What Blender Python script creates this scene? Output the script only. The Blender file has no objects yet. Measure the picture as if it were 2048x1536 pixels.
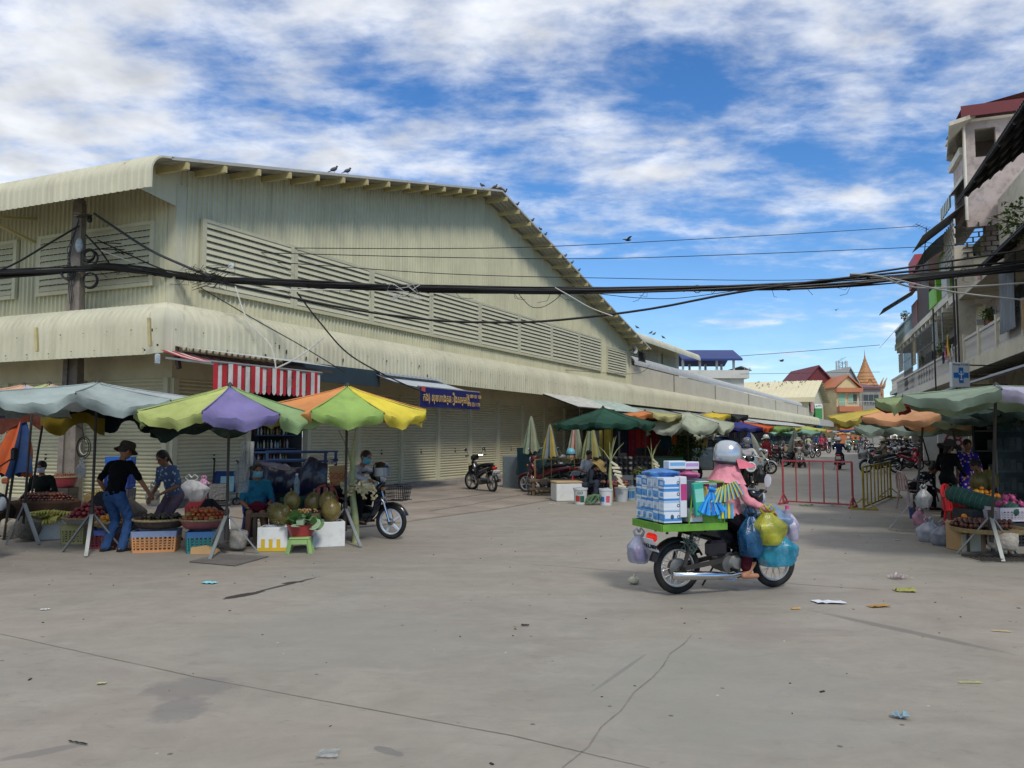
import bpy,math,random
import numpy as np
from mathutils import Vector,Matrix,noise
V=Vector
rnd=random.Random(11)
sc=bpy.context.scene
COL=sc.collection
F,H=1540.0,1.6
PITCH=math.atan(104/1540)
cam_d=bpy.data.cameras.new('camera')
cam_d.sensor_width=36.0
cam_d.lens=36.0*F/2048
cam_d.clip_start=0.05
cam_d.clip_end=3000
cam=bpy.data.objects.new('camera',cam_d)
cam.location=(0,0,H)
cam.rotation_euler=(math.pi/2+PITCH,0,0)
COL.objects.link(cam)
sc.camera=cam
SUN_EL,SUN_AZ=math.radians(48),math.radians(157)
SUN_STRENGTH,SKY_STRENGTH,EXPOSURE=1.5,0.1,0.6
sun_d=bpy.data.lights.new('sun','SUN')
sun_d.energy=SUN_STRENGTH
sun_d.angle=math.radians(12)
sun_d.color=(1.0,0.94,0.84)
sun=bpy.data.objects.new('sun',sun_d)
sd=V((math.sin(SUN_AZ)*math.cos(SUN_EL),math.cos(SUN_AZ)*math.cos(SUN_EL),math.sin(SUN_EL)))
sun.rotation_euler=sd.to_track_quat('Z','Y').to_euler()
sun.location=(0,0,60)
COL.objects.link(sun)
vs=sc.view_settings
vs.view_transform='Standard'
vs.look='None'
vs.exposure=EXPOSURE
vs.gamma=1.0
vs.use_curve_mapping=False
sc.render.engine='CYCLES'
sc.cycles.max_bounces=5
sc.cycles.diffuse_bounces=3
sc.cycles.glossy_bounces=3
sc.cycles.transparent_max_bounces=12
sc.cycles.caustics_reflective=False
sc.cycles.caustics_refractive=False
sc.cycles.use_denoising=True
def make_world():
 w=bpy.data.worlds.new('World')
 sc.world=w
 w.use_nodes=True
 nt=w.node_tree
 nt.nodes.clear()
 N,L=nt.nodes.new,nt.links.new
 def math_(op,a,b=None,clamp=False):
  n=N('ShaderNodeMath'); n.operation=op; n.use_clamp=clamp
  for i,x in enumerate((a,b)):
   if x is None:continue
   if isinstance(x,(int,float)):n.inputs[i].default_value=x
   else:L(x,n.inputs[i])
  return n.outputs[0]
 def sstep(x,a,b):
  n=N('ShaderNodeMapRange'); n.interpolation_type='SMOOTHSTEP'
  L(x,n.inputs[0]); n.inputs[1].default_value=a; n.inputs[2].default_value=b
  return n.outputs[0]
 sky=N('ShaderNodeTexSky')
 sky.sky_type='NISHITA'
 sky.sun_disc=False
 sky.sun_elevation=SUN_EL
 sky.sun_rotation=SUN_AZ
 sky.air_density=1.0
 sky.dust_density=0.0
 sky.ozone_density=2.0
 hs=N('ShaderNodeHueSaturation')
 hs.inputs['Saturation'].default_value=1.22
 hs.inputs['Value'].default_value=1.0
 L(sky.outputs[0],hs.inputs['Color'])
 tc=N('ShaderNodeTexCoord')
 sep=N('ShaderNodeSeparateXYZ')
 L(tc.outputs['Generated'],sep.inputs[0])
 X,Y,Z=sep.outputs
 zz=math_('MAXIMUM',Z,0.0)
 den=math_('ADD',zz,0.16)
 cx=math_('DIVIDE',X,den)
 cy=math_('DIVIDE',Y,den)
 comb=N('ShaderNodeCombineXYZ')
 L(cx,comb.inputs[0]); L(cy,comb.inputs[1])
 def noise_(scale,detail,rough,dist,off,stretch=(1,1,1)):
  mp=N('ShaderNodeMapping')
  mp.inputs['Location'].default_value=off
  mp.inputs['Scale'].default_value=stretch
  L(comb.outputs[0],mp.inputs[0])
  n=N('ShaderNodeTexNoise')
  n.inputs['Scale'].default_value=scale
  n.inputs['Detail'].default_value=detail
  n.inputs['Roughness'].default_value=rough
  n.inputs['Distortion'].default_value=dist
  L(mp.outputs[0],n.inputs['Vector'])
  return n.outputs['Fac']
 big=noise_(0.55,2,0.5,0.3,(3.1,7.4,0),(1,1.3,1))
 mid=noise_(2.1,6,0.58,0.15,(1.7,2.2,0),(0.8,1.2,1))
 fine=noise_(8.0,5,0.6,0.2,(0.3,5.2,0),(0.8,1.1,1))
 d=math_('ADD',math_('MULTIPLY',big,0.62),math_('ADD',math_('MULTIPLY',mid,0.62),math_('MULTIPLY',fine,0.30)))
 lean=math_('MULTIPLY',math_('ADD',X,-0.05),-0.10)
 high=math_('MULTIPLY',math_('ADD',Z,-0.24),0.42)
 d=math_('ADD',d,math_('ADD',lean,high))
 mask=sstep(d,0.725,0.965)
 thick=sstep(d,0.80,1.02)
 haze=math_('POWER',math_('SUBTRACT',1.0,zz),12.0)
 mask=math_('MINIMUM',math_('ADD',math_('MULTIPLY',mask,0.95),math_('MULTIPLY',haze,0.55)),1.0)
 cc=N('ShaderNodeMix'); cc.data_type='RGBA'
 L(thick,cc.inputs['Factor'])
 cc.inputs['A'].default_value=(0.585,0.61,0.65,1)
 cc.inputs['B'].default_value=(0.54,0.555,0.58,1)
 bright=noise_(5.0,4,0.55,0.1,(9.2,1.4,0))
 cb=N('ShaderNodeMix'); cb.data_type='RGBA'; cb.blend_type='MULTIPLY'
 cb.inputs['Factor'].default_value=1.0
 L(cc.outputs['Result'],cb.inputs['A'])
 mr=N('ShaderNodeMapRange')
 L(bright,mr.inputs[0]); mr.inputs[1].default_value=0.3; mr.inputs[2].default_value=0.7
 mr.inputs[3].default_value=0.76; mr.inputs[4].default_value=1.22
 L(mr.outputs[0],cb.inputs['B'])
 tn=N('ShaderNodeMix'); tn.data_type='RGBA'; tn.blend_type='MULTIPLY'; tn.inputs['Factor'].default_value=1.0
 L(hs.outputs[0],tn.inputs['A']); tn.inputs['B'].default_value=(0.64,0.82,1.0,1)
 bg1=N('ShaderNodeBackground'); L(tn.outputs['Result'],bg1.inputs['Color']); bg1.inputs['Strength'].default_value=SKY_STRENGTH
 bg2=N('ShaderNodeBackground'); L(cb.outputs['Result'],bg2.inputs['Color']); bg2.inputs['Strength'].default_value=1.0
 mx=N('ShaderNodeMixShader')
 L(mask,mx.inputs[0]); L(bg1.outputs[0],mx.inputs[1]); L(bg2.outputs[0],mx.inputs[2])
 out=N('ShaderNodeOutputWorld')
 L(mx.outputs[0],out.inputs['Surface'])
make_world()
def ray(px,py):
 x,v=(px-1024)/F,(768-py)/F
 c,s=math.cos(PITCH),math.sin(PITCH)
 return V((x,c-v*s,s+v*c))
def P(px,py,Y):
 d=ray(px,py); t=Y/d.y
 return V((d.x*t,Y,H+d.z*t))
def G(px,py,z=0.0):
 d=ray(px,py); t=(z-H)/d.z
 return V((d.x*t,d.y*t,z))
def hx(s):
 s=s.lstrip('#')
 o=[]
 for i in (0,2,4):
  c=int(s[i:i+2],16)/255
  o.append(c/12.92 if c<=0.04045 else ((c+0.055)/1.055)**2.4)
 return tuple(o)
MATS={}
def mat(key,col=None,rough=0.6,metal=0.0,var=0.14,scale=3.0,bump=0.0,bscale=30.0,spec=0.4,dirt=0.0,dirtcol=(0.05,0.042,0.033),alpha=1.0,translucent=0.0,emit=0.0,coat=0.0,fscale=None):
 if key in MATS:return MATS[key]
 if isinstance(col,str):col=hx(col)
 m=bpy.data.materials.new(key)
 m.use_nodes=True
 nt=m.node_tree
 N,L=nt.nodes.new,nt.links.new
 b=nt.nodes['Principled BSDF']
 out=nt.nodes['Material Output']
 tc=N('ShaderNodeTexCoord')
 n1=N('ShaderNodeTexNoise'); n1.inputs['Scale'].default_value=scale; n1.inputs['Detail'].default_value=5
 L(tc.outputs['Object'],n1.inputs['Vector'])
 mr=N('ShaderNodeMapRange'); L(n1.outputs['Fac'],mr.inputs[0])
 mr.inputs[1].default_value=0.3; mr.inputs[2].default_value=0.7
 mr.inputs[3].default_value=1-var; mr.inputs[4].default_value=1+var
 mx=N('ShaderNodeMix'); mx.data_type='RGBA'; mx.blend_type='MULTIPLY'; mx.inputs['Factor'].default_value=1
 mx.inputs['A'].default_value=(*col,1)
 L(mr.outputs[0],mx.inputs['B'])
 c=mx.outputs['Result']
 if dirt>0:
  n2=N('ShaderNodeTexNoise'); n2.inputs['Scale'].default_value=scale*2.3; n2.inputs['Detail'].default_value=8
  n2.inputs['Roughness'].default_value=0.68
  L(tc.outputs['Object'],n2.inputs['Vector'])
  r2=N('ShaderNodeMapRange'); L(n2.outputs['Fac'],r2.inputs[0])
  r2.inputs[1].default_value=0.5; r2.inputs[2].default_value=0.78; r2.inputs[3].default_value=0; r2.inputs[4].default_value=dirt
  m2=N('ShaderNodeMix'); m2.data_type='RGBA'
  L(r2.outputs[0],m2.inputs['Factor']); L(c,m2.inputs['A']); m2.inputs['B'].default_value=(*dirtcol,1)
  c=m2.outputs['Result']
 L(c,b.inputs['Base Color'])
 b.inputs['Roughness'].default_value=rough
 b.inputs['Metallic'].default_value=metal
 b.inputs['Specular IOR Level'].default_value=spec
 b.inputs['Coat Weight'].default_value=coat
 if bump>0:
  n3=N('ShaderNodeTexNoise'); n3.inputs['Scale'].default_value=bscale; n3.inputs['Detail'].default_value=4
  L(tc.outputs['Object'],n3.inputs['Vector'])
  bp=N('ShaderNodeBump'); bp.inputs['Strength'].default_value=bump; bp.inputs['Distance'].default_value=0.02
  L(n3.outputs['Fac'],bp.inputs['Height']); L(bp.outputs[0],b.inputs['Normal'])
 if emit>0:
  L(c,b.inputs['Emission Color']); b.inputs['Emission Strength'].default_value=emit
 sh=b.outputs[0]
 if translucent>0:
  t=N('ShaderNodeBsdfTranslucent'); L(c,t.inputs['Color'])
  ms=N('ShaderNodeMixShader'); ms.inputs[0].default_value=translucent
  L(sh,ms.inputs[1]); L(t.outputs[0],ms.inputs[2]); sh=ms.outputs[0]
 if alpha<1:
  t=N('ShaderNodeBsdfTransparent'); t.inputs['Color'].default_value=(1,1,1,1)
  ms=N('ShaderNodeMixShader'); ms.inputs[0].default_value=alpha
  L(t.outputs[0],ms.inputs[1]); L(sh,ms.inputs[2]); sh=ms.outputs[0]
 L(sh,out.inputs['Surface'])
 MATS[key]=m
 return m
def cloth(col,tr=0.10):
 k='cloth_%s'%(col if isinstance(col,str)else '_'.join('%.2f'%x for x in col))
 return mat(k,col,rough=0.88,var=0.22,scale=1.6,bump=0.35,bscale=12,spec=0.12,dirt=0.42,dirtcol=(0.12,0.115,0.1),translucent=tr)
def fabric(col):
 return mat('fabric_'+col,col,rough=0.9,var=0.18,scale=7,bump=0.5,bscale=22,spec=0.1)
def plastic(col,rough=0.4):
 return mat('plastic_'+col,col,rough=rough,var=0.10,scale=5,dirt=0.22)
def paint(col,rough=0.25):
 return mat('paint_'+col,col,rough=rough,var=0.06,scale=5,coat=0.4,dirt=0.10,dirtcol=(0.12,0.1,0.08))
def film(col,alpha=0.6):
 return mat('film_%s_%.2f'%(col,alpha),col,rough=0.26,var=0.35,scale=9,bump=0.7,bscale=16,spec=0.6,alpha=alpha,translucent=0.25)
def spots(key,base,c1,scale,thr=0.36,c2=None):
 if key in MATS:return MATS[key]
 m=mat(key,base,rough=0.9,var=0.1,spec=0.1,bump=0.4,bscale=22)
 nt=m.node_tree; N,L=nt.nodes.new,nt.links.new
 b=nt.nodes['Principled BSDF']
 src=b.inputs['Base Color'].links[0].from_socket
 tc=N('ShaderNodeTexCoord')
 v=N('ShaderNodeTexVoronoi'); v.inputs['Scale'].default_value=scale
 L(tc.outputs['Object'],v.inputs['Vector'])
 r=N('ShaderNodeMapRange'); L(v.outputs['Distance'],r.inputs[0])
 r.inputs[1].default_value=thr; r.inputs[2].default_value=thr-0.06; r.inputs[3].default_value=0; r.inputs[4].default_value=1
 mx=N('ShaderNodeMix'); mx.data_type='RGBA'
 L(r.outputs[0],mx.inputs['Factor']); L(src,mx.inputs['A']); mx.inputs['B'].default_value=(*hx(c1),1)
 if c2:
  m2=N('ShaderNodeMix'); m2.data_type='RGBA'
  sp=N('ShaderNodeSeparateColor'); L(v.outputs['Color'],sp.inputs[0])
  g=N('ShaderNodeMath'); g.operation='GREATER_THAN'; L(sp.outputs[0],g.inputs[0]); g.inputs[1].default_value=0.5
  L(g.outputs[0],m2.inputs['Factor']); m2.inputs['A'].default_value=(*hx(c1),1); m2.inputs['B'].default_value=(*hx(c2),1)
  L(m2.outputs['Result'],mx.inputs['B'])
 L(mx.outputs['Result'],b.inputs['Base Color'])
 return m
STEEL=mat('steel','9a9a96',rough=0.35,metal=0.9,var=0.15,dirt=0.2)
CHROME=mat('chrome','c8cacc',rough=0.18,metal=1.0,var=0.05)
IRON=mat('iron_dark','3a3632',rough=0.6,metal=0.3,var=0.25,dirt=0.3)
GALV=mat('galvanised','8d9291',rough=0.5,metal=0.5,var=0.2,dirt=0.3)
RUBBER=mat('rubber','1b1b1b',rough=0.8,var=0.2,dirt=0.3,dirtcol=(0.12,0.1,0.085))
BLACKP=mat('black_plastic','161618',rough=0.4,var=0.2,dirt=0.15,dirtcol=(0.1,0.09,0.08))
CABLE=mat('cable_black','101114',rough=0.45,var=0.2)
CABLEW=mat('cable_white','b9b8b0',rough=0.5,var=0.2)
BAMBOO=mat('wicker','9a8560',rough=0.8,var=0.3,scale=30,bump=0.8,bscale=90)
FOAM=mat('foam_white','d9dad6',rough=0.75,var=0.05,dirt=0.35,dirtcol=(0.25,0.22,0.18),scale=4)
CARD=mat('cardboard','a5855c',rough=0.9,var=0.12)
WOOD=mat('wood_old','6b5a48',rough=0.85,var=0.3,scale=8,bump=0.4)
CONC=mat('concrete_lump','a39c90',rough=0.95,var=0.2,scale=10,bump=1.0,bscale=26,dirt=0.4)
SKIN=mat('skin','8a5e45',rough=0.55,var=0.08,scale=9)
SKIN2=mat('skin_pale','a9785c',rough=0.55,var=0.08,scale=9)
HAIR=mat('hair','14110f',rough=0.5,var=0.3,scale=40,bump=0.6,bscale=60)
WHITEP=mat('white_print','d8dade',rough=0.5,var=0.05)
REDL=mat('red_lens','b01510',rough=0.2,var=0.1,coat=0.5)
REDLIT=mat('red_lens_lit','e0261a',rough=0.2,var=0.1,emit=0.35)
GLASS=mat('lamp_glass','b5bcc2',rough=0.12,var=0.1,metal=0.3,coat=0.5)
EYE=mat('eye_dark','100c0a',rough=0.2,var=0)
PLATE=mat('number_plate','d5d8da',rough=0.4,var=0.05,dirt=0.2)
def basis(d):
 d=d.normalized()
 a=V((0,0,1))if abs(d.z)<0.9 else V((1,0,0))
 x=d.cross(a).normalized()
 return x,x.cross(d).normalized()
class MB:
 def __init__(s):
  s.v,s.f,s.m=[],[],[]
  s.mi=0
 def add(s,vs,fs):
  o=len(s.v)
  s.v.extend([tuple(p)for p in vs])
  for f in fs:
   s.f.append([i+o for i in f]); s.m.append(s.mi)
  return s
 def quad(s,a,b,c,d):return s.add([a,b,c,d],[(0,1,2,3)])
 def poly(s,pts):return s.add(pts,[tuple(range(len(pts)))])
 def box(s,c,size,rot=None,taper=1.0):
  c=V(c); hx_,hy,hz=size[0]/2,size[1]/2,size[2]/2
  vs=[]
  for z in (-1,1):
   t=taper if z>0 else 1.0
   for x,y in ((-1,-1),(1,-1),(1,1),(-1,1)):
    p=V((x*hx_*t,y*hy*t,z*hz))
    if rot is not None:p=rot@p
    vs.append(c+p)
  return s.add(vs,[(3,2,1,0),(4,5,6,7),(0,1,5,4),(1,2,6,5),(2,3,7,6),(3,0,4,7)])
 def hexa(s,p):
  return s.add(p,[(3,2,1,0),(4,5,6,7),(0,1,5,4),(1,2,6,5),(2,3,7,6),(3,0,4,7)])
 def rbox(s,c,size,r=0.01,rot=None):
  c=V(c); h=[x/2 for x in size]; r=min(r,*[x*0.95 for x in h])
  idx,vs={},[]
  for sx in (-1,1):
   for sy in (-1,1):
    for sz in (-1,1):
     for a in range(3):
      p=[sx*h[0],sy*h[1],sz*h[2]]
      for b in range(3):
       if b!=a:p[b]-=(sx,sy,sz)[b]*r
      p=V(p)
      if rot is not None:p=rot@p
      idx[(sx,sy,sz,a)]=len(vs); vs.append(c+p)
  fs=[]
  for a in range(3):
   b,d=(a+1)%3,(a+2)%3
   for sg in (-1,1):
    q=[]
    for sb,sdd in ((-1,-1),(1,-1),(1,1),(-1,1)):
     k=[0,0,0]; k[a]=sg; k[b]=sb; k[d]=sdd
     q.append(idx[(*k,a)])
    fs.append(q if sg>0 else q[::-1])
  for a in range(3):
   b,d=(a+1)%3,(a+2)%3
   for sb in (-1,1):
    for sdd in (-1,1):
     k0=[0,0,0]; k0[b]=sb; k0[d]=sdd; k1=list(k0); k0[a]=-1; k1[a]=1
     q=[idx[(*k0,b)],idx[(*k1,b)],idx[(*k1,d)],idx[(*k0,d)]]
     fs.append(q if sb*sdd<0 else q[::-1])
  for sx in (-1,1):
   for sy in (-1,1):
    for sz in (-1,1):
     q=[idx[(sx,sy,sz,a)]for a in range(3)]
     fs.append(q if sx*sy*sz>0 else q[::-1])
  return s.add(vs,fs)
 def bar(s,p0,p1,w,h,up=(0,0,1)):
  p0,p1=V(p0),V(p1); d=(p1-p0).normalized(); up=V(up)
  x=d.cross(up)
  if x.length<1e-4:x=d.cross(V((1,0,0)))
  x.normalize(); z=x.cross(d).normalized()
  q=[(-1,-1),(1,-1),(1,1),(-1,1)]
  vs=[p0+x*a*w/2+z*b*h/2 for a,b in q]+[p1+x*a*w/2+z*b*h/2 for a,b in q]
  return s.add(vs,[(0,1,2,3),(7,6,5,4),(1,0,4,5),(2,1,5,6),(3,2,6,7),(0,3,7,4)])
 def tube(s,pts,r,n=8,cap=True,closed=False):
  pts=[V(p)for p in pts]; k=len(pts)
  rs=r if isinstance(r,(list,tuple))else [r]*k
  rings=[]
  X=None
  for i in range(k):
   if closed:d=pts[(i+1)%k]-pts[i-1]
   else:d=pts[min(i+1,k-1)]-pts[max(i-1,0)]
   if d.length<1e-9:d=V((0,0,1))
   d.normalize()
   if X is None:X,_=basis(d)
   X=(X-d*X.dot(d))
   if X.length<1e-5:X,_=basis(d)
   X.normalize(); Yv=d.cross(X)
   rings.append([pts[i]+(X*math.cos(2*math.pi*j/n)+Yv*math.sin(2*math.pi*j/n))*rs[i]for j in range(n)])
  return s.loft(rings,cap and not closed,closed)
 def loft(s,rings,cap=True,closed=False):
  n=len(rings[0]); o=[]
  for r in rings:o.extend(r)
  fs=[]
  K=len(rings)
  for i in range(K if closed else K-1):
   i2=(i+1)%K
   for j in range(n):
    j2=(j+1)%n
    fs.append((i*n+j,i*n+j2,i2*n+j2,i2*n+j))
  if cap:
   fs.append(tuple(range(n-1,-1,-1)))
   fs.append(tuple((K-1)*n+j for j in range(n)))
  return s.add(o,fs)
 def lathe(s,prof,n=16,o=(0,0,0),mtx=None,cap=False):
  o=V(o); rings=[]
  for r,z in prof:
   ring=[]
   for j in range(n):
    a=2*math.pi*j/n
    p=V((r*math.cos(a),r*math.sin(a),z))
    if mtx is not None:p=mtx@p
    ring.append(o+p)
   rings.append(ring)
  return s.loft(rings,cap)
 def ell(s,c,r,rot=None,nu=12,nv=8):
  c=V(c); rings=[]
  for i in range(nv+1):
   a=-math.pi/2+math.pi*i/nv
   ca,sa=max(math.cos(a),0.02),math.sin(a)
   ring=[]
   for j in range(nu):
    b=2*math.pi*j/nu
    p=V((r[0]*ca*math.cos(b),r[1]*ca*math.sin(b),r[2]*sa))
    if rot is not None:p=rot@p
    ring.append(c+p)
   rings.append(ring)
  return s.loft(rings,True)
 def capsule(s,p0,p1,r0,r1,n=10):
  p0,p1=V(p0),V(p1); d=(p1-p0)
  L=d.length
  if L<1e-6:d=V((0,0,1)); L=1e-6
  d=d/L
  pts,rs=[],[]
  for t in (-1,-0.8,-0.45):
   pts.append(p0+d*r0*t); rs.append(r0*math.sqrt(max(1-t*t,0.0004)))
  pts.append(p0); rs.append(r0)
  pts.append(p1); rs.append(r1)
  for t in (0.45,0.8,1):
   pts.append(p1+d*r1*t); rs.append(r1*math.sqrt(max(1-t*t,0.0004)))
  return s.tube(pts,rs,n)
 def torus(s,c,Rr,r,axis='y',n=28,m=8,sq=1.0):
  c=V(c); rings=[]
  for i in range(n):
   a=2*math.pi*i/n
   e=V((math.cos(a),0,math.sin(a)))if axis=='y' else V((math.cos(a),math.sin(a),0))
   f=V((0,1,0))if axis=='y' else V((0,0,1))
   rings.append([c+e*(Rr+r*math.cos(2*math.pi*j/m))+f*r*sq*math.sin(2*math.pi*j/m)for j in range(m)])
  return s.loft(rings,False,True)
 def sheet(s,rows,flip=False):
  n=len(rows[0]); o=[]
  for r in rows:o.extend(r)
  fs=[]
  for i in range(len(rows)-1):
   for j in range(n-1):
    q=(i*n+j,i*n+j+1,(i+1)*n+j+1,(i+1)*n+j)
    fs.append(q[::-1]if flip else q)
  return s.add(o,fs)
 def mesh(s,name,mats,smooth=None,off=None):
  me=bpy.data.meshes.new(name)
  vs=s.v if off is None else [(p[0]-off[0],p[1]-off[1],p[2]-off[2])for p in s.v]
  me.from_pydata(vs,[],s.f)
  if not isinstance(mats,(list,tuple)):mats=[mats]
  for m in mats:me.materials.append(m)
  if len(mats)>1:me.polygons.foreach_set('material_index',s.m)
  if smooth is not None:
   me.polygons.foreach_set('use_smooth',[True]*len(s.f))
   if smooth<180:me.set_sharp_from_angle(angle=math.radians(smooth))
  me.update()
  return me
 def build(s,name,mats,parent=None,smooth=None,loc=None,world=False):
  off=None
  if world and parent is not None:
   off=wloc(parent)
  elif loc is not None:off=loc if world else None
  o=bpy.data.objects.new(name,s.mesh(name,mats,smooth,off))
  COL.objects.link(o)
  if parent is not None:o.parent=parent
  if loc is not None:o.location=loc
  return o
def wloc(o):
 p=V((0,0,0))
 while o is not None:
  p+=o.location; o=o.parent
 return p
def tag(o,label=None,cat=None,group=None,kind=None):
 if label:o['label']=label
 if cat:o['category']=cat
 if group:o['group']=group
 if kind:o['kind']=kind
 return o
def thing(name,label,cat,loc=(0,0,0),rotz=0.0,group=None):
 o=bpy.data.objects.new(name,None)
 o.empty_display_size=0.2
 COL.objects.link(o)
 o.location=loc; o.rotation_euler=(0,0,rotz)
 return tag(o,label,cat,group)
def copy_tree(o,parent=None,loc=None,rotz=None,label=None,group=None):
 c=o.copy(); COL.objects.link(c)
 if parent is not None:c.parent=parent
 for ch in list(o.children):copy_tree(ch,c)
 if loc is not None:c.location=loc
 if rotz is not None:c.rotation_euler=(0,0,rotz)
 if label:c['label']=label
 if group:c['group']=group
 return c
def place(me,name,parent=None,loc=(0,0,0),rot=(0,0,0),scale=(1,1,1)):
 o=bpy.data.objects.new(name,me); COL.objects.link(o)
 if parent is not None:o.parent=parent
 o.location=loc; o.rotation_euler=rot; o.scale=scale
 return o
SCRATCH=bpy.data.scenes.new('scratch')
def eval_mesh(o):
 SCRATCH.collection.objects.link(o)
 with bpy.context.temp_override(scene=SCRATCH,view_layer=SCRATCH.view_layers[0]):
  dg=bpy.context.evaluated_depsgraph_get()
  return bpy.data.meshes.new_from_object(o.evaluated_get(dg))
def text_mesh(txt,size,depth=0.004,squash=1.0):
 cu=bpy.data.curves.new('lettering','FONT')
 cu.body=txt; cu.size=size; cu.extrude=depth
 cu.align_x='CENTER'; cu.align_y='CENTER'
 cu.resolution_u=3
 o=bpy.data.objects.new('lettering_tmp',cu)
 me=eval_mesh(o)
 bpy.data.objects.remove(o); bpy.data.curves.remove(cu)
 return me
def lettering(txt,size,m,parent,loc,rot,name='lettering',sx=1.0,depth=0.003):
 me=text_mesh(txt,size,depth)
 me.materials.clear(); me.materials.append(m)
 return place(me,name,parent,loc,rot,(sx,1,1))
def remeshed(mb,name,mats,voxel,parent=None,smooth_it=4,fac=0.5,folds=0.0):
 o=bpy.data.objects.new('tmp',mb.mesh('tmp',mats if isinstance(mats,list)else [mats]))
 r=o.modifiers.new('r','REMESH'); r.mode='VOXEL'; r.voxel_size=voxel; r.use_smooth_shade=True
 if smooth_it:
  sm=o.modifiers.new('s','SMOOTH'); sm.factor=fac; sm.iterations=smooth_it
 me=eval_mesh(o)
 me.name=name
 old=o.data
 bpy.data.objects.remove(o); bpy.data.meshes.remove(old)
 me.materials.clear()
 for m in (mats if isinstance(mats,list)else [mats]):me.materials.append(m)
 if folds:
  n=len(me.vertices); co=np.empty(n*3,np.float32); no=np.empty(n*3,np.float32)
  me.vertices.foreach_get('co',co); me.vertex_normals.foreach_get('vector',no)
  c=co.reshape(-1,3); rg=np.random.RandomState(n)
  h=np.zeros(n,np.float32)
  for fr,am in ((26,0.55),(38,0.5),(55,0.35),(17,0.5)):
   d=rg.normal(size=3)*(0.6,0.6,1.1); d/=np.linalg.norm(d); e=rg.normal(size=3)
   h+=am*(1-2*np.abs(np.sin(c@d*fr+1.6*np.sin(c@e*7+fr)))**0.7)
  me.vertices.foreach_set('co',(c+no.reshape(-1,3)*(folds*h*0.7)[:,None]).ravel())
 ob=bpy.data.objects.new(name,me); COL.objects.link(ob)
 if parent is not None:ob.parent=parent
 return ob
def rz(a):return Matrix.Rotation(a,3,'Z')
def ry(a):return Matrix.Rotation(a,3,'Y')
def rx(a):return Matrix.Rotation(a,3,'X')
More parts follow.
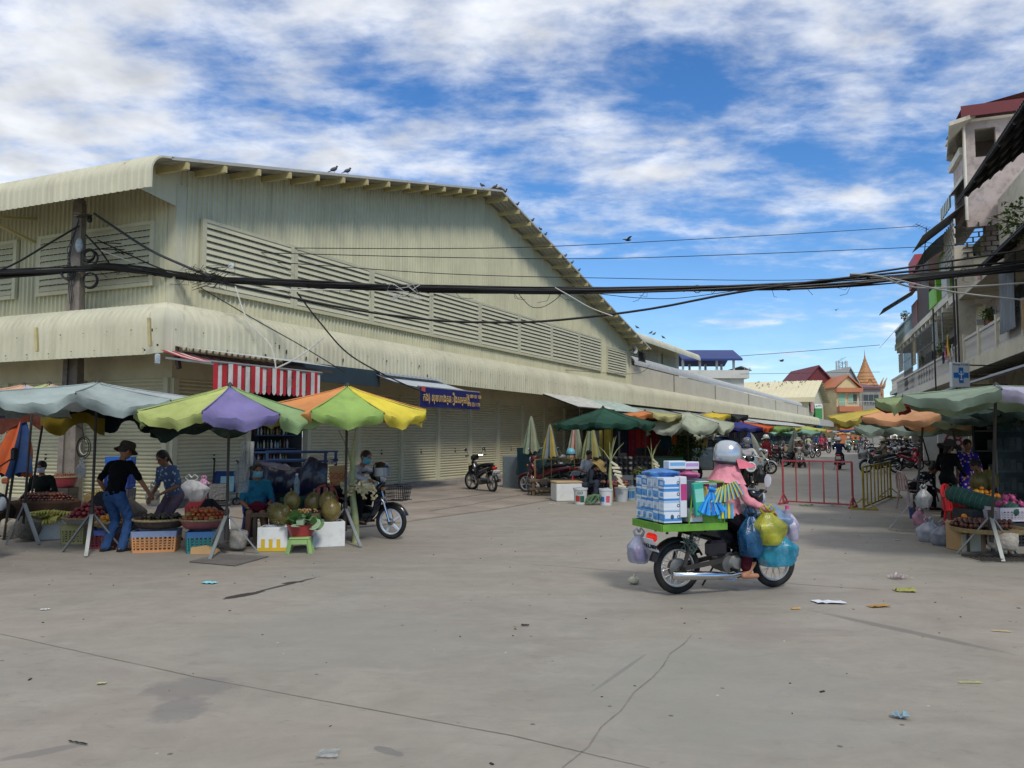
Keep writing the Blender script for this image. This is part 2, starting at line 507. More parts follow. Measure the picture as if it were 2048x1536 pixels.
# ground
def ground_material():
 m=bpy.data.materials.new('concrete_ground'); m.use_nodes=True
 nt=m.node_tree; N,L=nt.nodes.new,nt.links.new
 b=nt.nodes['Principled BSDF']
 tc=N('ShaderNodeTexCoord')
 def mapping(scale=(1,1,1),rot=0.0,loc=(0,0,0)):
  mp=N('ShaderNodeMapping'); mp.inputs['Scale'].default_value=scale; mp.inputs['Rotation'].default_value=(0,0,rot)
  mp.inputs['Location'].default_value=loc
  L(tc.outputs['Object'],mp.inputs[0]); return mp.outputs[0]
 def noi(nscale,detail=6,rough=0.6,dist=0.0,**k):
  n=N('ShaderNodeTexNoise'); n.inputs["Scale"].default_value=nscale; n.inputs["Detail"].default_value=detail
  n.inputs['Roughness'].default_value=rough; n.inputs['Distortion'].default_value=dist
  L(mapping(**k),n.inputs['Vector']); return n.outputs['Fac']
 def rng(x,a,b_,c,d):
  r=N('ShaderNodeMapRange'); L(x,r.inputs[0])
  for i,q in enumerate((a,b_,c,d)):r.inputs[i+1].default_value=q
  return r.outputs[0]
 def mix(fac,a,bb,mode='MIX'):
  x=N('ShaderNodeMix'); x.data_type='RGBA'; x.blend_type=mode
  if isinstance(fac,(int,float)):x.inputs['Factor'].default_value=fac
  else:L(fac,x.inputs['Factor'])
  for nme,q in (('A',a),('B',bb)):
   if isinstance(q,tuple):x.inputs[nme].default_value=(*q,1)
   else:L(q,x.inputs[nme])
  return x.outputs['Result']
 c=mix(rng(noi(0.22,5,0.55,0.6),0.36,0.64,0,1),(0.305,0.272,0.232),(0.272,0.26,0.226))
 c=mix(rng(noi(0.9,7,0.65,0.8,scale=(1.0,2.2,1),rot=0.5),0.35,0.7,0,1),c,mix(1.0,c,(0.82,0.81,0.80),'MULTIPLY'))
 c=mix(rng(noi(5,8,0.7,0.4),0.3,0.75,0,1),mix(1.0,c,(0.93,0.93,0.93),'MULTIPLY'),mix(1.0,c,(1.08,1.08,1.08),'MULTIPLY'))
 c=mix(rng(noi(2.4,8,0.78,1.2,scale=(0.7,1.7,1),rot=0.22),0.55,0.78,0,0.55),c,(0.125,0.115,0.105))
 c=mix(rng(noi(1.6,7,0.7,0.8,scale=(0.8,1.4,1),rot=0.1,loc=(3,9,0)),0.6,0.8,0,0.45),c,(0.38,0.37,0.345))
 c=mix(rng(noi(11,5,0.7,1.0,scale=(0.6,1.6,1),rot=0.25,loc=(1,4,0)),0.63,0.74,0,0.6),c,(0.14,0.126,0.112))
 c=mix(rng(noi(6.5,6,0.72,1.0,scale=(0.7,1.5,1),rot=0.2,loc=(8,1,0)),0.64,0.78,0,0.45),c,(0.36,0.34,0.305))
 c=mix(rng(noi(0.7,4,0.6,0.6,loc=(11,2,0)),0.62,0.75,0,0.35),c,(0.24,0.19,0.175))
 sepn=N('ShaderNodeSeparateXYZ'); L(tc.outputs['Object'],sepn.inputs[0])
 rag=noi(4.5,8,0.75,0.6)
 def mm(op,p,q):
  n=N('ShaderNodeMath'); n.operation=op
  for i,w in enumerate((p,q)):
   if isinstance(w,(int,float)):n.inputs[i].default_value=w
   else:L(w,n.inputs[i])
  return n.outputs[0]
 def patch(a,e,w,col,amt,edge=0.12,ragged=1.0):
  nonlocal c
  a,e=V((a[0],a[1])),V((e[0],e[1])); d=(e-a); ln=max(d.length,1e-4); d/=ln
  x=mm('SUBTRACT',sepn.outputs[0],(a.x+e.x)/2); y=mm('SUBTRACT',sepn.outputs[1],(a.y+e.y)/2)
  u=mm('ADD',mm('MULTIPLY',x,d.x),mm('MULTIPLY',y,d.y)); v_=mm('ADD',mm('MULTIPLY',x,-d.y),mm('MULTIPLY',y,d.x))
  r=mm('ADD',mm('POWER',mm('ABSOLUTE',mm('DIVIDE',u,ln/2),0),2.0),mm('POWER',mm('ABSOLUTE',mm('DIVIDE',v_,w/2),0),2.0))
  r=mm('ADD',r,mm('MULTIPLY',mm('SUBTRACT',rag,0.5),3.4*ragged))
  c=mix(rng(r,1.0+edge,1.0-edge,0,amt),c,col)
 patch(G(290,1378),G(470,1372),0.42,(0.165,0.158,0.148),0.6,0.3)
 patch(G(310,1420),G(412,1418),0.4,(0.16,0.156,0.15),0.6,0.3)
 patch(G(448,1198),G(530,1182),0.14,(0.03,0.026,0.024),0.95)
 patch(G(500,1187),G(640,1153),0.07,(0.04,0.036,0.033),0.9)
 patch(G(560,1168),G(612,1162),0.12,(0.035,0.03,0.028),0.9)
 patch(G(1640,1225),G(2010,1305),0.12,(0.13,0.12,0.11),0.6,0.4,0.6)
 patch(G(1292,1308),G(1184,1384),0.035,(0.13,0.125,0.12),0.7,0.3,0.3)
 patch(G(752,1494),G(806,1512),0.07,(0.15,0.145,0.14),0.7)
 patch(G(0,1520),G(160,1490),0.09,(0.15,0.145,0.14),0.6,0.3)
 patch(G(1480,1290),G(1560,1240),0.5,(0.24,0.19,0.18),0.35,0.5)
 patch(G(1180,1330),G(1700,1420),2.2,(0.235,0.238,0.21),0.5,0.6,1.5)
 patch(G(480,1250),G(900,1290),1.8,(0.235,0.236,0.208),0.5,0.6,1.5)
 v=N('ShaderNodeTexVoronoi'); v.inputs['Scale'].default_value=3.1; L(mapping(loc=(2,1,0)),v.inputs['Vector'])
 c=mix(rng(v.outputs['Distance'],0.055,0.035,0,0.75),c,(0.07,0.063,0.058))
 v=N('ShaderNodeTexVoronoi'); v.inputs['Scale'].default_value=2.3; L(mapping(loc=(5,8,0)),v.inputs['Vector'])
 c=mix(rng(v.outputs['Distance'],0.028,0.016,0,0.7),c,(0.5,0.49,0.46))
 L(c,b.inputs['Base Color'])
 L(rng(noi(2.0,5),0.3,0.7,0.62,0.86),b.inputs['Roughness'])
 b.inputs['Specular IOR Level'].default_value=0.3
 bp=N('ShaderNodeBump'); bp.inputs['Strength'].default_value=0.35; bp.inputs['Distance'].default_value=0.01
 L(noi(22,7,0.7),bp.inputs['Height']); L(bp.outputs[0],b.inputs['Normal'])
 return m
GROUND=ground_material()
g=MB(); g.quad((-400,-40,0),(500,-40,0),(500,900,0),(-400,900,0))
tag(g.build('ground',GROUND),kind='structure')
JOINT=mat('joint_dark',(0.2,0.182,0.158),rough=0.9,var=0.3,scale=9)
def strip(pts,w,z,m,name,jitter=0.0):
 b=MB(); rows=[]
 pts=[V((p[0],p[1],z))for p in pts]
 dense=[]
 for a,c in zip(pts[:-1],pts[1:]):
  n=max(2,int((c-a).length/0.25))
  dense+=[a.lerp(c,i/n)for i in range(n)]
 dense.append(pts[-1])
 for i,p in enumerate(dense):
  d=dense[min(i+1,len(dense)-1)]-dense[max(i-1,0)]
  nrm=V((-d.y,d.x,0)).normalized()
  q=p+nrm*rnd.uniform(-jitter,jitter)
  ww=w*rnd.uniform(0.6,1.3)
  rows.append([q-nrm*ww/2,q+nrm*ww/2])
 b.sheet(rows)
 return tag(b.build(name,m),kind='structure')
strip([G(0,1268),G(380,1352),G(1024,1472),G(1400,1560)],0.007,0.003,JOINT,'slab_joint',0.004)
strip([G(1380,1270),G(1300,1355),G(1240,1420),G(1130,1536)],0.009,0.003,JOINT,'slab_joint',0.016)
strip([G(1060,1128),G(1290,1146),G(1560,1166),G(1760,1180)],0.01,0.003,JOINT,'slab_joint',0.008)
# market hall (skewed frame: u along the gable, v along the left front)
CX,CY=-7.6,17.15
D1,D2=V((0.4676,0.8839)),V((-0.926,0.378))
def HC(u,v,z):return V((CX+D1.x*u+D2.x*v,CY+D1.y*u+D2.y*v,z))
def on_v(px,py,v0=0.0):
 d=ray(px,py); A=HC(0,v0,0)
 det=d.x*-D1.y+d.y*D1.x
 t=(A.x*-D1.y+A.y*D1.x)/det
 q=V((d.x*t,d.y*t))
 return (q-V((A.x,A.y))).dot(D1),H+d.z*t
def on_u(px,py,u0=0.0):
 d=ray(px,py); A=HC(u0,0,0)
 det=d.x*-D2.y+d.y*D2.x
 t=(A.x*-D2.y+A.y*D2.x)/det
 q=V((d.x*t,d.y*t))
 return (q-V((A.x,A.y))).dot(D2),H+d.z*t
AU,AV=math.atan2(D1.y,D1.x),math.atan2(D2.y,D2.x)
def sheet_material(key,col,lines=True):
 m=mat(key,col,rough=0.55,var=0.07,scale=0.8,spec=0.35,dirt=0.16,dirtcol=(0.16,0.14,0.105))
 nt=m.node_tree; N,L=nt.nodes.new,nt.links.new
 b=nt.nodes['Principled BSDF']; src=b.inputs['Base Color'].links[0].from_socket
 tc=N('ShaderNodeTexCoord'); mp=N('ShaderNodeMapping'); mp.inputs['Scale'].default_value=(5,5,0.35)
 L(tc.outputs['Object'],mp.inputs[0])
 n=N('ShaderNodeTexNoise'); n.inputs['Scale'].default_value=1.0; n.inputs['Detail'].default_value=6
 L(mp.outputs[0],n.inputs['Vector'])
 r=N('ShaderNodeMapRange'); L(n.outputs['Fac'],r.inputs[0])
 for i,q in enumerate((0.5,0.78,0,0.28)):r.inputs[i+1].default_value=q
 mx=N('ShaderNodeMix'); mx.data_type='RGBA'; L(r.outputs[0],mx.inputs['Factor']); L(src,mx.inputs['A'])
 mx.inputs['B'].default_value=(0.2,0.19,0.145,1)
 L(mx.outputs['Result'],b.inputs['Base Color'])
 return m
SHEET=sheet_material('sheet_wall',(0.555,0.535,0.37))
CANOPY=sheet_material('sheet_canopy',(0.55,0.53,0.395))
ROOFU=sheet_material('sheet_roof',(0.42,0.415,0.37))
TRIM=mat('trim_cream',(0.50,0.48,0.335),rough=0.55,var=0.08,scale=1.5,dirt=0.2,dirtcol=(0.17,0.15,0.11))
BEAM=mat('beam_yellow',(0.47,0.40,0.19),rough=0.6,var=0.15,dirt=0.25)
VOIDM=mat('void_dark',(0.03,0.03,0.028),rough=0.9,var=0.1)
SHUT=mat('shutter_cream',(0.55,0.515,0.35),rough=0.5,var=0.06,scale=1.2,dirt=0.22,dirtcol=(0.14,0.125,0.09))
PLASTER=mat('plaster_cream',(0.50,0.465,0.33),rough=0.8,var=0.08,scale=1.5,dirt=0.3,dirtcol=(0.15,0.13,0.10))
hall=thing('market_hall','large cream corrugated metal market hall with a wide gable','market hall',tuple(HC(0,0,0)))
def rib_profile(a0,a1,pitch,depth):
 out=[]; a=a0
 while a<a1:
  for da,w in ((0,0),(0.62,0),(0.72,depth),(0.88,depth)):
   x=a+da*pitch
   if x<a1:out.append((x,w))
  a+=pitch
 out.append((a1,0))
 return out
def corr_wall(fn,a0,a1,zb,zt,pitch,depth,breaks=()):
 """fn(a, out, z) -> point; zb, zt functions of a"""
 b=MB(); rows=[[],[]]
 pr=rib_profile(a0,a1,pitch,depth)+[(q,0)for q in breaks]
 for a,w in sorted(pr):
  rows[0].append(fn(a,w,zb(a))); rows[1].append(fn(a,w,zt(a)))
 b.sheet(rows)
 return b
RU,RZ_,EZ0,EZ1,GL=13.7,10.9,7.64,6.87,31.0
def gtop(u):return EZ0+(RZ_-EZ0)*u/RU if u<=RU else RZ_+(EZ1-RZ_)*(u-RU)/(GL-RU)
corr_wall(lambda a,w,z:HC(a,-w,z),0,GL,lambda a:4.3,lambda a:gtop(a),0.145,0.042,(RU,)).build('gable_wall',SHEET,hall,world=True)
corr_wall(lambda a,w,z:HC(-w,a,z),0,40,lambda a:4.3,lambda a:7.62,0.145,0.042).build('front_wall',SHEET,hall,world=True)
b=MB()
for da in (0,1):
 p=[HC(-0.04,-0.04,4.3),HC(0.22,-0.04,4.3),HC(0.22,-0.005,4.3),HC(-0.04,-0.005,4.3)]if da else [HC(-0.04,-0.005,4.3),HC(-0.005,-0.005,4.3),HC(-0.005,0.2,4.3),HC(-0.04,0.2,4.3)]
 b.hexa(p+[V((q.x,q.y,7.3))for q in p])
b.build('corner_flashing',TRIM,hall,world=True)
b=MB(); b.quad(HC(GL,0,4),HC(GL,30,4),HC(GL,30,7),HC(GL,0,6.87)); b.build('far_wall',SHEET,hall,world=True)
VG=-0.9
def corr_roof(u0,z0,u1,z1,name,n=4):
 b=MB(); rows=[[],[]]; top=[[],[]]
 pr=rib_profile(VG,40,0.19,0.035)
 for v,w in pr:
  rows[0].append(HC(u0,v,z0+0.10+w)); rows[1].append(HC(u1,v,z1+0.10+w))
 b.sheet(rows)
 e=[[HC(u0,VG,z0+0.10),HC(u1,VG,z1+0.10)],[HC(u0,VG,z0+0.03),HC(u1,VG,z1+0.03)]]
 b.sheet(e)
 b.build(name,ROOFU,hall,world=True)
corr_roof(-0.95,EZ0-0.95*0.238,RU,RZ_,'roof_slope')
corr_roof(RU,RZ_,GL+1.0,EZ1-0.233,'roof_slope')
b=MB(); b.bar(HC(RU,VG-0.03,RZ_+0.16),HC(RU,40,RZ_+0.16),0.5,0.05); b.build('ridge_cap',ROOFU,hall,world=True)
pm=MB(); pm.box((0,0,0),(0.075,0.94,0.15)); pme=pm.mesh('purlin',BEAM)
u=-0.55
hl=V(hall.location)
def purlin(u,z):
 p=HC(u,VG/2-0.0,z-0.075)
 place(pme,'purlin',hall,p-hl,(0,0,AV+math.pi/2))
while u<RU-0.2:
 purlin(u,gtop(u)); u+=1.02
u=RU+0.35
while u<GL+0.6:
 purlin(u,gtop(u)if u<GL else EZ1-(u-GL)*0.233); u+=1.02
def curved_eave(prof,a0,a1,fn,pitch,depth,name,m,parent,world=True,end=True):
 """prof: list of (out, z, nx, nz) ; swept along a with ribs"""
 b=MB(); rows=[]
 pr=rib_profile(a0,a1,pitch,depth)
 for o,z,nx,nz in prof:
  rows.append([fn(a,o+nx*w,z+nz*w)for a,w in pr])
 b.sheet(rows)
 if end:
  for a in (a0,a1):
   b.sheet([[fn(a,o,z)for o,z,nx,nz in prof],[fn(a,o-nx*0.04,z-nz*0.04)for o,z,nx,nz in prof]])
 return b.build(name,m,parent,smooth=50,world=world)
prof=[]
ez=EZ0+0.1
for o in (0.9,1.0):prof.append((o,ez-o*0.238,0.23,0.97))
cxo,czo,rr=1.02,ez-1.02*0.238-0.42,0.42
for k in range(1,9):
 a=math.radians(76-k*9.5)
 prof.append((cxo+rr*math.cos(a),czo+rr*math.sin(a),math.cos(a),math.sin(a)))
prof.append((cxo+rr,6.72,1,0))
curved_eave(prof,VG,40,lambda a,o,z:HC(-o,a,z),0.19,0.03,'curved_eave',CANOPY,hall)
b=MB()
b.quad(HC(-1.36,-0.03,6.98),HC(0.0,-0.03,6.78),HC(0,-0.03,EZ0),HC(-1.36,-0.03,EZ0-0.26))
b.build('eave_gusset',SHEET,hall,world=True)
for v in (4.6,7.6):
 b=MB(); b.bar(HC(0,v,6.4),HC(-1.3,v,6.75),0.06,0.06); b.bar(HC(-0.02,v,7.0),HC(-1.28,v,6.75),0.06,0.06)
 b.build('eave_bracket',BEAM,hall,world=True)
def louvre(kind,a0,a1,z0,z1,n=10):
 fn=(lambda a,o,z:HC(a,-o,z))if kind=='g' else (lambda a,o,z:HC(-o,a,z))
 base=fn((a0+a1)/2,0,(z0+z1)/2)
 bk=MB(); bk.quad(fn(a0,0.04,z0),fn(a1,0.04,z0),fn(a1,0.04,z1),fn(a0,0.04,z1))
 w=bk.build('louvre_window',VOIDM,hall,loc=tuple(base-hl))
 for v in w.data.vertices:v.co-=base
 fr=MB()
 def fbox(b0,b1,y0,y1,d=0.11):
  p=[fn(b0,0.035,y0),fn(b1,0.035,y0),fn(b1,d,y0),fn(b0,d,y0)]
  q=[fn(b0,0.035,y1),fn(b1,0.035,y1),fn(b1,d,y1),fn(b0,d,y1)]
  fr.hexa([x-base for x in p+q])
 fbox(a0-0.07,a0+0.05,z0-0.09,z1+0.06); fbox(a1-0.05,a1+0.07,z0-0.09,z1+0.06)
 fbox(a0+0.05,a1-0.05,z1-0.02,z1+0.06); fbox(a0+0.05,a1-0.05,z0-0.09,z0,0.12)
 fr.build('frame',TRIM,w)
 ang=AU if kind=='g' else AV+math.pi
 L=a1-a0-0.1
 key=('slat',round(L,2))
 if key not in louvre.cache:
  s=MB(); h=(z1-z0)/n
  p=[(-L/2,0.035,-0.44*h),(L/2,0.035,-0.44*h),(L/2,-0.025,0.45*h),(-L/2,-0.025,0.45*h)]
  q=[(x,y+0.012,z+0.012)for x,y,z in p]
  s.hexa([V(x)for x in (p[0],p[1],q[1],q[0],p[3],p[2],q[2],q[3])])
  s.v=[(x,-y,z)for x,y,z in s.v]
  louvre.cache[key]=s.mesh('slat',TRIM)
 me=louvre.cache[key]
 for i in range(n):
  z=z0+(z1-z0)*(i+0.5)/n
  p=fn((a0+a1)/2,0.085,z)-base
  place(me,'slat',w,p,(0,0,ang))
louvre.cache={}
gu=[0.62,3.62,6.9,10.15,13.45,16.7,19.9,23.1,26.1]
for a,c in zip(gu[:-1],gu[1:]):louvre('g',a+0.08,c-0.08,5.08,6.62)
louvre('g',27.0,29.9,5.08,6.35,9)
louvre('f',0.62,4.3,5.1,6.45,9)
louvre('f',5.2,9.0,5.1,6.45,9)
def canopy_profile(p,ztop,zlow):
 out=[]
 r=0.5
 for o in (0.0,0.45,p-r):out.append((o,ztop-o*0.12,0.12,0.99))
 zc=ztop-(p-r)*0.12-r
 for k in range(1,10):
  a=math.radians(84-k*9.33)
  out.append((p-r+r*math.cos(a),zc+r*math.sin(a),math.cos(a),math.sin(a)))
 out.append((p,zlow,1,0))
 return out
CP=canopy_profile(1.5,4.45,3.24)
curved_eave(CP,-1.5,40,lambda a,o,z:HC(-o,max(a,-o),z),0.17,0.04,'front_canopy',CANOPY,hall,end=False)
curved_eave(CP,-1.5,112,lambda a,o,z:HC(max(a,-o),-o,z),0.17,0.04,'side_canopy',CANOPY,hall,end=False)
b=MB()
rows=[]
for k,(o,z,nx,nz)in enumerate(CP[2:]):
 e=0.03
 rows.append([HC(-(o+nx*e),-(o-0.38),z+nz*e+0.01),HC(-(o+nx*e*2),-(o+nx*e*2)+0.03,z+nz*e+0.012),HC(-(o-0.38),-(o+nx*e),z+nz*e+0.01)])
b.sheet(rows); b.build('corner_cap',CANOPY,hall,smooth=60,world=True)
b=MB()
for (px,py,s_)in ((303,660,0.05),(315,690,0.035),(302,690,0.04),(289,700,0.03)):
 p=P(px,py,15.12); b.box(p,(s_,0.02,s_*1.2),rz(0.5))
b.build('rust_hole',VOIDM,hall,world=True)
for px,py0,py1 in ((72,655,703),(298,636,692)):
 b=MB(); p0=P(px,py0,15.25 if px<200 else 14.9); p1=P(px+2,py1,15.25 if px<200 else 14.9)
 b.bar(p0,p1,0.07,0.05); b.build('tie_bar',BEAM,hall,world=True)
b=MB()
rs=random.Random(3)
for k in range(150):
 a=-1.3+k*0.34; z=3.36+rs.uniform(-.02,.02)if k%2 else 3.75; s_=rs.uniform(0.012,0.022)
 b.box(HC(a,-1.545,z),(s_,s_,s_),rz(AU))
 if a<30:b.box(HC(-1.545,a,z),(s_,s_,s_),rz(AU))
for k in range(10):
 a=rs.uniform(0,9); b.box(HC(a,-1.545,rs.uniform(3.4,3.75)),(0.03,0.02,rs.uniform(0.05,0.1)),rz(AU))
b.build('roofing_screw',mat('screw_dark',(0.06,0.05,0.04),rough=0.8),hall,world=True)['kind']='stuff'
b=MB()
b.quad(HC(-1.45,-1.45,3.5),HC(112,-1.45,3.5),HC(112,0,3.6),HC(-1.45,0,3.6))
b.quad(HC(-1.45,40,3.51),HC(-1.45,-1.4,3.51),HC(0,-1.4,3.61),HC(0,40,3.61))
b.build('canopy_soffit',PLASTER,hall,world=True)
b=MB()
def hbox(b,u0,u1,v0,v1,z0,z1):
 p=[HC(u0,v0,z0),HC(u1,v0,z0),HC(u1,v1,z0),HC(u0,v1,z0)]
 b.hexa(p+[V((q.x,q.y,z1))for q in p])
hbox(b,0.0,GL,0.0,0.15,2.9,4.3)
hbox(b,0.0,0.15,0.15,40,2.9,4.3)
b.build('lintel',PLASTER,hall,world=True)
b=MB(); hbox(b,-0.25,GL+80,-0.75,0.9,0.0,0.1); hbox(b,-0.25,0.9,0.9,40,0.0,0.1)
plinth=b.build('plinth',mat('plinth_concrete',(0.27,0.25,0.22),rough=0.9,var=0.2,scale=2,bump=0.4,dirt=0.5),hall,world=True)
BW=2.14
def shutter_mesh(w,h,pitch=0.088):
 b=MB(); rows=[]
 n=int(h/pitch)
 for i in range(n):
  z=h*i/n; q=h/n
  for t,d in ((0.0,0.0),(0.16,0.03),(0.45,0.04),(0.76,0.028),(0.86,0.0)):
   rows.append([V((-w/2,-d,z+t*q)),V((w/2,-d,z+t*q))])
 rows.append([V((-w/2,0,h)),V((w/2,0,h))])
 b.sheet(rows)
 b.box((0,-0.012,0.03),(w,0.05,0.06))
 return b.mesh('roller_shutter',SHUT,smooth=40)
sm=shutter_mesh(BW-0.12,2.82)
lock=MB(); lock.box((0,0,0),(0.05,0.03,0.07)); lock.box((0,0,0.1),(0.03,0.03,0.03)); lockm=lock.mesh('lock',BLACKP)
OPEN_BAY=1
for k in range(15):
 u0=0.1+k*BW
 b=MB(); hbox(b,u0-0.08,u0+0.06,-0.05,0.12,0.1,2.9)
 b.build('pier',TRIM,hall,world=True)
 if k in (OPEN_BAY,14):continue
 p=HC(u0+BW/2,0.07,0.1)
 o=place(sm,'roller_shutter',hall,p-hl,(0,0,AU))
 place(lockm,'lock',o,(0.1,-0.03,0.95))
for k in range(6):
 v0=0.12+k*2.62
 b=MB(); hbox(b,-0.05,0.12,v0-0.06,v0+0.08,0.1,2.9); b.build('pier',TRIM,hall,world=True)
 me=shutter_mesh(2.45,2.82)if k==0 else me
 p=HC(0.07,v0+1.35,0.1)
 o=place(me,'roller_shutter',hall,p-hl,(0,0,AV+math.pi))
 place(lockm,'lock',o,(0.1,-0.03,0.95))
b=MB()
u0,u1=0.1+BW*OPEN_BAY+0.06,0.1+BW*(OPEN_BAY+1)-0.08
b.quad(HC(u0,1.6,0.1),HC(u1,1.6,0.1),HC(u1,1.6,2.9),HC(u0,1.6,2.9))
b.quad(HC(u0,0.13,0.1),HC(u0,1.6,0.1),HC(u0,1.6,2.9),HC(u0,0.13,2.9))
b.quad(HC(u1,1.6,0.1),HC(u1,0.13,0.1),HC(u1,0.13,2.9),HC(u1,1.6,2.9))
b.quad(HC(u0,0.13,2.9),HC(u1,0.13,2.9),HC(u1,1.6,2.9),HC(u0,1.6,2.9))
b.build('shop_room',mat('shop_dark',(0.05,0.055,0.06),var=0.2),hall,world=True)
shelf=thing('shop_shelf','blue metal shelf of bottles and packets in the dark shop','shelf',tuple(HC((u0+u1)/2,0.5,0.1)))
b=MB()
for z in (0.9,1.25,1.6,1.95,2.3):
 hbox(b,u0+0.5,u1-0.05,0.3,0.7,z,z+0.03)
b.build('shelf_board',mat('shelf_blue','2b4a6a',var=0.2),shelf,world=True)
sl=V(shelf.location)
bt=MB(); bt.lathe([(0.028,0),(0.03,0.13),(0.012,0.17),(0.014,0.2)],7,cap=True)
btm=[bt.mesh('bottle',mat('bottle_%s'%c,c,rough=0.2))for c in ('8d9aa0','5d6b50','b7b7ad','6b3a2a','93803f')]
for z in (0.93,1.28,1.63,1.98):
 for i in range(11):
  p=HC(u0+0.56+i*0.115+rnd.uniform(-.02,.02),0.36+rnd.uniform(0,.05),z)
  o=place(rnd.choice(btm),'bottle',None,p,(0,0,0),(1,1,rnd.uniform(0.8,1.2)))
  tag(o,'small bottle standing on the shelf inside the dark shop','bottle','bottles on the shop shelf')
  # apron in front of the shutters
APRON=mat('apron_concrete',(0.262,0.225,0.185),rough=0.9,var=0.2,scale=0.9,bump=0.4,dirt=0.5,dirtcol=(0.12,0.105,0.09))
def prism(b,pts,z0,z1):
 n=len(pts)
 b.add([(p[0],p[1],z0)for p in pts]+[(p[0],p[1],z1)for p in pts],[tuple(range(n-1,-1,-1)),tuple(range(n,2*n))]+[(i,(i+1)%n,(i+1)%n+n,i+n)for i in range(n)])
b=MB()
ap=[HC(-0.2,-0.77,0),G(640,1062),G(760,1052),G(880,1035),G(985,1021),G(1101,1001),HC(26,-3.2,0),HC(26,-0.77,0)]
prism(b,ap,0,0.025)
tag(b.build('apron',APRON),kind='structure')
for a,c in (((800,1008),(1000,984)),((860,1022),(1040,990)),((905,983),(1010,978))):
 strip([G(*a,0.025),G((a[0]+c[0])/2,(a[1]+c[1])/2+2,0.025),G(*c,0.025)],0.05,0.031,JOINT,'apron_crack',0.03)
 # hall beyond: low parapet block, second roof, far shed
low=thing('low_market_block','long low cream market block with a plain parapet above the ribbed canopy','market building',tuple(HC(GL,0,0)))
PAR=mat('parapet_render',(0.50,0.46,0.36),rough=0.85,var=0.07,scale=0.5,dirt=0.25,dirtcol=(0.2,0.17,0.13))
b=MB(); hbox(b,GL+0.02,112,0.05,6,0,5.75); b.build('parapet_wall',PAR,low,world=True)
for uu in (40,52,66,82,100):
 b=MB(); hbox(b,uu-0.06,uu+0.06,0.0,0.05,4.3,5.75); b.build('parapet_joint',mat('joint_grey',(0.2,0.19,0.16),var=0.1),low,world=True)
pf=[(0.0,6.75,0,1),(0.5,6.7,0,1)]+[(0.5+0.45*math.sin(math.radians(k*15)),6.25+0.45*math.cos(math.radians(k*15)),math.sin(math.radians(k*15)),math.cos(math.radians(k*15)))for k in range(1,8)]
curved_eave(pf,33,108,lambda a,o,z:HC(a,1.35-o,z-0.22),0.6,0.03,'curved_roof_edge',mat('roof_grey',(0.42,0.43,0.42),var=0.1,dirt=0.3),low)
b=MB(); hbox(b,GL+0.1,47,1.6,9,4.3,8.0); b.build('upper_wall',SHEET,low,world=True)
pf=[(0.0,8.1,0,1),(1.0,7.95,0,1)]+[(1.0+0.4*math.sin(math.radians(k*15)),7.55+0.4*math.cos(math.radians(k*15)),math.sin(math.radians(k*15)),math.cos(math.radians(k*15)))for k in range(1,8)]
curved_eave(pf,GL+1.05,48,lambda a,o,z:HC(a,1.6-o,z),0.4,0.03,'curved_roof_edge',CANOPY,low)
b=MB()
for i in range(9):
 z=6.45+i*0.13
 for a_ in (33.5,38,42.5):b.bar(HC(a_,1.52,z),HC(a_+3.6,1.52,z),0.05,0.09)
b.build('louvre',TRIM,low,world=True)
b=MB()
for i in range(22):
 b.bar(HC(GL+0.35+i*0.06,-0.35,6.0),HC(GL+0.35+i*0.06,-0.35,6.55),0.02,0.02)
b.bar(HC(GL+0.3,-0.35,6.0),HC(GL+1.7,-0.35,6.0),0.04,0.04); b.bar(HC(GL+0.3,-0.35,6.55),HC(GL+1.7,-0.35,6.55),0.04,0.04)
b.build('grille',IRON,low,world=True)
shed=thing('market_shed','far market shed with a pale yellow roof slope dotted with pigeons','market building',tuple(HC(112,0,0)))
SR=mat('roof_pale',(0.62,0.56,0.37),rough=0.6,var=0.06,scale=0.4)
b=MB(); rows=[[],[]]
for v,w in rib_profile(-1.0,26,0.8,0.05):
 rows[0].append(HC(111,v,7.35+w)); rows[1].append(HC(122,v,10.6+w))
b.sheet(rows); b.build('roof_slope',SR,shed,world=True)
b=MB(); b.sheet([[HC(122,-1,10.6),HC(122,26,10.6)],[HC(133,-1,7.35),HC(133,26,7.35)]]); b.build('roof_slope',ROOFU,shed,world=True)
b=MB(); b.quad(HC(110.9,-1.0,6.7),HC(110.9,26,6.7),HC(110.9,26,7.4),HC(110.9,-1.0,7.4)); b.build('eave_fascia',SR,shed,world=True)
b=MB(); b.poly([HC(112,0,0),HC(132,0,0),HC(132,0,7.6),HC(122,0,10.5),HC(112,0,7.6)]); b.quad(HC(112,0,0),HC(112,26,0),HC(112,26,7),HC(112,0,7))
b.build('gable_wall',SHEET,shed,world=True)
for k in range(9):
 uu=123+k*1.1; b=MB(); b.bar(HC(uu,-0.95,10.5-(uu-122)*0.295),HC(uu,0,10.5-(uu-122)*0.295),0.12,0.2); b.build('purlin',BEAM,shed,world=True)
b=MB()
for i in range(8):b.bar(HC(113,-0.08,5.0+i*0.2),HC(120,-0.08,5.0+i*0.2),0.06,0.13)
b.build('louvre',TRIM,shed,world=True)
b=MB(); hbox(b,112,150,-1.4,0,3.2,4.2); b.build('street_canopy',ROOFU,shed,world=True)
b=MB(); hbox(b,112.2,115,-0.4,-0.25,5.2,6.8); b.build('faded_banner',mat('banner_pink','b98a86'),shed,world=True)
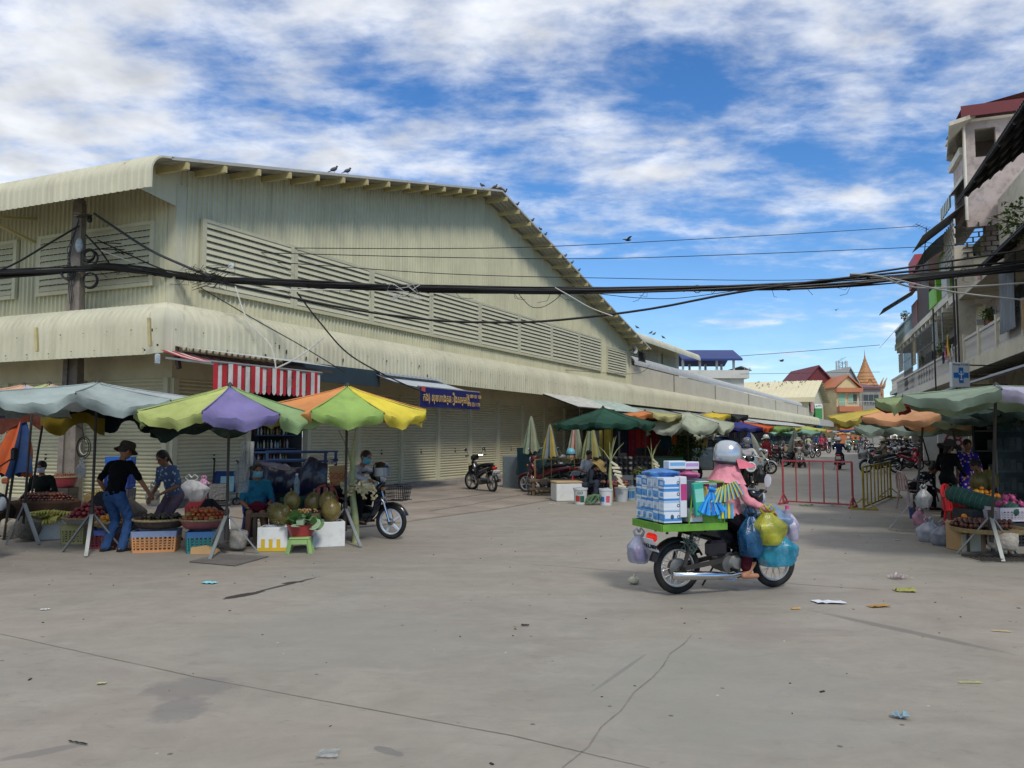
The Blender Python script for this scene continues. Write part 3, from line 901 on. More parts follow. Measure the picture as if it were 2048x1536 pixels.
# generic building bits
def house(name,label,px0,px1,base_w,Y,floors,wall,wall2,roofc,pyroof,depth=9,gable=True,cat='house'):
 """front faces the camera; px0..px1 across at depth Y"""
 x0,x1=P(px0,800,Y).x,P(px1,800,Y).x
 t=thing(name,label,cat,((x0+x1)/2,Y,0))
 fh=3.35
 zt=P(0,pyroof,Y).z
 b=MB(); b.box(((x0+x1)/2,Y+depth/2,fh*floors/2),(x1-x0,depth,fh*floors)); b.build('wall',wall,t,world=True)
 w=x1-x0; cx_=(x0+x1)/2; ze=fh*floors
 b=MB()
 o=0.5
 if gable:
  for s_ in (-1,1):
   b.hexa([V((cx_,Y-o,zt)),V((cx_+s_*(w/2+o),Y-o,ze-0.1)),V((cx_+s_*(w/2+o),Y+depth,ze-0.1)),V((cx_,Y+depth,zt)),V((cx_,Y-o,zt+0.25)),V((cx_+s_*(w/2+o),Y-o,ze+0.15)),V((cx_+s_*(w/2+o),Y+depth,ze+0.15)),V((cx_,Y+depth,zt+0.25))])
 else:
  b.hexa([V((x0-o,Y-o,ze)),V((x1+o,Y-o,ze)),V((x1+o,Y+depth,zt-0.2)),V((x0-o,Y+depth,zt-0.2)),V((x0-o,Y-o,ze+0.3)),V((x1+o,Y-o,ze+0.3)),V((x1+o,Y+depth,zt)),V((x0-o,Y+depth,zt))])
 b.build('roof',roofc,t,world=True)
 if gable:
  b=MB(); b.poly([V((x0,Y-0.05,ze)),V((x1,Y-0.05,ze)),V((cx_,Y-0.05,zt-0.05))]); b.build('pediment',wall2,t,world=True)
 return t,x0,x1,ze,fh
def windows(t,Y,items,framec,panec):
 for (x0,x1,z0,z1)in items:
  b=MB(); b.box(((x0+x1)/2,Y-0.06,(z0+z1)/2),(x1-x0,0.12,z1-z0)); w=b.build('window',framec,t,world=True)
  m=0.1; n=max(1,round((x1-x0)/1.0))
  for i in range(n):
   xa=x0+m+(x1-x0-m)*i/n; xb=x0+(x1-x0-m)*(i+1)/n
   b=MB(); b.box(((xa+xb)/2,Y-0.13,(z0+z1)/2),(xb-xa,0.04,z1-z0-2*m)); b.build('pane',panec if not isinstance(panec,list)else panec[i%len(panec)],w,world=True)
def balcony(t,x0,x1,Y,z,slabc,railc):
 b=MB(); b.box(((x0+x1)/2,Y-0.6,z),(x1-x0,1.2,0.9)); sl=b.build('balcony',slabc,t,world=True)
 b=MB()
 for i in range(14):
  x=x0+(x1-x0)*(i+0.5)/14; b.box((x,Y-1.15,z+0.85),(0.05,0.05,0.8))
 b.box(((x0+x1)/2,Y-1.15,z+1.25),(x1-x0,0.08,0.08)); b.build('railing',railc,sl,world=True)
MAROON=mat('roof_maroon','6a2a30',rough=0.6,var=0.1,scale=0.6)
CREAMW=mat('wall_cream','cbb98c',var=0.1,scale=0.5,dirt=0.2)
ORANGE=mat('wall_orange','b5714f',var=0.1,scale=0.5)
GREENG=mat('pane_green','7fae92',rough=0.25,var=0.1)
DARKG=mat('pane_dark','3b4145',rough=0.2,var=0.2)
GREYW=mat('wall_grey','8f8d86',var=0.15,scale=0.6,dirt=0.4)
WHITEW=mat('wall_white','bdbdb6',var=0.1,scale=0.4,dirt=0.3)
t,x0,x1,ze,fh=house('maroon_house','cream house under a broad maroon gable roof at the street end',1600,1676,0,142,3,mat('wall_greyblue','9aa8a4',var=0.1),MAROON,MAROON,733,14)
windows(t,142,[(x0+0.4,x1-0.3,6.9,9.3),(x0+1.2,x0+4,0.9,2.6)],WHITEW,[GREENG,mat('pane_grey','9fb0ad')])
balcony(t,x0,x1,142,6.2,CREAMW,STEEL); balcony(t,x0,x1,142,3.3,CREAMW,STEEL)
t,x0,x1,ze,fh=house('orange_house','narrow orange and cream shophouse with green shutters and a pointed pediment',1673,1718,0,135,3,CREAMW,CREAMW,ORANGE,752,10)
windows(t,135,[(x0+0.3,x0+1.5,6.9,9.0),(x0+2.0,x1-0.3,7.3,9.0),(x0+0.3,x0+1.5,3.7,5.6),(x0+2.0,x1-0.3,3.9,5.5)],CREAMW,[GREENG,DARKG,GREENG])
balcony(t,x0,x1,135,6.3,ORANGE,WHITEW); balcony(t,x0,x1,135,3.1,ORANGE,WHITEW)
b=MB(); b.box(((x0+x1)/2,134.6,9.6),(x1-x0+0.6,1.2,0.7)); b.build('cornice',ORANGE,t,world=True)
b=MB(); b.box(((x0+x1)/2,134.8,1.5),(x1-x0,0.6,2.4)); b.build('shop_front',mat('shop_orange','b56a40'),t,world=True)
t,x0,x1,ze,fh=house('weathered_house','weathered grey shophouse with stained balconies and a maroon tin roof',1719,1762,0,138,3,GREYW,GREYW,mat('roof_purplish','6b4a4c',var=0.15),762,8,gable=False)
windows(t,138,[(x0+0.6,x1-0.4,7.2,9.1),(x0+0.6,x1-0.4,4.0,5.6)],GREYW,DARKG)
balcony(t,x0,x1,138,6.5,GREYW,WHITEW); balcony(t,x0,x1,138,3.3,GREYW,WHITEW)
t,x0,x1,ze,fh=house('grey_gable_house','pale grey gabled house rising behind the orange shophouse',1678,1724,0,152,3,mat('wall_bluegrey','9aa3a8',var=0.08),mat('wall_bluegrey','9aa3a8'),ROOFU,736,12)
bk=thing('bank_booth','tall green and blue booth with a white topped sign by the shed','booth',(P(1637,880,121).x,121,0))
q=P(1637,880,121)
for z0,z1,c,w in ((0,3.6,'2f6fa0',0.95),(3.6,5.9,'3f8a4c',1.1),(5.9,6.6,'dfe5df',1.2)):
 b=MB(); b.rbox((q.x,121,(z0+z1)/2),(w,0.8,z1-z0-0.01),0.04); b.build('sign_panel',mat('booth_'+c,c),bk,world=True)
lettering('ATM',0.45,mat('booth_text','2d6b3a'),bk,(0,-0.43,6.25),(math.pi/2,0,0),'lettering')
tw=thing('telecom_tower','white lattice telecom tower with panel antennas behind the roofs','tower',tuple(P(1682,880,180)))
q=P(1682,750,180); zt=P(0,722,180).z
b=MB()
for sx in (-1,1):
 for sy in (-1,1):b.bar((q.x+sx*0.9,180+sy*0.9,0),(q.x+sx*0.75,180+sy*0.75,zt),0.14,0.14)
k=8
while k<zt:
 for sy in (-1,1):
  b.bar((q.x-0.85,180+sy*0.85,k),(q.x+0.85,180+sy*0.85,k+1.2),0.09,0.09); b.bar((q.x-0.85,180+sy*0.85,k),(q.x+0.85,180+sy*0.85,k),0.09,0.09)
 k+=1.2
b.build('lattice',GALV,tw,world=True)
for s_ in (-1,1):
 b=MB(); b.box((q.x+s_*1.2,179.3,zt-1.0),(0.25,0.2,1.9)); b.build('antenna',WHITEW,tw,world=True)
tm=thing('temple_spire','golden orange stepped temple spire with flame finials','temple',tuple(P(1738,880,190)))
q=P(1738,750,190); GOLD=mat('temple_gold','a87a50',rough=0.6,var=0.25,scale=2)
zb=P(0,770,190).z; zt=P(0,697,190).z
b=MB(); b.box((q.x,193,zb/2),(7,6,zb)); b.build('temple_body',GOLD,tm,world=True)
b=MB(); z=zb; n=9; hh=(zt-zb)*0.72
for i in range(n):
 r0=2.7*(1-i/n)**1.15+0.22; dz=hh/n
 b.lathe([(r0*1.05,z),(r0,z+dz*0.3),(r0*0.86,z+dz)],12,(q.x,192,0),cap=True); z+=dz
b.lathe([(0.3,z),(0.12,z+1),(0.02,zt)],8,(q.x,192,0),cap=True)
b.build('spire',GOLD,tm,smooth=30,world=True)
for s_,xx in ((-1,-2.6),(1,2.8),(1,3.6)):
 b=MB(); b.tube([(q.x+xx,190,zb-0.4),(q.x+xx+s_*0.3,190,zb+0.8),(q.x+xx+s_*0.9,190,zb+1.9)],[0.35,0.2,0.03],6); b.build('finial',GOLD,tm,world=True)
for s_ in (-1,1):
 b=MB(); b.hexa([V((q.x,189.4,zb+1.2)),V((q.x+s_*2.9,189.4,zb-2.6)),V((q.x+s_*2.9,190.2,zb-2.6)),V((q.x,190.2,zb+1.2)),V((q.x,189.4,zb+1.6)),V((q.x+s_*2.9,189.4,zb-2.1)),V((q.x+s_*2.9,190.2,zb-2.1)),V((q.x,190.2,zb+1.6))])
 b.build('gable_roof',mat('temple_roof','9a5a30',var=0.15),tm,world=True)
bp_=thing('blue_roof_house','white house with an open rooftop pavilion under a bright blue roof','house',tuple(P(1420,880,95)))
Yb=95; xa,xb=P(1372,0,Yb).x,P(1488,0,Yb).x
zf,zp,zr,ztop=P(0,757,Yb).z,P(0,741,Yb).z,P(0,722,Yb).z,P(0,697,Yb).z
BLUE=mat('roof_blue','22356f',rough=0.5,var=0.08,scale=0.6)
b=MB(); b.box(((xa+xb)/2-4,Yb+4,zf/2),(xb-xa+6,8,zf)); b.box(((xa+xb)/2-4,Yb+3.7,(zf+zp)/2),(xb-xa+7,8.6,zp-zf)); b.build('wall',WHITEW,bp_,world=True)
for i in range(4):
 for dy in (0.4,6):
  b=MB(); b.box((xa-1+i*2.1,Yb+dy,(zp+zr)/2),(0.25,0.25,zr-zp+0.3)); b.build('column',WHITEW,bp_,world=True)
xr=P(1468,0,Yb).x; xl=xa-1.2
b=MB(); b.hexa([V((xl,Yb-0.6,zr)),V((xr,Yb-0.6,zr)),V((xr,Yb+3.5,ztop)),V((xl,Yb+3.5,ztop)),V((xl,Yb-0.6,zr+0.25)),V((xr,Yb-0.6,zr+0.25)),V((xr,Yb+3.5,ztop+0.2)),V((xl,Yb+3.5,ztop+0.2))])
b.hexa([V((xl,Yb+3.5,ztop)),V((xr,Yb+3.5,ztop)),V((xr,Yb+7.6,zr)),V((xl,Yb+7.6,zr)),V((xl,Yb+3.5,ztop+0.2)),V((xr,Yb+3.5,ztop+0.2)),V((xr,Yb+7.6,zr+0.25)),V((xl,Yb+7.6,zr+0.25))])
b.build('roof',BLUE,bp_,world=True)
b=MB(); b.hexa([V((xr,Yb,zr-0.7)),V((xb,Yb,zr-1.2)),V((xb,Yb+6,zr-1.2)),V((xr,Yb+6,zr-0.7)),V((xr,Yb,zr-0.6)),V((xb,Yb,zr-1.1)),V((xb,Yb+6,zr-1.1)),V((xr,Yb+6,zr-0.6))]); b.build('lean_to_roof',GALV,bp_,world=True)
for xx in (xr+0.4,xb-0.2):
 b=MB(); b.bar((xx,Yb+0.1,zp),(xx,Yb+0.1,zr-0.8),0.08,0.08); b.build('post',STEEL,bp_,world=True)
for i,(pxa,pxb,Yd,hgt,c)in enumerate(((1480,1600,260,9,'8f9a98'),(1560,1660,300,12,'a9a294'))):
 xa_,xb_=P(pxa,0,Yd).x,P(pxb,0,Yd).x
 t=thing('distant_house',('low grey house far behind the market roofs','pale far house beside the maroon roof')[i],'house',((xa_+xb_)/2,Yd,0))
 b=MB(); b.box(((xa_+xb_)/2,Yd+4,hgt/2),(xb_-xa_,8,hgt)); b.build('wall',mat('far_'+c,c),t,world=True)
 b=MB(); b.box(((xa_+xb_)/2,Yd+4,hgt+0.3),(xb_-xa_+1,9,0.5)); b.build('roof',GREYW,t,world=True)
 # right-hand row of shophouses (frame: s along, w towards the street)
DR,NR=V((0.3503,0.9367)),V((-0.9367,0.3503))
def FR(s,w,z):return V((6.52+DR.x*s+NR.x*w,DR.y*s+NR.y*w,z))
def on_r(px,py,w=0.0):
 d=ray(px,py); A=FR(0,w,0)
 det=d.x*-DR.y+d.y*DR.x
 t=(A.x*-DR.y+A.y*DR.x)/det
 return (V((d.x*t,d.y*t))-V((A.x,A.y))).dot(DR),H+d.z*t
AR=math.atan2(DR.y,DR.x)
def fbox(b,s0,s1,w0,w1,z0,z1):
 p=[FR(s0,w0,z0),FR(s1,w0,z0),FR(s1,w1,z0),FR(s0,w1,z0)]
 b.hexa(p+[V((q.x,q.y,z1))for q in p])
def slope(b,s0,s1,w0,z0,w1,z1,th=0.05,ribs=True):
 """corrugated sheet from (w0,z0) at the wall to (w1,z1) at the edge"""
 rows=[[],[]]
 for s_,d in rib_profile(s0,s1,0.16,0.03):
  rows[0].append(FR(s_,w0,z0+d)); rows[1].append(FR(s_,w1,z1+d))
 b.sheet(rows)
UNDER=mat('sheet_dark',(0.10,0.095,0.10),rough=0.7,var=0.3,scale=1.5,dirt=0.5)  # dark grey sheet with random darker mottling
OLDW=mat('old_plaster',(0.50,0.455,0.37),rough=0.9,var=0.16,scale=0.8,dirt=0.7,dirtcol=(0.11,0.1,0.085))
PINKW=mat('pink_plaster',(0.44,0.37,0.35),rough=0.9,var=0.16,scale=1.2,dirt=0.8,dirtcol=(0.10,0.09,0.08))
CRMW=mat('cream_plaster',(0.64,0.59,0.45),rough=0.85,var=0.1,scale=0.8,dirt=0.45,dirtcol=(0.16,0.14,0.11))
SLAB=mat('slab_white',(0.68,0.65,0.56),rough=0.85,var=0.1,scale=0.8,dirt=0.4,dirtcol=(0.16,0.14,0.12))
BALU=mat('baluster_grey',(0.60,0.58,0.54),rough=0.85,var=0.1,dirt=0.45)
LIME=mat('lime_green','7fbf3a',rough=0.6,var=0.1)
BROWN=mat('brown_sheet','4a3a36',rough=0.7,var=0.2)
def open_window(t,s0,s1,z0,z1,w,fc=None):
 b=MB(); fbox(b,s0,s1,w,w+0.06,z0,z1); o=b.build('window',fc or WHITEW,t,world=True)
 n=max(1,int((s1-s0)/0.8))
 for i in range(n):
  a=s0+0.06+(s1-s0-0.06)*i/n; c=s0+(s1-s0-0.06)*(i+1)/n
  b=MB(); fbox(b,a,c,w+0.061,w+0.075,z0+0.07,z1-0.07); b.build('pane',DARKG,o,world=True)
 b=MB(); q=s0
 while q<=s1:b.bar(FR(q,w+0.16,z0),FR(q,w+0.16,z1),0.025,0.025); q+=0.16
 for z in (z0,(z0+z1)/2,z1):b.bar(FR(s0,w+0.16,z),FR(s1,w+0.16,z),0.03,0.03)
 b.build('window_grille',IRON,o,world=True)
def balustrade(t,s0,s1,z,w=0.0,h=0.95,n=None,m=None,posts=True):
 m=m or BALU
 b=MB(); fbox(b,s0,s1,w-0.16,w-0.02,z+h-0.1,z+h); fbox(b,s0,s1,w-0.15,w-0.03,z,z+0.08)
 o=b.build('balustrade',m,t,world=True)
 n=n or max(3,int((s1-s0)/0.17))
 bm=MB(); bm.lathe([(0.035,0),(0.06,0.25*h),(0.028,0.5*h),(0.055,0.7*h),(0.035,h-0.12)],6)
 me=bm.mesh('baluster',m,smooth=60)
 base=wloc(o)
 for i in range(n):
  p=FR(s0+(s1-s0)*(i+0.5)/n,w-0.09,z+0.05)
  place(me,'baluster',o,p-base)
 return o
def shophouse(name,label,s0,s1,floors,wall,zs,depth=10,recess=1.4):
 t=thing(name,label,'shophouse',tuple(FR((s0+s1)/2,0,0)))
 top=zs[-1]
 b=MB(); fbox(b,s0,s1,-recess-depth,-recess,3.0,top); fbox(b,s0,s0+0.25,-recess-depth,-recess+0.005,0,3.0); fbox(b,s1-0.25,s1,-recess-depth,-recess+0.005,0,3.0)
 b.quad(FR(s0,-recess-3,0),FR(s1,-recess-3,0),FR(s1,-recess-3,3),FR(s0,-recess-3,3))
 b.build('wall',wall,t,world=True)
 return t
S1=32.4
t=shophouse('near_shophouse','nearest old shophouse with dark tin awnings and a white balustrade',12,S1,3,OLDW,[10.9])
b=MB(); fbox(b,12,S1,-1.4,0.0,4.05,4.5); b.build('balcony_slab',CRMW,t,world=True)
for a,c in ((18.0,20.6),(20.75,23.6),(23.75,26.8),(26.95,29.5),(29.66,S1-0.2)):
 balustrade(t,a,min(c,S1),4.5,0.0)
 b=MB(); fbox(b,c,c+0.16,-0.18,0.02,4.5,5.6); b.build('post',CRMW,t,world=True)
b=MB(); slope(b,12,25.0,-1.4,8.2,0.95,6.7); b.build('awning',mat('sheet_bluegrey',(0.17,0.19,0.22),rough=0.6,var=0.3,dirt=0.5),t,world=True)
b=MB(); slope(b,12,26.3,-1.5,11.3,1.15,9.25); b.build('awning',UNDER,t,world=True)
b=MB()
for i in range(9):
 f=i/8
 b.bar(FR(12,-1.4+2.3*f,8.16-1.47*f),FR(24.95,-1.4+2.3*f,8.16-1.47*f),0.05,0.07)
 b.bar(FR(12,-1.5+2.6*f,11.24-2.0*f),FR(26.25,-1.5+2.6*f,11.24-2.0*f),0.05,0.08)
for i in range(9):
 s_=13+i*1.5
 b.bar(FR(s_,-1.4,8.1),FR(s_,0.9,6.63),0.05,0.09); b.bar(FR(s_,-1.5,11.15),FR(s_,1.1,9.15),0.05,0.1)
b.build('awning_frame',IRON,t,world=True)
b=MB(); fbox(b,12,S1,-1.35,0.1,7.0,7.15); b.build('upper_slab',OLDW,t,world=True)
open_window(t,25.2,27.2,5.2,7.0,-1.4); open_window(t,28.4,30.2,4.6,6.9,-1.4,BROWN)
b=MB()
for s_ in (27.3,28.1):b.bar(FR(s_,-0.3,4.5),FR(s_,-0.6,7.0),0.05,0.05)
for i in range(8):b.bar(FR(27.3,-0.33-i*0.03,4.8+i*0.3),FR(28.1,-0.33-i*0.03,4.8+i*0.3),0.04,0.04)
lad=b.build('ladder',mat('ladder_grey','6f7274'),None)
tag(lad,'grey metal ladder standing on the near balcony','ladder')
b=MB()
rows=[]
for i in range(12):
 z=4.75+i*0.2
 rows.append([FR(23.6+k*0.12,0.1+0.05*math.sin(k*1.9+i*0.2)+(11-i)*0.008,z)for k in range(17)])
b.sheet(rows); tag(b.build('hanging_sheet',mat('tarp_grey','71777e',rough=0.7,var=0.2,scale=1.5,bump=0.6,bscale=6),None,smooth=60),'grey tarpaulin hanging down over the near balcony rail','tarpaulin')
b=MB()
for i in range(14):
 z=4.45+i*0.09
rows=[[FR(20.6+k*0.14,0.16+0.05*math.sin(k*2.1),5.45-i*0.2-(0.1*math.sin(k*1.3)if i==4 else 0))for k in range(18)]for i in range(5)]
b.sheet(rows); tag(b.build('hanging_cloth',mat('cloth_tan','9a7a52',rough=0.9,var=0.3),None,smooth=60),'tan cloth drying over the balcony rail at the right edge','cloth')
b=MB()
slope(b,14,S1+2,-1.3,4.0,1.6,3.05); b.build('street_awning',mat('awning_dark',(0.05,0.05,0.055),var=0.3),t,world=True)
b=MB()
for s_ in (20,22.3,24.6,26.9,29.2,31.5):b.bar(FR(s_,-1.2,4.03),FR(s_,1.65,3.1),0.06,0.05)
b.build('awning_rib',WHITEP,t,world=True)
S2=on_r(1893,0)[0]+2.2
t=shophouse('tall_shophouse','tall shophouse with a maroon roof, pink stained wall and breeze block screen',S1+0.05,S2,4,PINKW,[10.6])
s0=S1+0.1
b=MB()
def sidewall(b,w0,w1,z0,z1):fbox(b,s0,s0+0.22,w0,w1,z0,z1)
sidewall(b,-0.73,-0.35,9.9,14.2); sidewall(b,-1.45,-0.73,9.9,12.75); sidewall(b,-1.45,-0.73,13.9,14.2); sidewall(b,-6,-1.45,9.9,14.2)
fbox(b,s0+0.22,S2,-6,-5.8,10.6,14.2); fbox(b,S2-0.2,S2,-6,-0.4,10.6,14.2); fbox(b,s0+0.22,S2-0.2,-0.55,-0.35,10.6,13.2)
b.build('top_room_wall',PINKW,t,world=True)
b=MB(); fbox(b,s0-0.1,S2,-6.2,-0.1,14.2,14.3); b.build('ceiling_slab',SLAB,t,world=True)
b=MB(); slope(b,s0-0.4,S2+0.3,-4.5,15.4,-0.2,14.62); fbox(b,s0-0.45,s0-0.4,-5.5,-0.2,14.3,14.75); b.build('roof',MAROON,t,world=True)
p=[P(1898,252,28.6),P(1951,234,30.2),P(1924,328,34.0),P(1893,322,33.2)]
b=MB(); b.hexa(p+[q+V((0,0,0.16))for q in p]); b.build('eave_soffit',OLDW,t,world=True)
b=MB(); fbox(b,s0+0.22,S2,-0.5,-0.2,13.0,13.3); fbox(b,s0+0.22,S2,-0.5,-0.25,12.0,12.15); b.build('cornice',SLAB,t,world=True)
b=MB(); b.tube([FR(s0-0.08,-0.33,14.1),FR(s0-0.08,-0.33,10.2)],0.06,8); b.build('drain_pipe',SLAB,t,world=True)
b=MB(); slope(b,s0+0.1,s0+2.4,-0.3,12.0,0.2,11.35); b.build('balcony_glass',mat('sheet_glass','a8b9bd',rough=0.3,var=0.2),t,world=True)
STRIPE=['2f4a3c','cfd3cc']
for i in range(12):
 a=s0+0.1+2.3*i/12; c=s0+0.1+2.3*(i+1)/12
 b=MB(); fbox(b,a,c,0.18,0.22,10.85,11.35); b.build('valance_strip',mat('stripe_'+STRIPE[i%2],STRIPE[i%2]),t,world=True)
b=MB(); slope(b,s0,S2+0.6,-0.4,11.0,1.25,9.75); b.build('awning',mat('sheet_weathered',(0.22,0.21,0.2),rough=0.7,var=0.3,dirt=0.5),t,world=True)
b=MB()
bw,bh=0.42,0.2
z=8.55; r_=0
while z<10.3:
 a=s0+0.1+(0.21 if r_%2 else 0)
 b.bar(FR(s0+0.1,0.1,z),FR(S2-0.2,0.1,z),0.05,0.035)
 while a<S2-0.2:
  b.bar(FR(a,0.1,z),FR(a,0.1,z+bh),0.035,0.05); a+=bw
 z+=bh; r_+=1
b.build('breeze_block_screen',BALU,t,world=True)
b=MB()
z=8.7; r_=0
while z<9.9:
 a=-1.0+(0.21 if r_%2 else 0)-1.4
 b.bar(FR(s0-0.06,-2.6,z),FR(s0-0.06,-0.15,z),0.05,0.03)
 while a<-0.2:
  b.bar(FR(s0-0.06,a,z),FR(s0-0.06,a,z+0.2),0.035,0.05); a+=0.42
 z+=0.2; r_+=1
b.build('breeze_block_screen',IRON,t,world=True)
b=MB(); fbox(b,s0-0.02,s0+0.2,-0.5,0.15,4.0,9.2); b.build('corner_pier',OLDW,t,world=True)
b=MB(); fbox(b,s0,s0+0.18,-4,-0.5,7.2,8.75); b.build('cream_side_wall',CRMW,t,world=True)
b=MB(); fbox(b,s0,S2,-1.4,0.0,7.2,7.5); b.build('balcony_slab',SLAB,t,world=True); b=MB(); fbox(b,s0,S2,-1.4,0.05,4.0,4.4); b.build('balcony_slab',SLAB,t,world=True)
balustrade(t,s0+0.3,S2,4.4,0.0)
open_window(t,s0+0.8,S2-0.6,4.7,6.8,-1.4)
S3=on_r(1838,0)[0]; S4=on_r(1800,0)[0]; S5=on_r(1766,0)[0]
t3=shophouse('green_shophouse','cream shophouse with lime green balcony panels under a curved black roof',S2+0.05,S3,3,CRMW,[10.2])
b=MB(); fbox(b,S2+0.05,S3,-1.4,0.0,7.45,7.75); b.build('balcony_slab',SLAB,t3,world=True); b=MB(); fbox(b,S2+0.05,S3,-1.4,0.0,3.95,4.3); b.build('balcony_slab',SLAB,t3,world=True)
for i in range(4):
 s_=S2+0.6+i*(S3-S2)/4; b=MB(); fbox(b,s_,s_+0.22,-1.4,-0.05,7.2,7.45); b.build('slab_beam',SLAB,t3,world=True)
b=MB(); fbox(b,S3-2.2,S3-1.9,-1.3,0.05,7.75,8.9); fbox(b,S3-1.9,S3-0.1,-0.12,0.06,7.75,8.6); b.build('green_panel',LIME,t3,world=True)
b=MB(); fbox(b,S2+1.4,S2+2.6,-1.2,-0.1,8.9,9.9); b.build('green_panel',LIME,t3,world=True)
b=MB(); fbox(b,S2+0.1,S2+1.4,-0.1,0.02,7.75,9.6); b.build('white_panel',WHITEW,t3,world=True)
b=MB()
rows=[]
for k in range(10):
 f=k/9; rows.append([FR(S2-0.2,-1.4+2.3*f,10.9-1.3*f*f),FR(S3-0.8,-1.4+2.3*f,10.7-1.4*f*f)])
b.sheet(rows); b.build('curved_roof',UNDER,t3,smooth=60,world=True)
balustrade(t3,S2+0.2,S3,4.3,0.0,n=26)
open_window(t3,S2+0.8,S2+2.4,4.6,6.6,-1.4); open_window(t3,S2+3.4,S3-1,4.5,6.6,-1.4); open_window(t3,S2+1,S3-2.4,8.0,9.6,-1.4)
t4=shophouse('brown_shophouse','grey shophouse with a brown sheet wall and red top panels',S3+0.05,S4,3,GREYW,[10.0])
b=MB(); fbox(b,S3+0.05,S4,-1.4,0.0,7.4,7.7); b.build('balcony_slab',SLAB,t4,world=True); b=MB(); fbox(b,S3+0.05,S4,-1.4,0.0,3.95,4.3); b.build('balcony_slab',SLAB,t4,world=True)
for i in range(5):
 s_=S3+0.6+i*(S4-S3)/5; b=MB(); fbox(b,s_,s_+0.22,-1.4,-0.05,7.15,7.4); b.build('slab_beam',SLAB,t4,world=True)
b=MB(); fbox(b,S3+0.2,S3+4.2,-1.2,0.0,7.7,10.9); b.build('brown_wall',BROWN,t4,world=True)
b=MB(); fbox(b,S3+4.25,S3+6.5,-1.2,0.02,7.7,9.0); b.build('brick_panel',mat('brick_red','7d4a36',var=0.3,scale=4),t4,world=True)
b=MB(); fbox(b,S3+4.3,S4,-1.2,0.05,9.9,11.5); b.build('red_panel',mat('panel_red','a2484e',var=0.15),t4,world=True)
b=MB(); slope(b,S3+5,S4+0.8,-0.2,9.8,1.6,8.7); b.build('awning',UNDER,t4,world=True)
balustrade(t4,S3+0.1,S4,4.3,0.0,n=30); balustrade(t4,S3+6.6,S4,7.7,0.0,n=18,m=mat('rail_blue','8fa6ae'))
open_window(t4,S3+1,S3+4,4.6,6.6,-1.4); open_window(t4,S3+6,S4-1.5,4.6,6.6,-1.4)
t5=shophouse('end_shophouse','last white shophouse of the row with a deep balcony slab and grey rail',S4+0.05,S5,2,CRMW,[9.4])
b=MB(); fbox(b,S4+0.05,S5,-1.4,0.0,7.35,7.7); b.build('balcony_slab',SLAB,t5,world=True); b=MB(); fbox(b,S4+0.05,S5,-1.4,0.0,3.95,4.3); b.build('balcony_slab',SLAB,t5,world=True)
for i in range(5):
 s_=S4+0.8+i*(S5-S4)/5; b=MB(); fbox(b,s_,s_+0.25,-1.4,-0.05,7.1,7.35); b.build('slab_beam',SLAB,t5,world=True)
balustrade(t5,S4+0.2,S5,7.7,0.0,n=22,m=mat('rail_blue','8fa6ae')); balustrade(t5,S4+0.2,S5,4.3,0.0,n=26)
open_window(t5,S4+1,S4+4,4.6,6.6,-1.4); open_window(t5,S4+6,S5-1.5,4.6,6.6,-1.4)
b=MB(); slope(b,S5-5,S5+0.5,0.05,8.6,0.9,7.6); b.build('awning',UNDER,t5,world=True)
t6=shophouse('far_shophouse','smaller far house beyond the row with a teal awning',S5+0.5,S5+14,2,OLDW,[6.8],recess=2.5)
b=MB(); slope(b,S5+0.8,S5+13,-2.5,5.0,0.5,4.2); b.build('awning',mat('awning_teal','2f6470',var=0.2),t6,world=True)
b=MB(); fbox(b,S5+0.5,S5+14,-2.6,-1.0,5.0,5.3); b.build('balcony_slab',SLAB,t6,world=True); balustrade(t6,S5+0.6,S5+13,5.3,-1.0,n=24)
def leaf_cluster(name,label,c,r,n,cols,seed,size=0.07):
 rr=random.Random(seed); t=thing(name,label,'plant',tuple(c))
 b=MB(); b.tube([V(c)-V((0,0,r[2])),V(c),V(c)+V((0.1,0,r[2]*0.6))],[0.03,0.02,0.01],5)
 for k in range(5):b.tube([V(c)-V((0,0,r[2]*0.5)),V(c)+V((rr.uniform(-1,1)*r[0],rr.uniform(-1,1)*r[1],rr.uniform(0,1)*r[2]))],0.008,4)
 b.build('stem',WOOD,t,world=True)
 b=MB()
 for i in range(n):
  while True:
   q=V((rr.uniform(-1,1),rr.uniform(-1,1),rr.uniform(-1,1)))
   if q.length<1:break
  q=V((q.x*r[0],q.y*r[1],q.z*r[2]))+V(c)
  d=V((rr.uniform(-1,1),rr.uniform(-1,1),rr.uniform(-0.8,0.5))).normalized(); s_=size*rr.uniform(0.6,1.4)
  x,y=basis(d)
  b.mi=rr.randrange(len(cols))
  b.add([q,q+d*s_*0.5+x*s_*0.28+y*s_*0.06,q+d*s_,q+d*s_*0.5-x*s_*0.28+y*s_*0.06],[(0,1,2,3)])
 b.build('leaf_mass',cols,t,world=True)['kind']='stuff'
 return t
LEAFS=[mat('leaf_%d'%i,c,rough=0.5,var=0.3,translucent=0.25)for i,c in enumerate(('3f5a22','55702a','2c4519','6f8335'))]
def blind(t,s0,s1,z0,z1,c,w=-0.1):
 b=MB(); n=14
 for i in range(n):
  z=z0+(z1-z0)*i/n; b.bar(FR(s0,w+0.012*(i%2),z),FR(s1,w+0.012*(i%2),z),0.012,(z1-z0)/n*0.94)
 b.build('slatted_blind',mat('blind_'+c,c,rough=0.8,var=0.25,scale=3,dirt=0.5),t,world=True)
for tt,a,l_,z0,z1,c in ((t3,S2+3.6,1.6,5.8,7.1,'8a8f8c'),(t4,S3+6.2,2.0,5.7,7.0,'9a8a68'),(t5,S4+5.0,2.4,5.8,7.0,'8d8474')):
 blind(tt,a,a+l_,z0,z1,c)
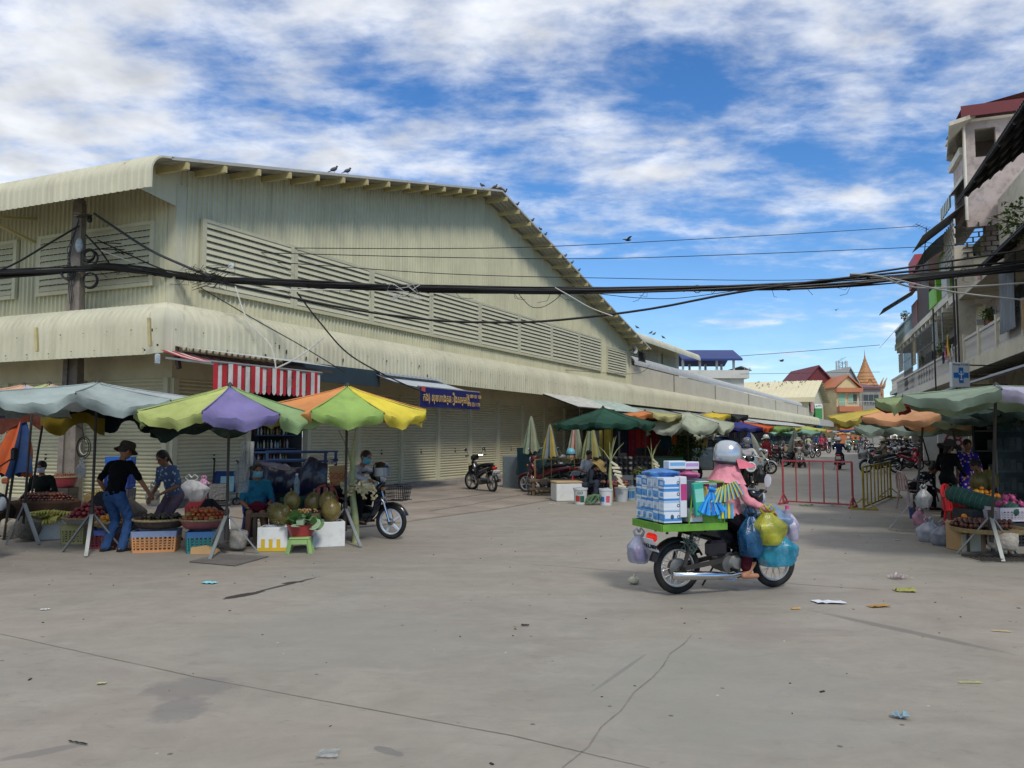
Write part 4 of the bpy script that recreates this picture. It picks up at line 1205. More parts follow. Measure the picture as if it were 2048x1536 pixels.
for tt,a,e in ((t3,S2+5.4,S3-0.4),(t4,S3+0.6,S3+5.6),(t5,S4+0.5,S4+4.6)):
 b=MB(); q=a
 while q<e:b.bar(FR(q,-0.06,4.35),FR(q,-0.06,7.1),0.022,0.022); q+=0.3
 for z in (5.3,6.2,7.05):b.bar(FR(a,-0.06,z),FR(e,-0.06,z),0.03,0.03)
 b.build('balcony_grille',mat('grille_grey','6a6a68',rough=0.6,dirt=0.4),tt,world=True)
for tt,a,z1 in ((t3,S2+2.4,7.4),(t4,S3+4.5,7.3)):
 b=MB(); b.tube([FR(a,-0.12,4.3),FR(a,-0.12,z1)],0.04,7); b.build('down_pipe',GALV,tt,world=True)
for i,(a,z,c,lb)in enumerate(((S2+1.2,5.25,0,'potted plant on the green shophouse balustrade'),(S2+2.9,5.25,1,'small potted shrub farther along the green shophouse rail'),(S3+3.2,5.25,2,'potted plant on the brown shophouse balustrade'),(S4+3.2,8.65,0,'plant pot on the upper rail of the last shophouse'),(28.2,5.45,1,'potted plant on the near white balustrade'))):
 leaf_cluster('potted_plant',lb,FR(a,-0.08,z+0.35),(0.25,0.25,0.3),120,LEAFS,40+i,0.14)
 b=MB(); b.lathe([(0.09,0),(0.14,0.2),(0.12,0.2)],10,FR(a,-0.09,z-0.02),cap=True); o=b.build('plant_pot',mat('terracotta','8a5a44'),None); tag(o,['clay pot on the rail under the first','clay pot on the rail under the second','clay pot on the brown shophouse rail under the','clay pot on the upper far rail under the','clay pot on the near white rail under the'][i]+' potted plant','pot')
ac=MB(); ac.rbox((0,0,0),(0.8,0.32,0.55),0.02); acm=ac.mesh('case',mat('ac_white','c4c4bc',dirt=0.4))
fan=MB(); fan.torus((0,0,0),0.19,0.015,'y',16,4); fan.bar((-0.18,0,0),(0.18,0,0),0.03,0.02); fan.bar((0,0,-0.18),(0,0,0.18),0.03,0.02); fanm=fan.mesh('fan_grille',IRON)
AC_L=['air conditioner beside the window on the nearest shophouse wall','air conditioner on the green shophouse, nearer to the street sign','air conditioner on the green shophouse, farther along the wall','air conditioner over the balcony of the brown shophouse']
for (s_,z,w_),lb in zip(((24.3,6.2,-1.2),(S2+3.0,6.0,-1.2),(S2+0.5,6.3,-1.2),(S3+5,6.0,-1.2)),AC_L):
 o=thing('air_conditioner',lb,'air conditioner',tuple(FR(s_,w_,z)),AR+math.pi,'air conditioners on the shophouse walls')
 place(acm,'case',o); place(fanm,'fan_grille',o,(0.15,-0.165,0))
for i,(px,w_,z1)in enumerate(((1884,0.25,8.6),(1890,0.4,7.6),(1843,0.3,7.4))):
 s_=on_r(px,0,w_)[0]
 b=MB(); b.tube([FR(s_,w_,3.0),FR(s_,w_,z1)],0.035,6)
 tag(b.build('street_mast',IRON),['thin dark pole in front of the tall shophouse balconies','second thin pole right of it by the pharmacy sign','thin pole by the far balconies with a cable'][i],'pole')
pole_aerial=thing('tv_aerial','thin television aerial on a mast above the balconies','aerial',tuple(P(1847,545,33)))
b=MB(); b.tube([P(1846,545,33),P(1853,455,33)],0.02,5); b.build('mast',IRON,pole_aerial,world=True)
b=MB(); b.tube([P(1832,448,33),P(1860,461,33)],0.014,4)
for i in range(6):
 p=P(1832,448,33).lerp(P(1860,461,33),i/5); b.tube([p+V((0,-0.25,0.02)),p+V((0,0.25,-0.02))],0.008,4)
b.tube([P(1850,485,33),P(1872,487,33)],0.012,4)
b.build('boom',IRON,pole_aerial,world=True)
for i,(px,py,c,w_,h_)in enumerate(((1898,690,'c9a94a',0.35,0.9),(1893,705,'b46f86',0.3,0.6),(1888,715,'3a4252',0.3,0.5),(1906,700,'b9b9c0',0.25,0.5),(1960,545,'c08f92',0.3,0.4))):
 s_,z=on_r(px,py,0.15)
 b=MB(); rows=[]
 for r_ in range(5):rows.append([FR(s_+k*w_/6,0.15+0.04*math.sin(k*2+r_),z+h_/2-r_*h_/4)for k in range(7)])
 b.sheet(rows)
 tag(b.build('drying_clothes',fabric(c),None,smooth=60),['yellow garment drying on the balcony','pink garment drying beside the yellow one','dark blue garment hanging low on the balcony','grey white shirt drying right of the yellow one','pale pink clothes heaped on the upper balcony edge'][i],'clothes')
s_,z=on_r(2040,440,0.6)
leaf_cluster('balcony_plant','leafy green plant spilling over the upper awning at right',FR(s_-0.3,0.5,z),(0.7,0.9,0.55),420,LEAFS,3,0.16)
sg=thing('pharmacy_sign','white projecting pharmacy sign with a blue cross','sign',tuple(P(1919,750,19.0)),0.14)
pc=P(1919,750,19.0)
b=MB(); b.rbox((0,0,0),(0.5,0.1,0.62),0.015); b.build('panel',mat('sign_white','c2c8cc',rough=0.4,var=0.05),sg)
b=MB(); b.box((0,-0.055,-0.01),(0.12,0.012,0.38)); b.box((0,-0.056,-0.01),(0.4,0.0121,0.13)); b.build('blue_cross',mat('sign_blue','1f6db5',var=0.04),sg)
b=MB(); b.torus((0,-0.064,0.07),0.02,0.006,'y',12,5); b.bar((0,-0.064,0.05),(0,-0.064,-0.12),0.016,0.006,(0,1,0)); b.bar((-0.07,-0.064,0.03),(0,-0.064,0.0),0.02,0.005,(0,1,0)); b.bar((0.07,-0.064,0.03),(0,-0.064,0.0),0.02,0.005,(0,1,0)); b.bar((-0.035,-0.064,-0.12),(0.035,-0.064,-0.12),0.02,0.005,(0,1,0)); b.build('bird_emblem',WHITEP,sg)
lettering('Damnya Ti Leana',0.06,mat('sign_ink','3c5a78'),sg,(0,-0.056,0.255),(math.pi/2,0,0))
b=MB(); b.bar((0.25,0,0.25),(1.6,0.35,0.27),0.03,0.03); b.bar((0.25,0,-0.25),(1.6,0.35,-0.2),0.03,0.03); b.build('bracket',IRON,sg)
# people
def ik(a,b,l1,l2,hint):
 a,b=V(a),V(b); d=b-a; L=min(d.length,(l1+l2)*0.999)
 dn=d.normalized(); b=a+dn*L
 x=(l1*l1-l2*l2+L*L)/(2*L)
 h=math.sqrt(max(l1*l1-x*x,0))
 hv=V(hint); hv=hv-dn*hv.dot(dn)
 if hv.length<1e-4:hv=V((0,0,1)).cross(dn)
 return a+dn*x+hv.normalized()*h,b
def person(label,loc,rotz,pelvis=(0,0,0.86),lean=0.0,twist=0.0,side=0.0,head=(0.0,0.0),hands=((0.05,0.24,0.8),(0.05,-0.24,0.8)),feet=((0.0,0.1,0.06),(0.0,-0.1,0.06)),scale=1.0,top='303030',sleeve=1.0,bottom='303848',legs=1.0,skin=None,hair='short',hat=None,mask=None,shoes='2a2522',res=0.02,fingers=False,group=None,topm=None,botm=None,elbow=(-0.6,0.5,-0.6),knee=(1,0,0.2),extra=None,skirt=False,name='person',curl=0.6):
 """joints in metres for a 1.6 m figure facing +x, then scaled"""
 skin=skin or SKIN
 t=thing(name,label,'person',tuple(loc),rotz,group)
 S=scale
 pel=V(pelvis)*S
 ax=Matrix.Rotation(twist,3,'Z')@Matrix.Rotation(side,3,'X')@Matrix.Rotation(lean,3,'Y')
 up,fw,lf=ax@V((0,0,1)),ax@V((1,0,0)),ax@V((0,1,0))
 waist=pel+up*0.17*S
 chest=pel+up*0.33*S
 neck0=pel+up*0.47*S
 hr=ax@Matrix.Rotation(head[0],3,'Z')@Matrix.Rotation(head[1]-lean*0.45,3,'Y')
 hup,hfw,hlf=hr@V((0,0,1)),hr@V((1,0,0)),hr@V((0,1,0))
 hc=neck0+up*0.05*S+hup*0.125*S+hfw*0.02*S
 sh=[neck0-up*0.035*S+lf*0.165*s*S for s in (1,-1)]
 hip=[pel+lf*0.085*s*S-up*0.02*S for s in (1,-1)]
 arms,legsj=[],[]
 for i,s in enumerate((1,-1)):
  e=V((elbow[0],elbow[1]*s,elbow[2]))
  arms.append(ik(sh[i],V(hands[i])*S,0.27*S,0.25*S,e))
  k=V((knee[0],knee[1]*s,knee[2]))
  legsj.append(ik(hip[i],V(feet[i])*S,0.40*S,0.40*S,k))
 def torso(b,g,nohip=False):
  b.ell(pel+up*0.02*S,((0.105+g)*S,(0.15+g)*S,(0.11+g)*S),ax,14,10)
  b.ell(waist,((0.095+g)*S,(0.13+g)*S,(0.15+g)*S),ax,14,10)
  b.ell(chest,((0.108+g)*S,(0.15+g)*S,(0.165+g)*S),ax,14,10)
  b.capsule(sh[0]-lf*0.02*S,sh[1]+lf*0.02*S,(0.052+g)*S,(0.052+g)*S)
  b.ell(neck0-up*0.03*S,((0.07+g)*S,(0.11+g)*S,(0.05+g)*S),ax)
 def arm(b,i,g,frac=1.0):
  el,ha=arms[i]
  b.capsule(sh[i],el if frac>0.5 else sh[i].lerp(el,frac*2),(0.047+g)*S,(0.037+g)*S)
  if frac>0.5:b.capsule(el,el.lerp(ha,(frac-0.5)*2),(0.037+g)*S,(0.029+g-0.004*(frac-0.5))*S)
 def leg(b,i,g,frac=1.0,flare=0.0):
  kn,an=legsj[i]
  b.capsule(hip[i],kn if frac>0.5 else hip[i].lerp(kn,frac*2),(0.082+g)*S,(0.057+g)*S)
  if frac>0.5:b.capsule(kn,kn.lerp(an,(frac-0.5)*2),(0.056+g)*S,(0.04+g+flare)*S)
 b=MB()
 torso(b,0)
 b.capsule(neck0-up*0.02*S,hc-hup*0.05*S,0.05*S,0.046*S)
 b.ell(hc+hup*0.015*S-hfw*0.008*S,(0.094*S,0.075*S,0.103*S),hr,16,12)
 b.ell(hc-hup*0.055*S+hfw*0.022*S,(0.066*S,0.055*S,0.062*S),hr,12,10)
 b.capsule(hc+hfw*0.08*S+hup*0.005*S,hc+hfw*0.1*S-hup*0.03*S,0.01*S,0.015*S,6)
 for s in (1,-1):b.ell(hc+hlf*0.076*s*S-hup*0.01*S-hfw*0.008*S,(0.02*S,0.012*S,0.032*S),hr,8,6)
 for i,s in enumerate((1,-1)):
  arm(b,i,0); leg(b,i,0)
  el,ha=arms[i]; d=(ha-el).normalized()
  palm_n=V((0,0,-1))if abs(d.z)<0.8 else lf*-s
  side_=d.cross(palm_n).normalized()
  pc=ha+d*0.035*S
  if fingers:
   for q in (-0.5,0.5):b.capsule(ha+side_*q*0.025*S,ha+d*0.075*S+side_*q*0.042*S,0.018*S,0.017*S,8)
   for q,ln in ((-1.5,0.052),(-0.5,0.064),(0.5,0.068),(1.5,0.058)):
    k0=ha+d*0.08*S+side_*q*0.021*S
    k1=k0+(d*math.cos(curl)+palm_n*math.sin(curl))*ln*0.6*S
    k2=k1+(d*math.cos(curl*2.3)+palm_n*math.sin(curl*2.3))*ln*0.55*S
    b.capsule(k0,k1,0.0092*S,0.0085*S,6); b.capsule(k1,k2,0.0085*S,0.0075*S,6)
   k0=ha+d*0.02*S+side_*0.03*S*(1 if s<0 else -1)
   sd_=side_*(1 if s<0 else -1)
   k1=k0+(d*0.7+sd_*0.6+palm_n*0.25)*0.045*S; k2=k1+(d*0.85+palm_n*0.5)*0.032*S
   b.capsule(k0,k1,0.013*S,0.0105*S,6); b.capsule(k1,k2,0.0105*S,0.0085*S,6)
  else:
   b.capsule(ha,ha+d*0.09*S,0.03*S,0.026*S,8)
   b.capsule(ha+d*0.02*S,ha+d*0.05*S+palm_n*0.04*S,0.015*S,0.012*S,6)
  an=legsj[i][1]
  kn=legsj[i][0]
  fd=fw.copy(); fd.z=0
  fd=fd.normalized()if fd.length>0.1 else V((1,0,0))
  b.capsule(an-fd*0.03*S-V((0,0,0.02*S)),an+fd*0.13*S-V((0,0,0.03*S)),0.036*S,0.027*S)
 remeshed(b,'body',skin,max(res*0.62,0.009)if fingers else res,t,3)
 b=MB(); torso(b,0.016)
 if sleeve>0:
  for i in (0,1):arm(b,i,0.016,sleeve)
 if sleeve>0.6:pass
 remeshed(b,'shirt',topm or fabric(top),res,t,3,folds=0.009*S if res<0.025 else 0)
 b=MB()
 b.ell(pel-up*0.0*S,(0.122*S,0.168*S,0.115*S),ax,14,10)
 if skirt:
  kn0,kn1=legsj[0][0],legsj[1][0]
  for i in (0,1):leg(b,i,0.03,legs,0.03)
  b.capsule((hip[0]+hip[1])/2,(kn0+kn1)/2,0.12*S,0.1*S)
 else:
  for i in (0,1):leg(b,i,0.018,legs,0.012 if legs>0.8 else 0)
 remeshed(b,'trousers',botm or fabric(bottom),res,t,3,folds=0.009*S if res<0.025 else 0)
 if shoes:
  for i in (0,1):
   an=legsj[i][1]; fd=fw.copy(); fd.z=0; fd=fd.normalized()if fd.length>0.1 else V((1,0,0))
   b=MB(); sd_=V((-fd.y,fd.x,0)); rings=[]
   for q,w_,h_ in ((-0.075,0.03,0.03),(-0.05,0.043,0.045),(0.05,0.047,0.05),(0.13,0.05,0.035),(0.175,0.03,0.018)):
    c=an+fd*q*S-V((0,0,0.058*S)); rings.append([c+sd_*w_*S,c+sd_*w_*0.8*S+V((0,0,h_*S)),c-sd_*w_*0.8*S+V((0,0,h_*S)),c-sd_*w_*S])
   b.loft(rings); b.build('shoe',fabric(shoes),t,smooth=60)
 for s in (1,-1):
  b=MB(); b.ell(hc+hfw*0.083*S+hlf*0.03*s*S+hup*0.012*S,(0.009*S,0.014*S,0.008*S),hr,8,6); b.build('eye',EYE,t,smooth=180)
 if not mask:
  b=MB(); b.ell(hc+hfw*0.083*S-hup*0.065*S,(0.008*S,0.022*S,0.006*S),hr,8,6); b.build('mouth',mat('lips','6e3a32'),t,smooth=180)
 else:
  b=MB(); rings=[]
  for k in range(7):
   q=-0.092+k*0.0165
   ring=[]
   for j in range(9):
    a=(-1+2*j/8)*1.25
    r_=0.083+0.022*math.exp(-((q+0.035)/0.03)**2)*math.exp(-(a/0.5)**2)-(0.016 if k==0 else 0)
    ring.append(hc+hup*q*S+(hfw*math.cos(a)*(r_+0.01)+hlf*math.sin(a)*0.078)*S)
   rings.append(ring)
  b.sheet(rings); b.build('face_mask',fabric(mask),t,smooth=180)
 if hair:
  b=MB()
  b.ell(hc+hup*0.03*S-hfw*0.02*S,(0.1*S,0.085*S,0.098*S),hr,16,12)
  if hair in ('long','bun','tail'):b.ell(hc-hup*0.02*S-hfw*0.05*S,(0.06*S,0.08*S,0.085*S),hr,12,10)
  if hair=='bun':b.ell(hc+hup*0.11*S-hfw*0.05*S,(0.045*S,0.045*S,0.04*S),hr)
  if hair=='tail':b.capsule(hc-hfw*0.1*S+hup*0.02*S,hc-hfw*0.12*S-hup*0.2*S,0.035*S,0.015*S)
  if hair=='long':b.capsule(hc-hfw*0.06*S-hup*0.02*S,hc-hfw*0.09*S-hup*0.16*S,0.06*S,0.04*S)
  remeshed(b,'hair',HAIR,max(res*0.7,0.012),t,2)
 M4=Matrix((hfw,hlf,hup)).transposed()
 if hat:
  kind,c=hat[0],hat[1]
  b=MB(); o=hc+hup*0.035*S
  if kind=='bucket':
   b.lathe([(q*S,z*S)for q,z in ((0.165,-0.045),(0.168,-0.04),(0.112,0.005),(0.106,0.075),(0.09,0.098),(0.04,0.106),(0.001,0.107))],18,o,M4)
  elif kind=='sun':
   pr=((0.23,-0.055),(0.232,-0.048),(0.115,0.01),(0.108,0.07),(0.08,0.105),(0.03,0.115),(0.001,0.116))
   b.lathe([(q*S,z*S)for q,z in pr],20,o,M4)
   for k,v in enumerate(b.v):
    if (V(v)-o).length>0.18*S:b.v[k]=tuple(V(v)+hup*0.03*S*math.sin(3*math.atan2((V(v)-o).dot(hlf),(V(v)-o).dot(hfw))))
  elif kind=='cap':
   b.lathe([(q*S,z*S)for q,z in ((0.108,-0.02),(0.108,0.04),(0.09,0.085),(0.04,0.105),(0.001,0.107))],16,o,M4)
   b.sheet([[o+hfw*(0.1+0.02*r_)*S+hlf*y*S-hup*(0.02+0.012*r_)*S for y in (-0.09,-0.05,0,0.05,0.09)]for r_ in (0,2,4)])
  elif kind=='helmet':
   b.lathe([(q*S,z*S)for q,z in ((0.118,-0.045),(0.132,-0.04),(0.135,0.0),(0.128,0.05),(0.105,0.095),(0.06,0.125),(0.001,0.133))],22,o,M4)
   hm=b.build('helmet',paint(c,0.22),t,smooth=60)
   b=MB()
   b.sheet([[o+(hfw*math.cos(a)+hlf*math.sin(a))*(0.134+0.055*r_*math.cos(a*0.9))*S-hup*(0.02+0.03*r_)*S for a in [(-0.9+0.2*j)for j in range(10)]]for r_ in (0,0.5,1)])
   b.build('visor',paint(hat[2]if len(hat)>2 else c,0.3),hm,smooth=60)
   b=MB()
   for s in (1,-1):b.tube([o+hlf*0.12*s*S-hup*0.04*S,hc+hlf*0.072*s*S-hup*0.07*S+hfw*0.02*S,hc-hup*0.125*S+hfw*0.03*S],0.007*S,5)
   b.build('chin_strap',BLACKP,hm)
  if kind!='helmet':b.build('hat',fabric(c),t,smooth=60)
 t['_h']=1
 del t['_h']
 info=dict(hc=hc,hfw=hfw,hup=hup,hlf=hlf,arms=arms,sh=sh,neck=neck0,up=up,fw=fw,lf=lf,pel=pel,S=S)
 return t,info
 # motorcycles (x forward, y left, origin on the ground between the wheels)
def sring(c,hw,hh,n=12,e=2.6,tilt=0.0):
 """super-ellipse in the plane across x (tilted about y)"""
 out=[]
 for j in range(n):
  a=2*math.pi*(j+0.5)/n
  ca,sa=math.cos(a),math.sin(a)
  y=hw*math.copysign(abs(ca)**(2/e),ca); z=hh*math.copysign(abs(sa)**(2/e),sa)
  out.append(V(c)+V((z*math.sin(tilt),y,z*math.cos(tilt))))
 return out
def loftx(b,secs,n=12,e=2.6):
 b.loft([sring((s[0],0,s[1]),s[2],s[3],n,e,s[4]if len(s)>4 else 0)for s in secs]); return b
WHEEL_CACHE={}
def wheel_meshes(R,kind,rimc):
 k=(R,kind,rimc)
 if k in WHEEL_CACHE:return WHEEL_CACHE[k]
 ty=MB(); ty.torus((0,0,0),R-0.036,0.036,'y',32,8,1.05); tyre=ty.mesh('wheel',RUBBER,60)
 rm=MB(); rm.torus((0,0,0),R-0.078,0.014,'y',30,6,1.7); rim=rm.mesh('rim',mat('rim_'+rimc,rimc,rough=0.3,metal=0.6 if kind=='wire' else 0.1,var=0.1,dirt=0.2),60)
 sp=MB()
 if kind=='wire':
  for i in range(32):
   a=2*math.pi*i/32; s=1 if i%2 else -1
   a2=a+0.5*(1 if (i//2)%2 else -1)
   sp.tube([(0.05*math.cos(a2),0.028*s,0.05*math.sin(a2)),((R-0.08)*math.cos(a),0.004*s,(R-0.08)*math.sin(a))],0.0022,4,False)
  m=CHROME
 else:
  nn=5
  for i in range(nn):
   a=2*math.pi*i/nn+0.3
   d0,d1=V((math.cos(a),0,math.sin(a))),V((math.cos(a+0.22),0,math.sin(a+0.22)))
   sp.bar(d0*0.035,d1*(R-0.075),0.03,0.034,(0,1,0));
  m=mat('rim_'+rimc,rimc)
 spk=sp.mesh('spokes',m)
 hb=MB(); hb.lathe([(0.001,-0.05),(0.02,-0.05),(0.022,-0.03),(0.055,-0.025),(0.055,0.025),(0.022,0.03),(0.02,0.05),(0.001,0.05)],14,(0,0,0),rx(math.pi/2)); hub=hb.mesh('hub',STEEL,40)
 WHEEL_CACHE[k]=(tyre,rim,spk,hub)
 return WHEEL_CACHE[k]
def wheel(t,x,R,kind,rimc,steer=0.0):
 ty,rim,spk,hub=wheel_meshes(R,kind,rimc)
 w=place(ty,'wheel',t,(x,0,R),(0,rnd.uniform(0,3),steer))
 place(rim,'rim',w); place(spk,'spokes',w); place(hub,'hub',w)
 return w
def fender(b,x,z,R,a0,a1,w=0.055,n=10):
 rows=[]
 for i in range(n+1):
  a=math.radians(a0+(a1-a0)*i/n)
  c=V((x+R*math.cos(a),0,z+R*math.sin(a))); o=V((math.cos(a),0,math.sin(a)))
  rows.append([c+V((0,w*s,0))-o*d for s,d in ((-1,0.035),(-0.85,0.006),(-0.4,-0.006),(0.4,-0.006),(0.85,0.006),(1,0.035))])
 b.sheet(rows); return b
def motorbike(label,loc,rotz,style='underbone',body='17181b',shield=None,rim='8f9294',kind='cast',R=0.27,wb=1.2,seatc='141416',steer=0.0,basket=False,plate=True,mirrors=True,group=None,stripe=None,lamp=None,detail=True,rack=False,tail=REDL,lean=0.0,fenderc=None,name='motorbike',plate_text=None,headring=None,silencer=True):
 t=thing(name,label,'motorbike',tuple(loc),rotz,group)
 if lean:t.rotation_euler=(lean,0,rotz)
 BP=paint(body); SH=paint(shield or body); hx2=wb/2
 wheel(t,-hx2,R,kind,rim); wheel(t,hx2,R,kind,rim,steer)
 hd=V((hx2-0.24,0,0.84))
 b=MB()
 for s in (1,-1):b.tube([(hx2,0.068*s,R),(hx2-0.1,0.066*s,R+0.3),(hd.x+0.03,0.06*s,hd.z-0.16)],[0.02,0.022,0.018],7)
 b.tube([(hx2-0.12,0,R+0.34),(hd.x,0,hd.z+0.06)],0.024,7); b.bar((hx2-0.13,-0.07,R+0.36),(hx2-0.13,0.07,R+0.36),0.04,0.04)
 b.build('fork',CHROME if style=='underbone' else IRON,t,smooth=60)
 b=MB(); fender(b,hx2,R,R+0.03,20 if style!='vespa' else 5,150); b.build('front_fender',paint(fenderc or body),t,smooth=60)
 b=MB(); fender(b,-hx2,R,R+0.045,25,165,0.06); b.build('rear_fender',BLACKP,t,smooth=60)
 if style=='underbone':
  b=MB()
  for s in (1,-1):
   rows=[]
   for i in range(8):
    f=i/7
    x=hd.x+0.05-0.02*f+0.06*math.sin(f*2.6)-0.2*f*f; z=hd.z-0.08-0.5*f
    rows.append([V((x+0.04-0.05*q,s*(0.06+0.14*q*(1-0.35*f*f)),z-0.02*q))for q in (0,0.35,0.7,1.0)])
   b.sheet(rows,s<0)
   rows2=[[p-V((0.025,0,0))for p in r]for r in rows]; b.sheet(rows2,s>0)
   b.sheet([[r[-1]for r in rows],[r[-1]for r in rows2]]); b.sheet([rows[-1],rows2[-1]])
  b.build('leg_shield',SH,t,smooth=50)
  b=MB(); loftx(b,[(hd.x+0.10,hd.z-0.05,0.03,0.1,0.4),(hd.x+0.06,hd.z-0.09,0.085,0.14,0.4),(hd.x-0.01,hd.z-0.12,0.1,0.16,0.4),(hd.x-0.06,hd.z-0.14,0.06,0.13,0.4)]); b.build('front_cover',SH,t,smooth=60)
  b=MB(); loftx(b,[(0.28,0.45,0.05,0.06,-0.5),(0.12,0.47,0.07,0.085,-0.3),(-0.02,0.56,0.085,0.11),(-0.25,0.64,0.115,0.11),(-0.5,0.69,0.1,0.09),(-0.68,0.72,0.07,0.065),(-0.78,0.74,0.035,0.03)]); b.build('body_panel',BP,t,smooth=60)
  b=MB(); loftx(b,[(0.12,0.68,0.06,0.025,-0.4),(0.04,0.73,0.095,0.045,-0.2),(-0.15,0.765,0.12,0.045),(-0.38,0.785,0.125,0.05),(-0.58,0.80,0.1,0.04),(-0.66,0.81,0.06,0.02)]); b.build('seat',mat('seat_'+seatc,seatc,rough=0.6,bump=0.2),t,smooth=60)
  if stripe:
   for s in (1,-1):
    b=MB(); b.bar((-0.1,0.118*s,0.6),(-0.6,0.106*s,0.72),0.012,0.03,(0,0,1)); b.build('decal',paint(stripe),t)
 else:
  b=MB(); loftx(b,[(hd.x+0.15,0.62,0.09,0.13,0.25),(hd.x+0.11,0.6,0.17,0.24,0.25),(hd.x+0.03,0.56,0.2,0.28,0.25),(hd.x-0.03,0.54,0.17,0.27,0.25)],16); b.build('leg_shield',SH,t,smooth=60)
  b=MB(); b.rbox((0.08,0,0.3),(0.42,0.3,0.07),0.025); b.build('floor_board',BLACKP,t)
  b=MB(); loftx(b,[(-0.05,0.45,0.14,0.17),(-0.15,0.5,0.17,0.2),(-0.4,0.54,0.18,0.18),(-0.65,0.62,0.13,0.12),(-0.8,0.67,0.06,0.05)],14); b.build('body_panel',BP,t,smooth=60)
  b=MB(); loftx(b,[(-0.02,0.69,0.1,0.03),(-0.1,0.73,0.135,0.05),(-0.4,0.75,0.14,0.05),(-0.62,0.78,0.11,0.04),(-0.7,0.79,0.05,0.02)]); b.build('seat',mat('seat_'+seatc,seatc,rough=0.6),t,smooth=60)
 hz=hd.z+0.14
 if style=='scooter':
  b=MB(); loftx(b,[(hd.x+0.13,hz-0.02,0.06,0.05),(hd.x+0.08,hz,0.12,0.09),(hd.x-0.04,hz,0.13,0.08),(hd.x-0.1,hz,0.07,0.05)]); b.build('handlebar_cover',BP,t,smooth=60)
  lc=V((hd.x+0.2,0,0.76)); lr=0.115
 else:
  b=MB(); loftx(b,[(hd.x+0.1,hz-0.03,0.05,0.05),(hd.x+0.05,hz-0.02,0.11,0.085),(hd.x-0.05,hz,0.12,0.075),(hd.x-0.11,hz+0.02,0.08,0.04)]); b.build('handlebar_cover',BP,t,smooth=60)
  lc=V((hd.x+0.1,0,hz-0.03)); lr=0.07
 b=MB(); b.lathe([(lr*1.05,-0.05),(lr*1.06,0.0),(lr*0.98,0.012),(lr*0.6,0.03),(0.001,0.036)],18,lc,ry(math.pi/2)); hl_=b.build('headlight',lamp or GLASS,t,smooth=60)
 if headring:
  b=MB(); b.lathe([(lr*0.84,0.01),(lr*0.95,0.045),(lr*1.2,0.04),(lr*1.26,0.0)],22,lc,ry(math.pi/2)); b.build('headlight_ring',mat('ring_'+headring,headring,rough=0.3),hl_,smooth=60)
 b=MB()
 for s in (1,-1):b.tube([(hd.x-0.02,0,hz+0.0),(hd.x-0.03,0.14*s,hz+0.05),(hd.x-0.09,0.34*s,hz+0.06)],0.012,6)
 hb=b.build('handlebar',CHROME,t)
 for s in (1,-1):
  b=MB(); b.tube([(hd.x-0.07,0.24*s,hz+0.06),(hd.x-0.09,0.35*s,hz+0.06)],0.018,7); b.build('grip',RUBBER,hb)
  b=MB(); b.lathe([(0.001,-0.01),(0.028,-0.008),(0.03,0.012),(0.001,0.022)],10,(hd.x+0.14 if style=='underbone' else hd.x+0.2,0.12*s,0.78 if style=='underbone' else 0.72),ry(math.pi/2)); b.build('turn_signal',mat('amber','c77a2a',rough=0.3),t,smooth=60)
 if mirrors:
  for s in (1,-1):
   b=MB(); b.tube([(hd.x-0.05,0.2*s,hz+0.06),(hd.x-0.02,0.28*s,hz+0.2)],0.006,5)
   mo=b.build('mirror',BLACKP,t)
   b=MB(); b.lathe([(0.001,-0.014),(0.05,-0.01),(0.055,0.0),(0.05,0.006),(0.001,0.006)],12,(hd.x-0.02,0.3*s,hz+0.24),ry(-math.pi/2)); b.build('mirror_glass',CHROME,mo,smooth=50)
 b=MB(); b.rbox((0.0,0,0.3),(0.26,0.2,0.16),0.04); loftx(b,[(0.12,0.33,0.07,0.06),(0.27,0.36,0.065,0.055)])
 b.lathe([(0.001,-0.13),(0.085,-0.125),(0.09,-0.1),(0.09,0.1),(0.085,0.125),(0.001,0.13)],16,(-0.04,0,0.29),rx(math.pi/2)); b.build('engine',mat('engine_alu','6f6f6d',rough=0.5,metal=0.6,dirt=0.6),t,smooth=40)
 if silencer:b=MB(); b.tube([(0.2,-0.08,0.3),(0.1,-0.13,0.22),(-0.1,-0.14,0.23),(-0.3,-0.15,0.26),(-0.78,-0.16,0.34)],[0.016,0.016,0.03,0.042,0.045],9); b.build('exhaust',CHROME if kind=='wire' else mat('exhaust_dark','55565a',metal=0.7,rough=0.4),t,smooth=60)
 b=MB()
 for s in (1,-1):
  b.bar((-0.1,0.11*s,0.33),(-hx2,0.085*s,R),0.025,0.045); b.tube([(-hx2+0.02,0.115*s,R+0.02),(-hx2+0.12,0.115*s,0.63)],0.022,7)
 b.build('swing_arm',IRON,t)
 b=MB(); b.bar((-0.02,-0.26,0.24),(-0.02,0.26,0.24),0.03,0.03)
 b.build('foot_peg',RUBBER,t)
 b=MB(); b.tube([(-0.05,0.13,0.26),(-0.13,0.26,0.012)],0.011,5); b.build('side_stand',IRON,t)
 b=MB(); b.rbox((-0.8,0,0.7),(0.06,0.16,0.08),0.02); b.build('tail_light',tail,t)
 if plate:
  b=MB(); pm_=ry(math.radians(-28)); b.rbox((-0.85,0,0.57),(0.012,0.21,0.15),0.004,pm_); pl=b.build('number_plate',PLATE,t)
  if plate_text:
   e=Matrix.Rotation(math.radians(-28),4,'Y')@Matrix.Rotation(-math.pi/2,4,'Z')@Matrix.Rotation(math.pi/2,4,'X')
   lettering(plate_text[0],0.055,mat('plate_ink','222a3a'),pl,(-0.872,0,0.605),e.to_euler())
   lettering(plate_text[1],0.07,mat('plate_ink','222a3a'),pl,(-0.852,0,0.55),e.to_euler())
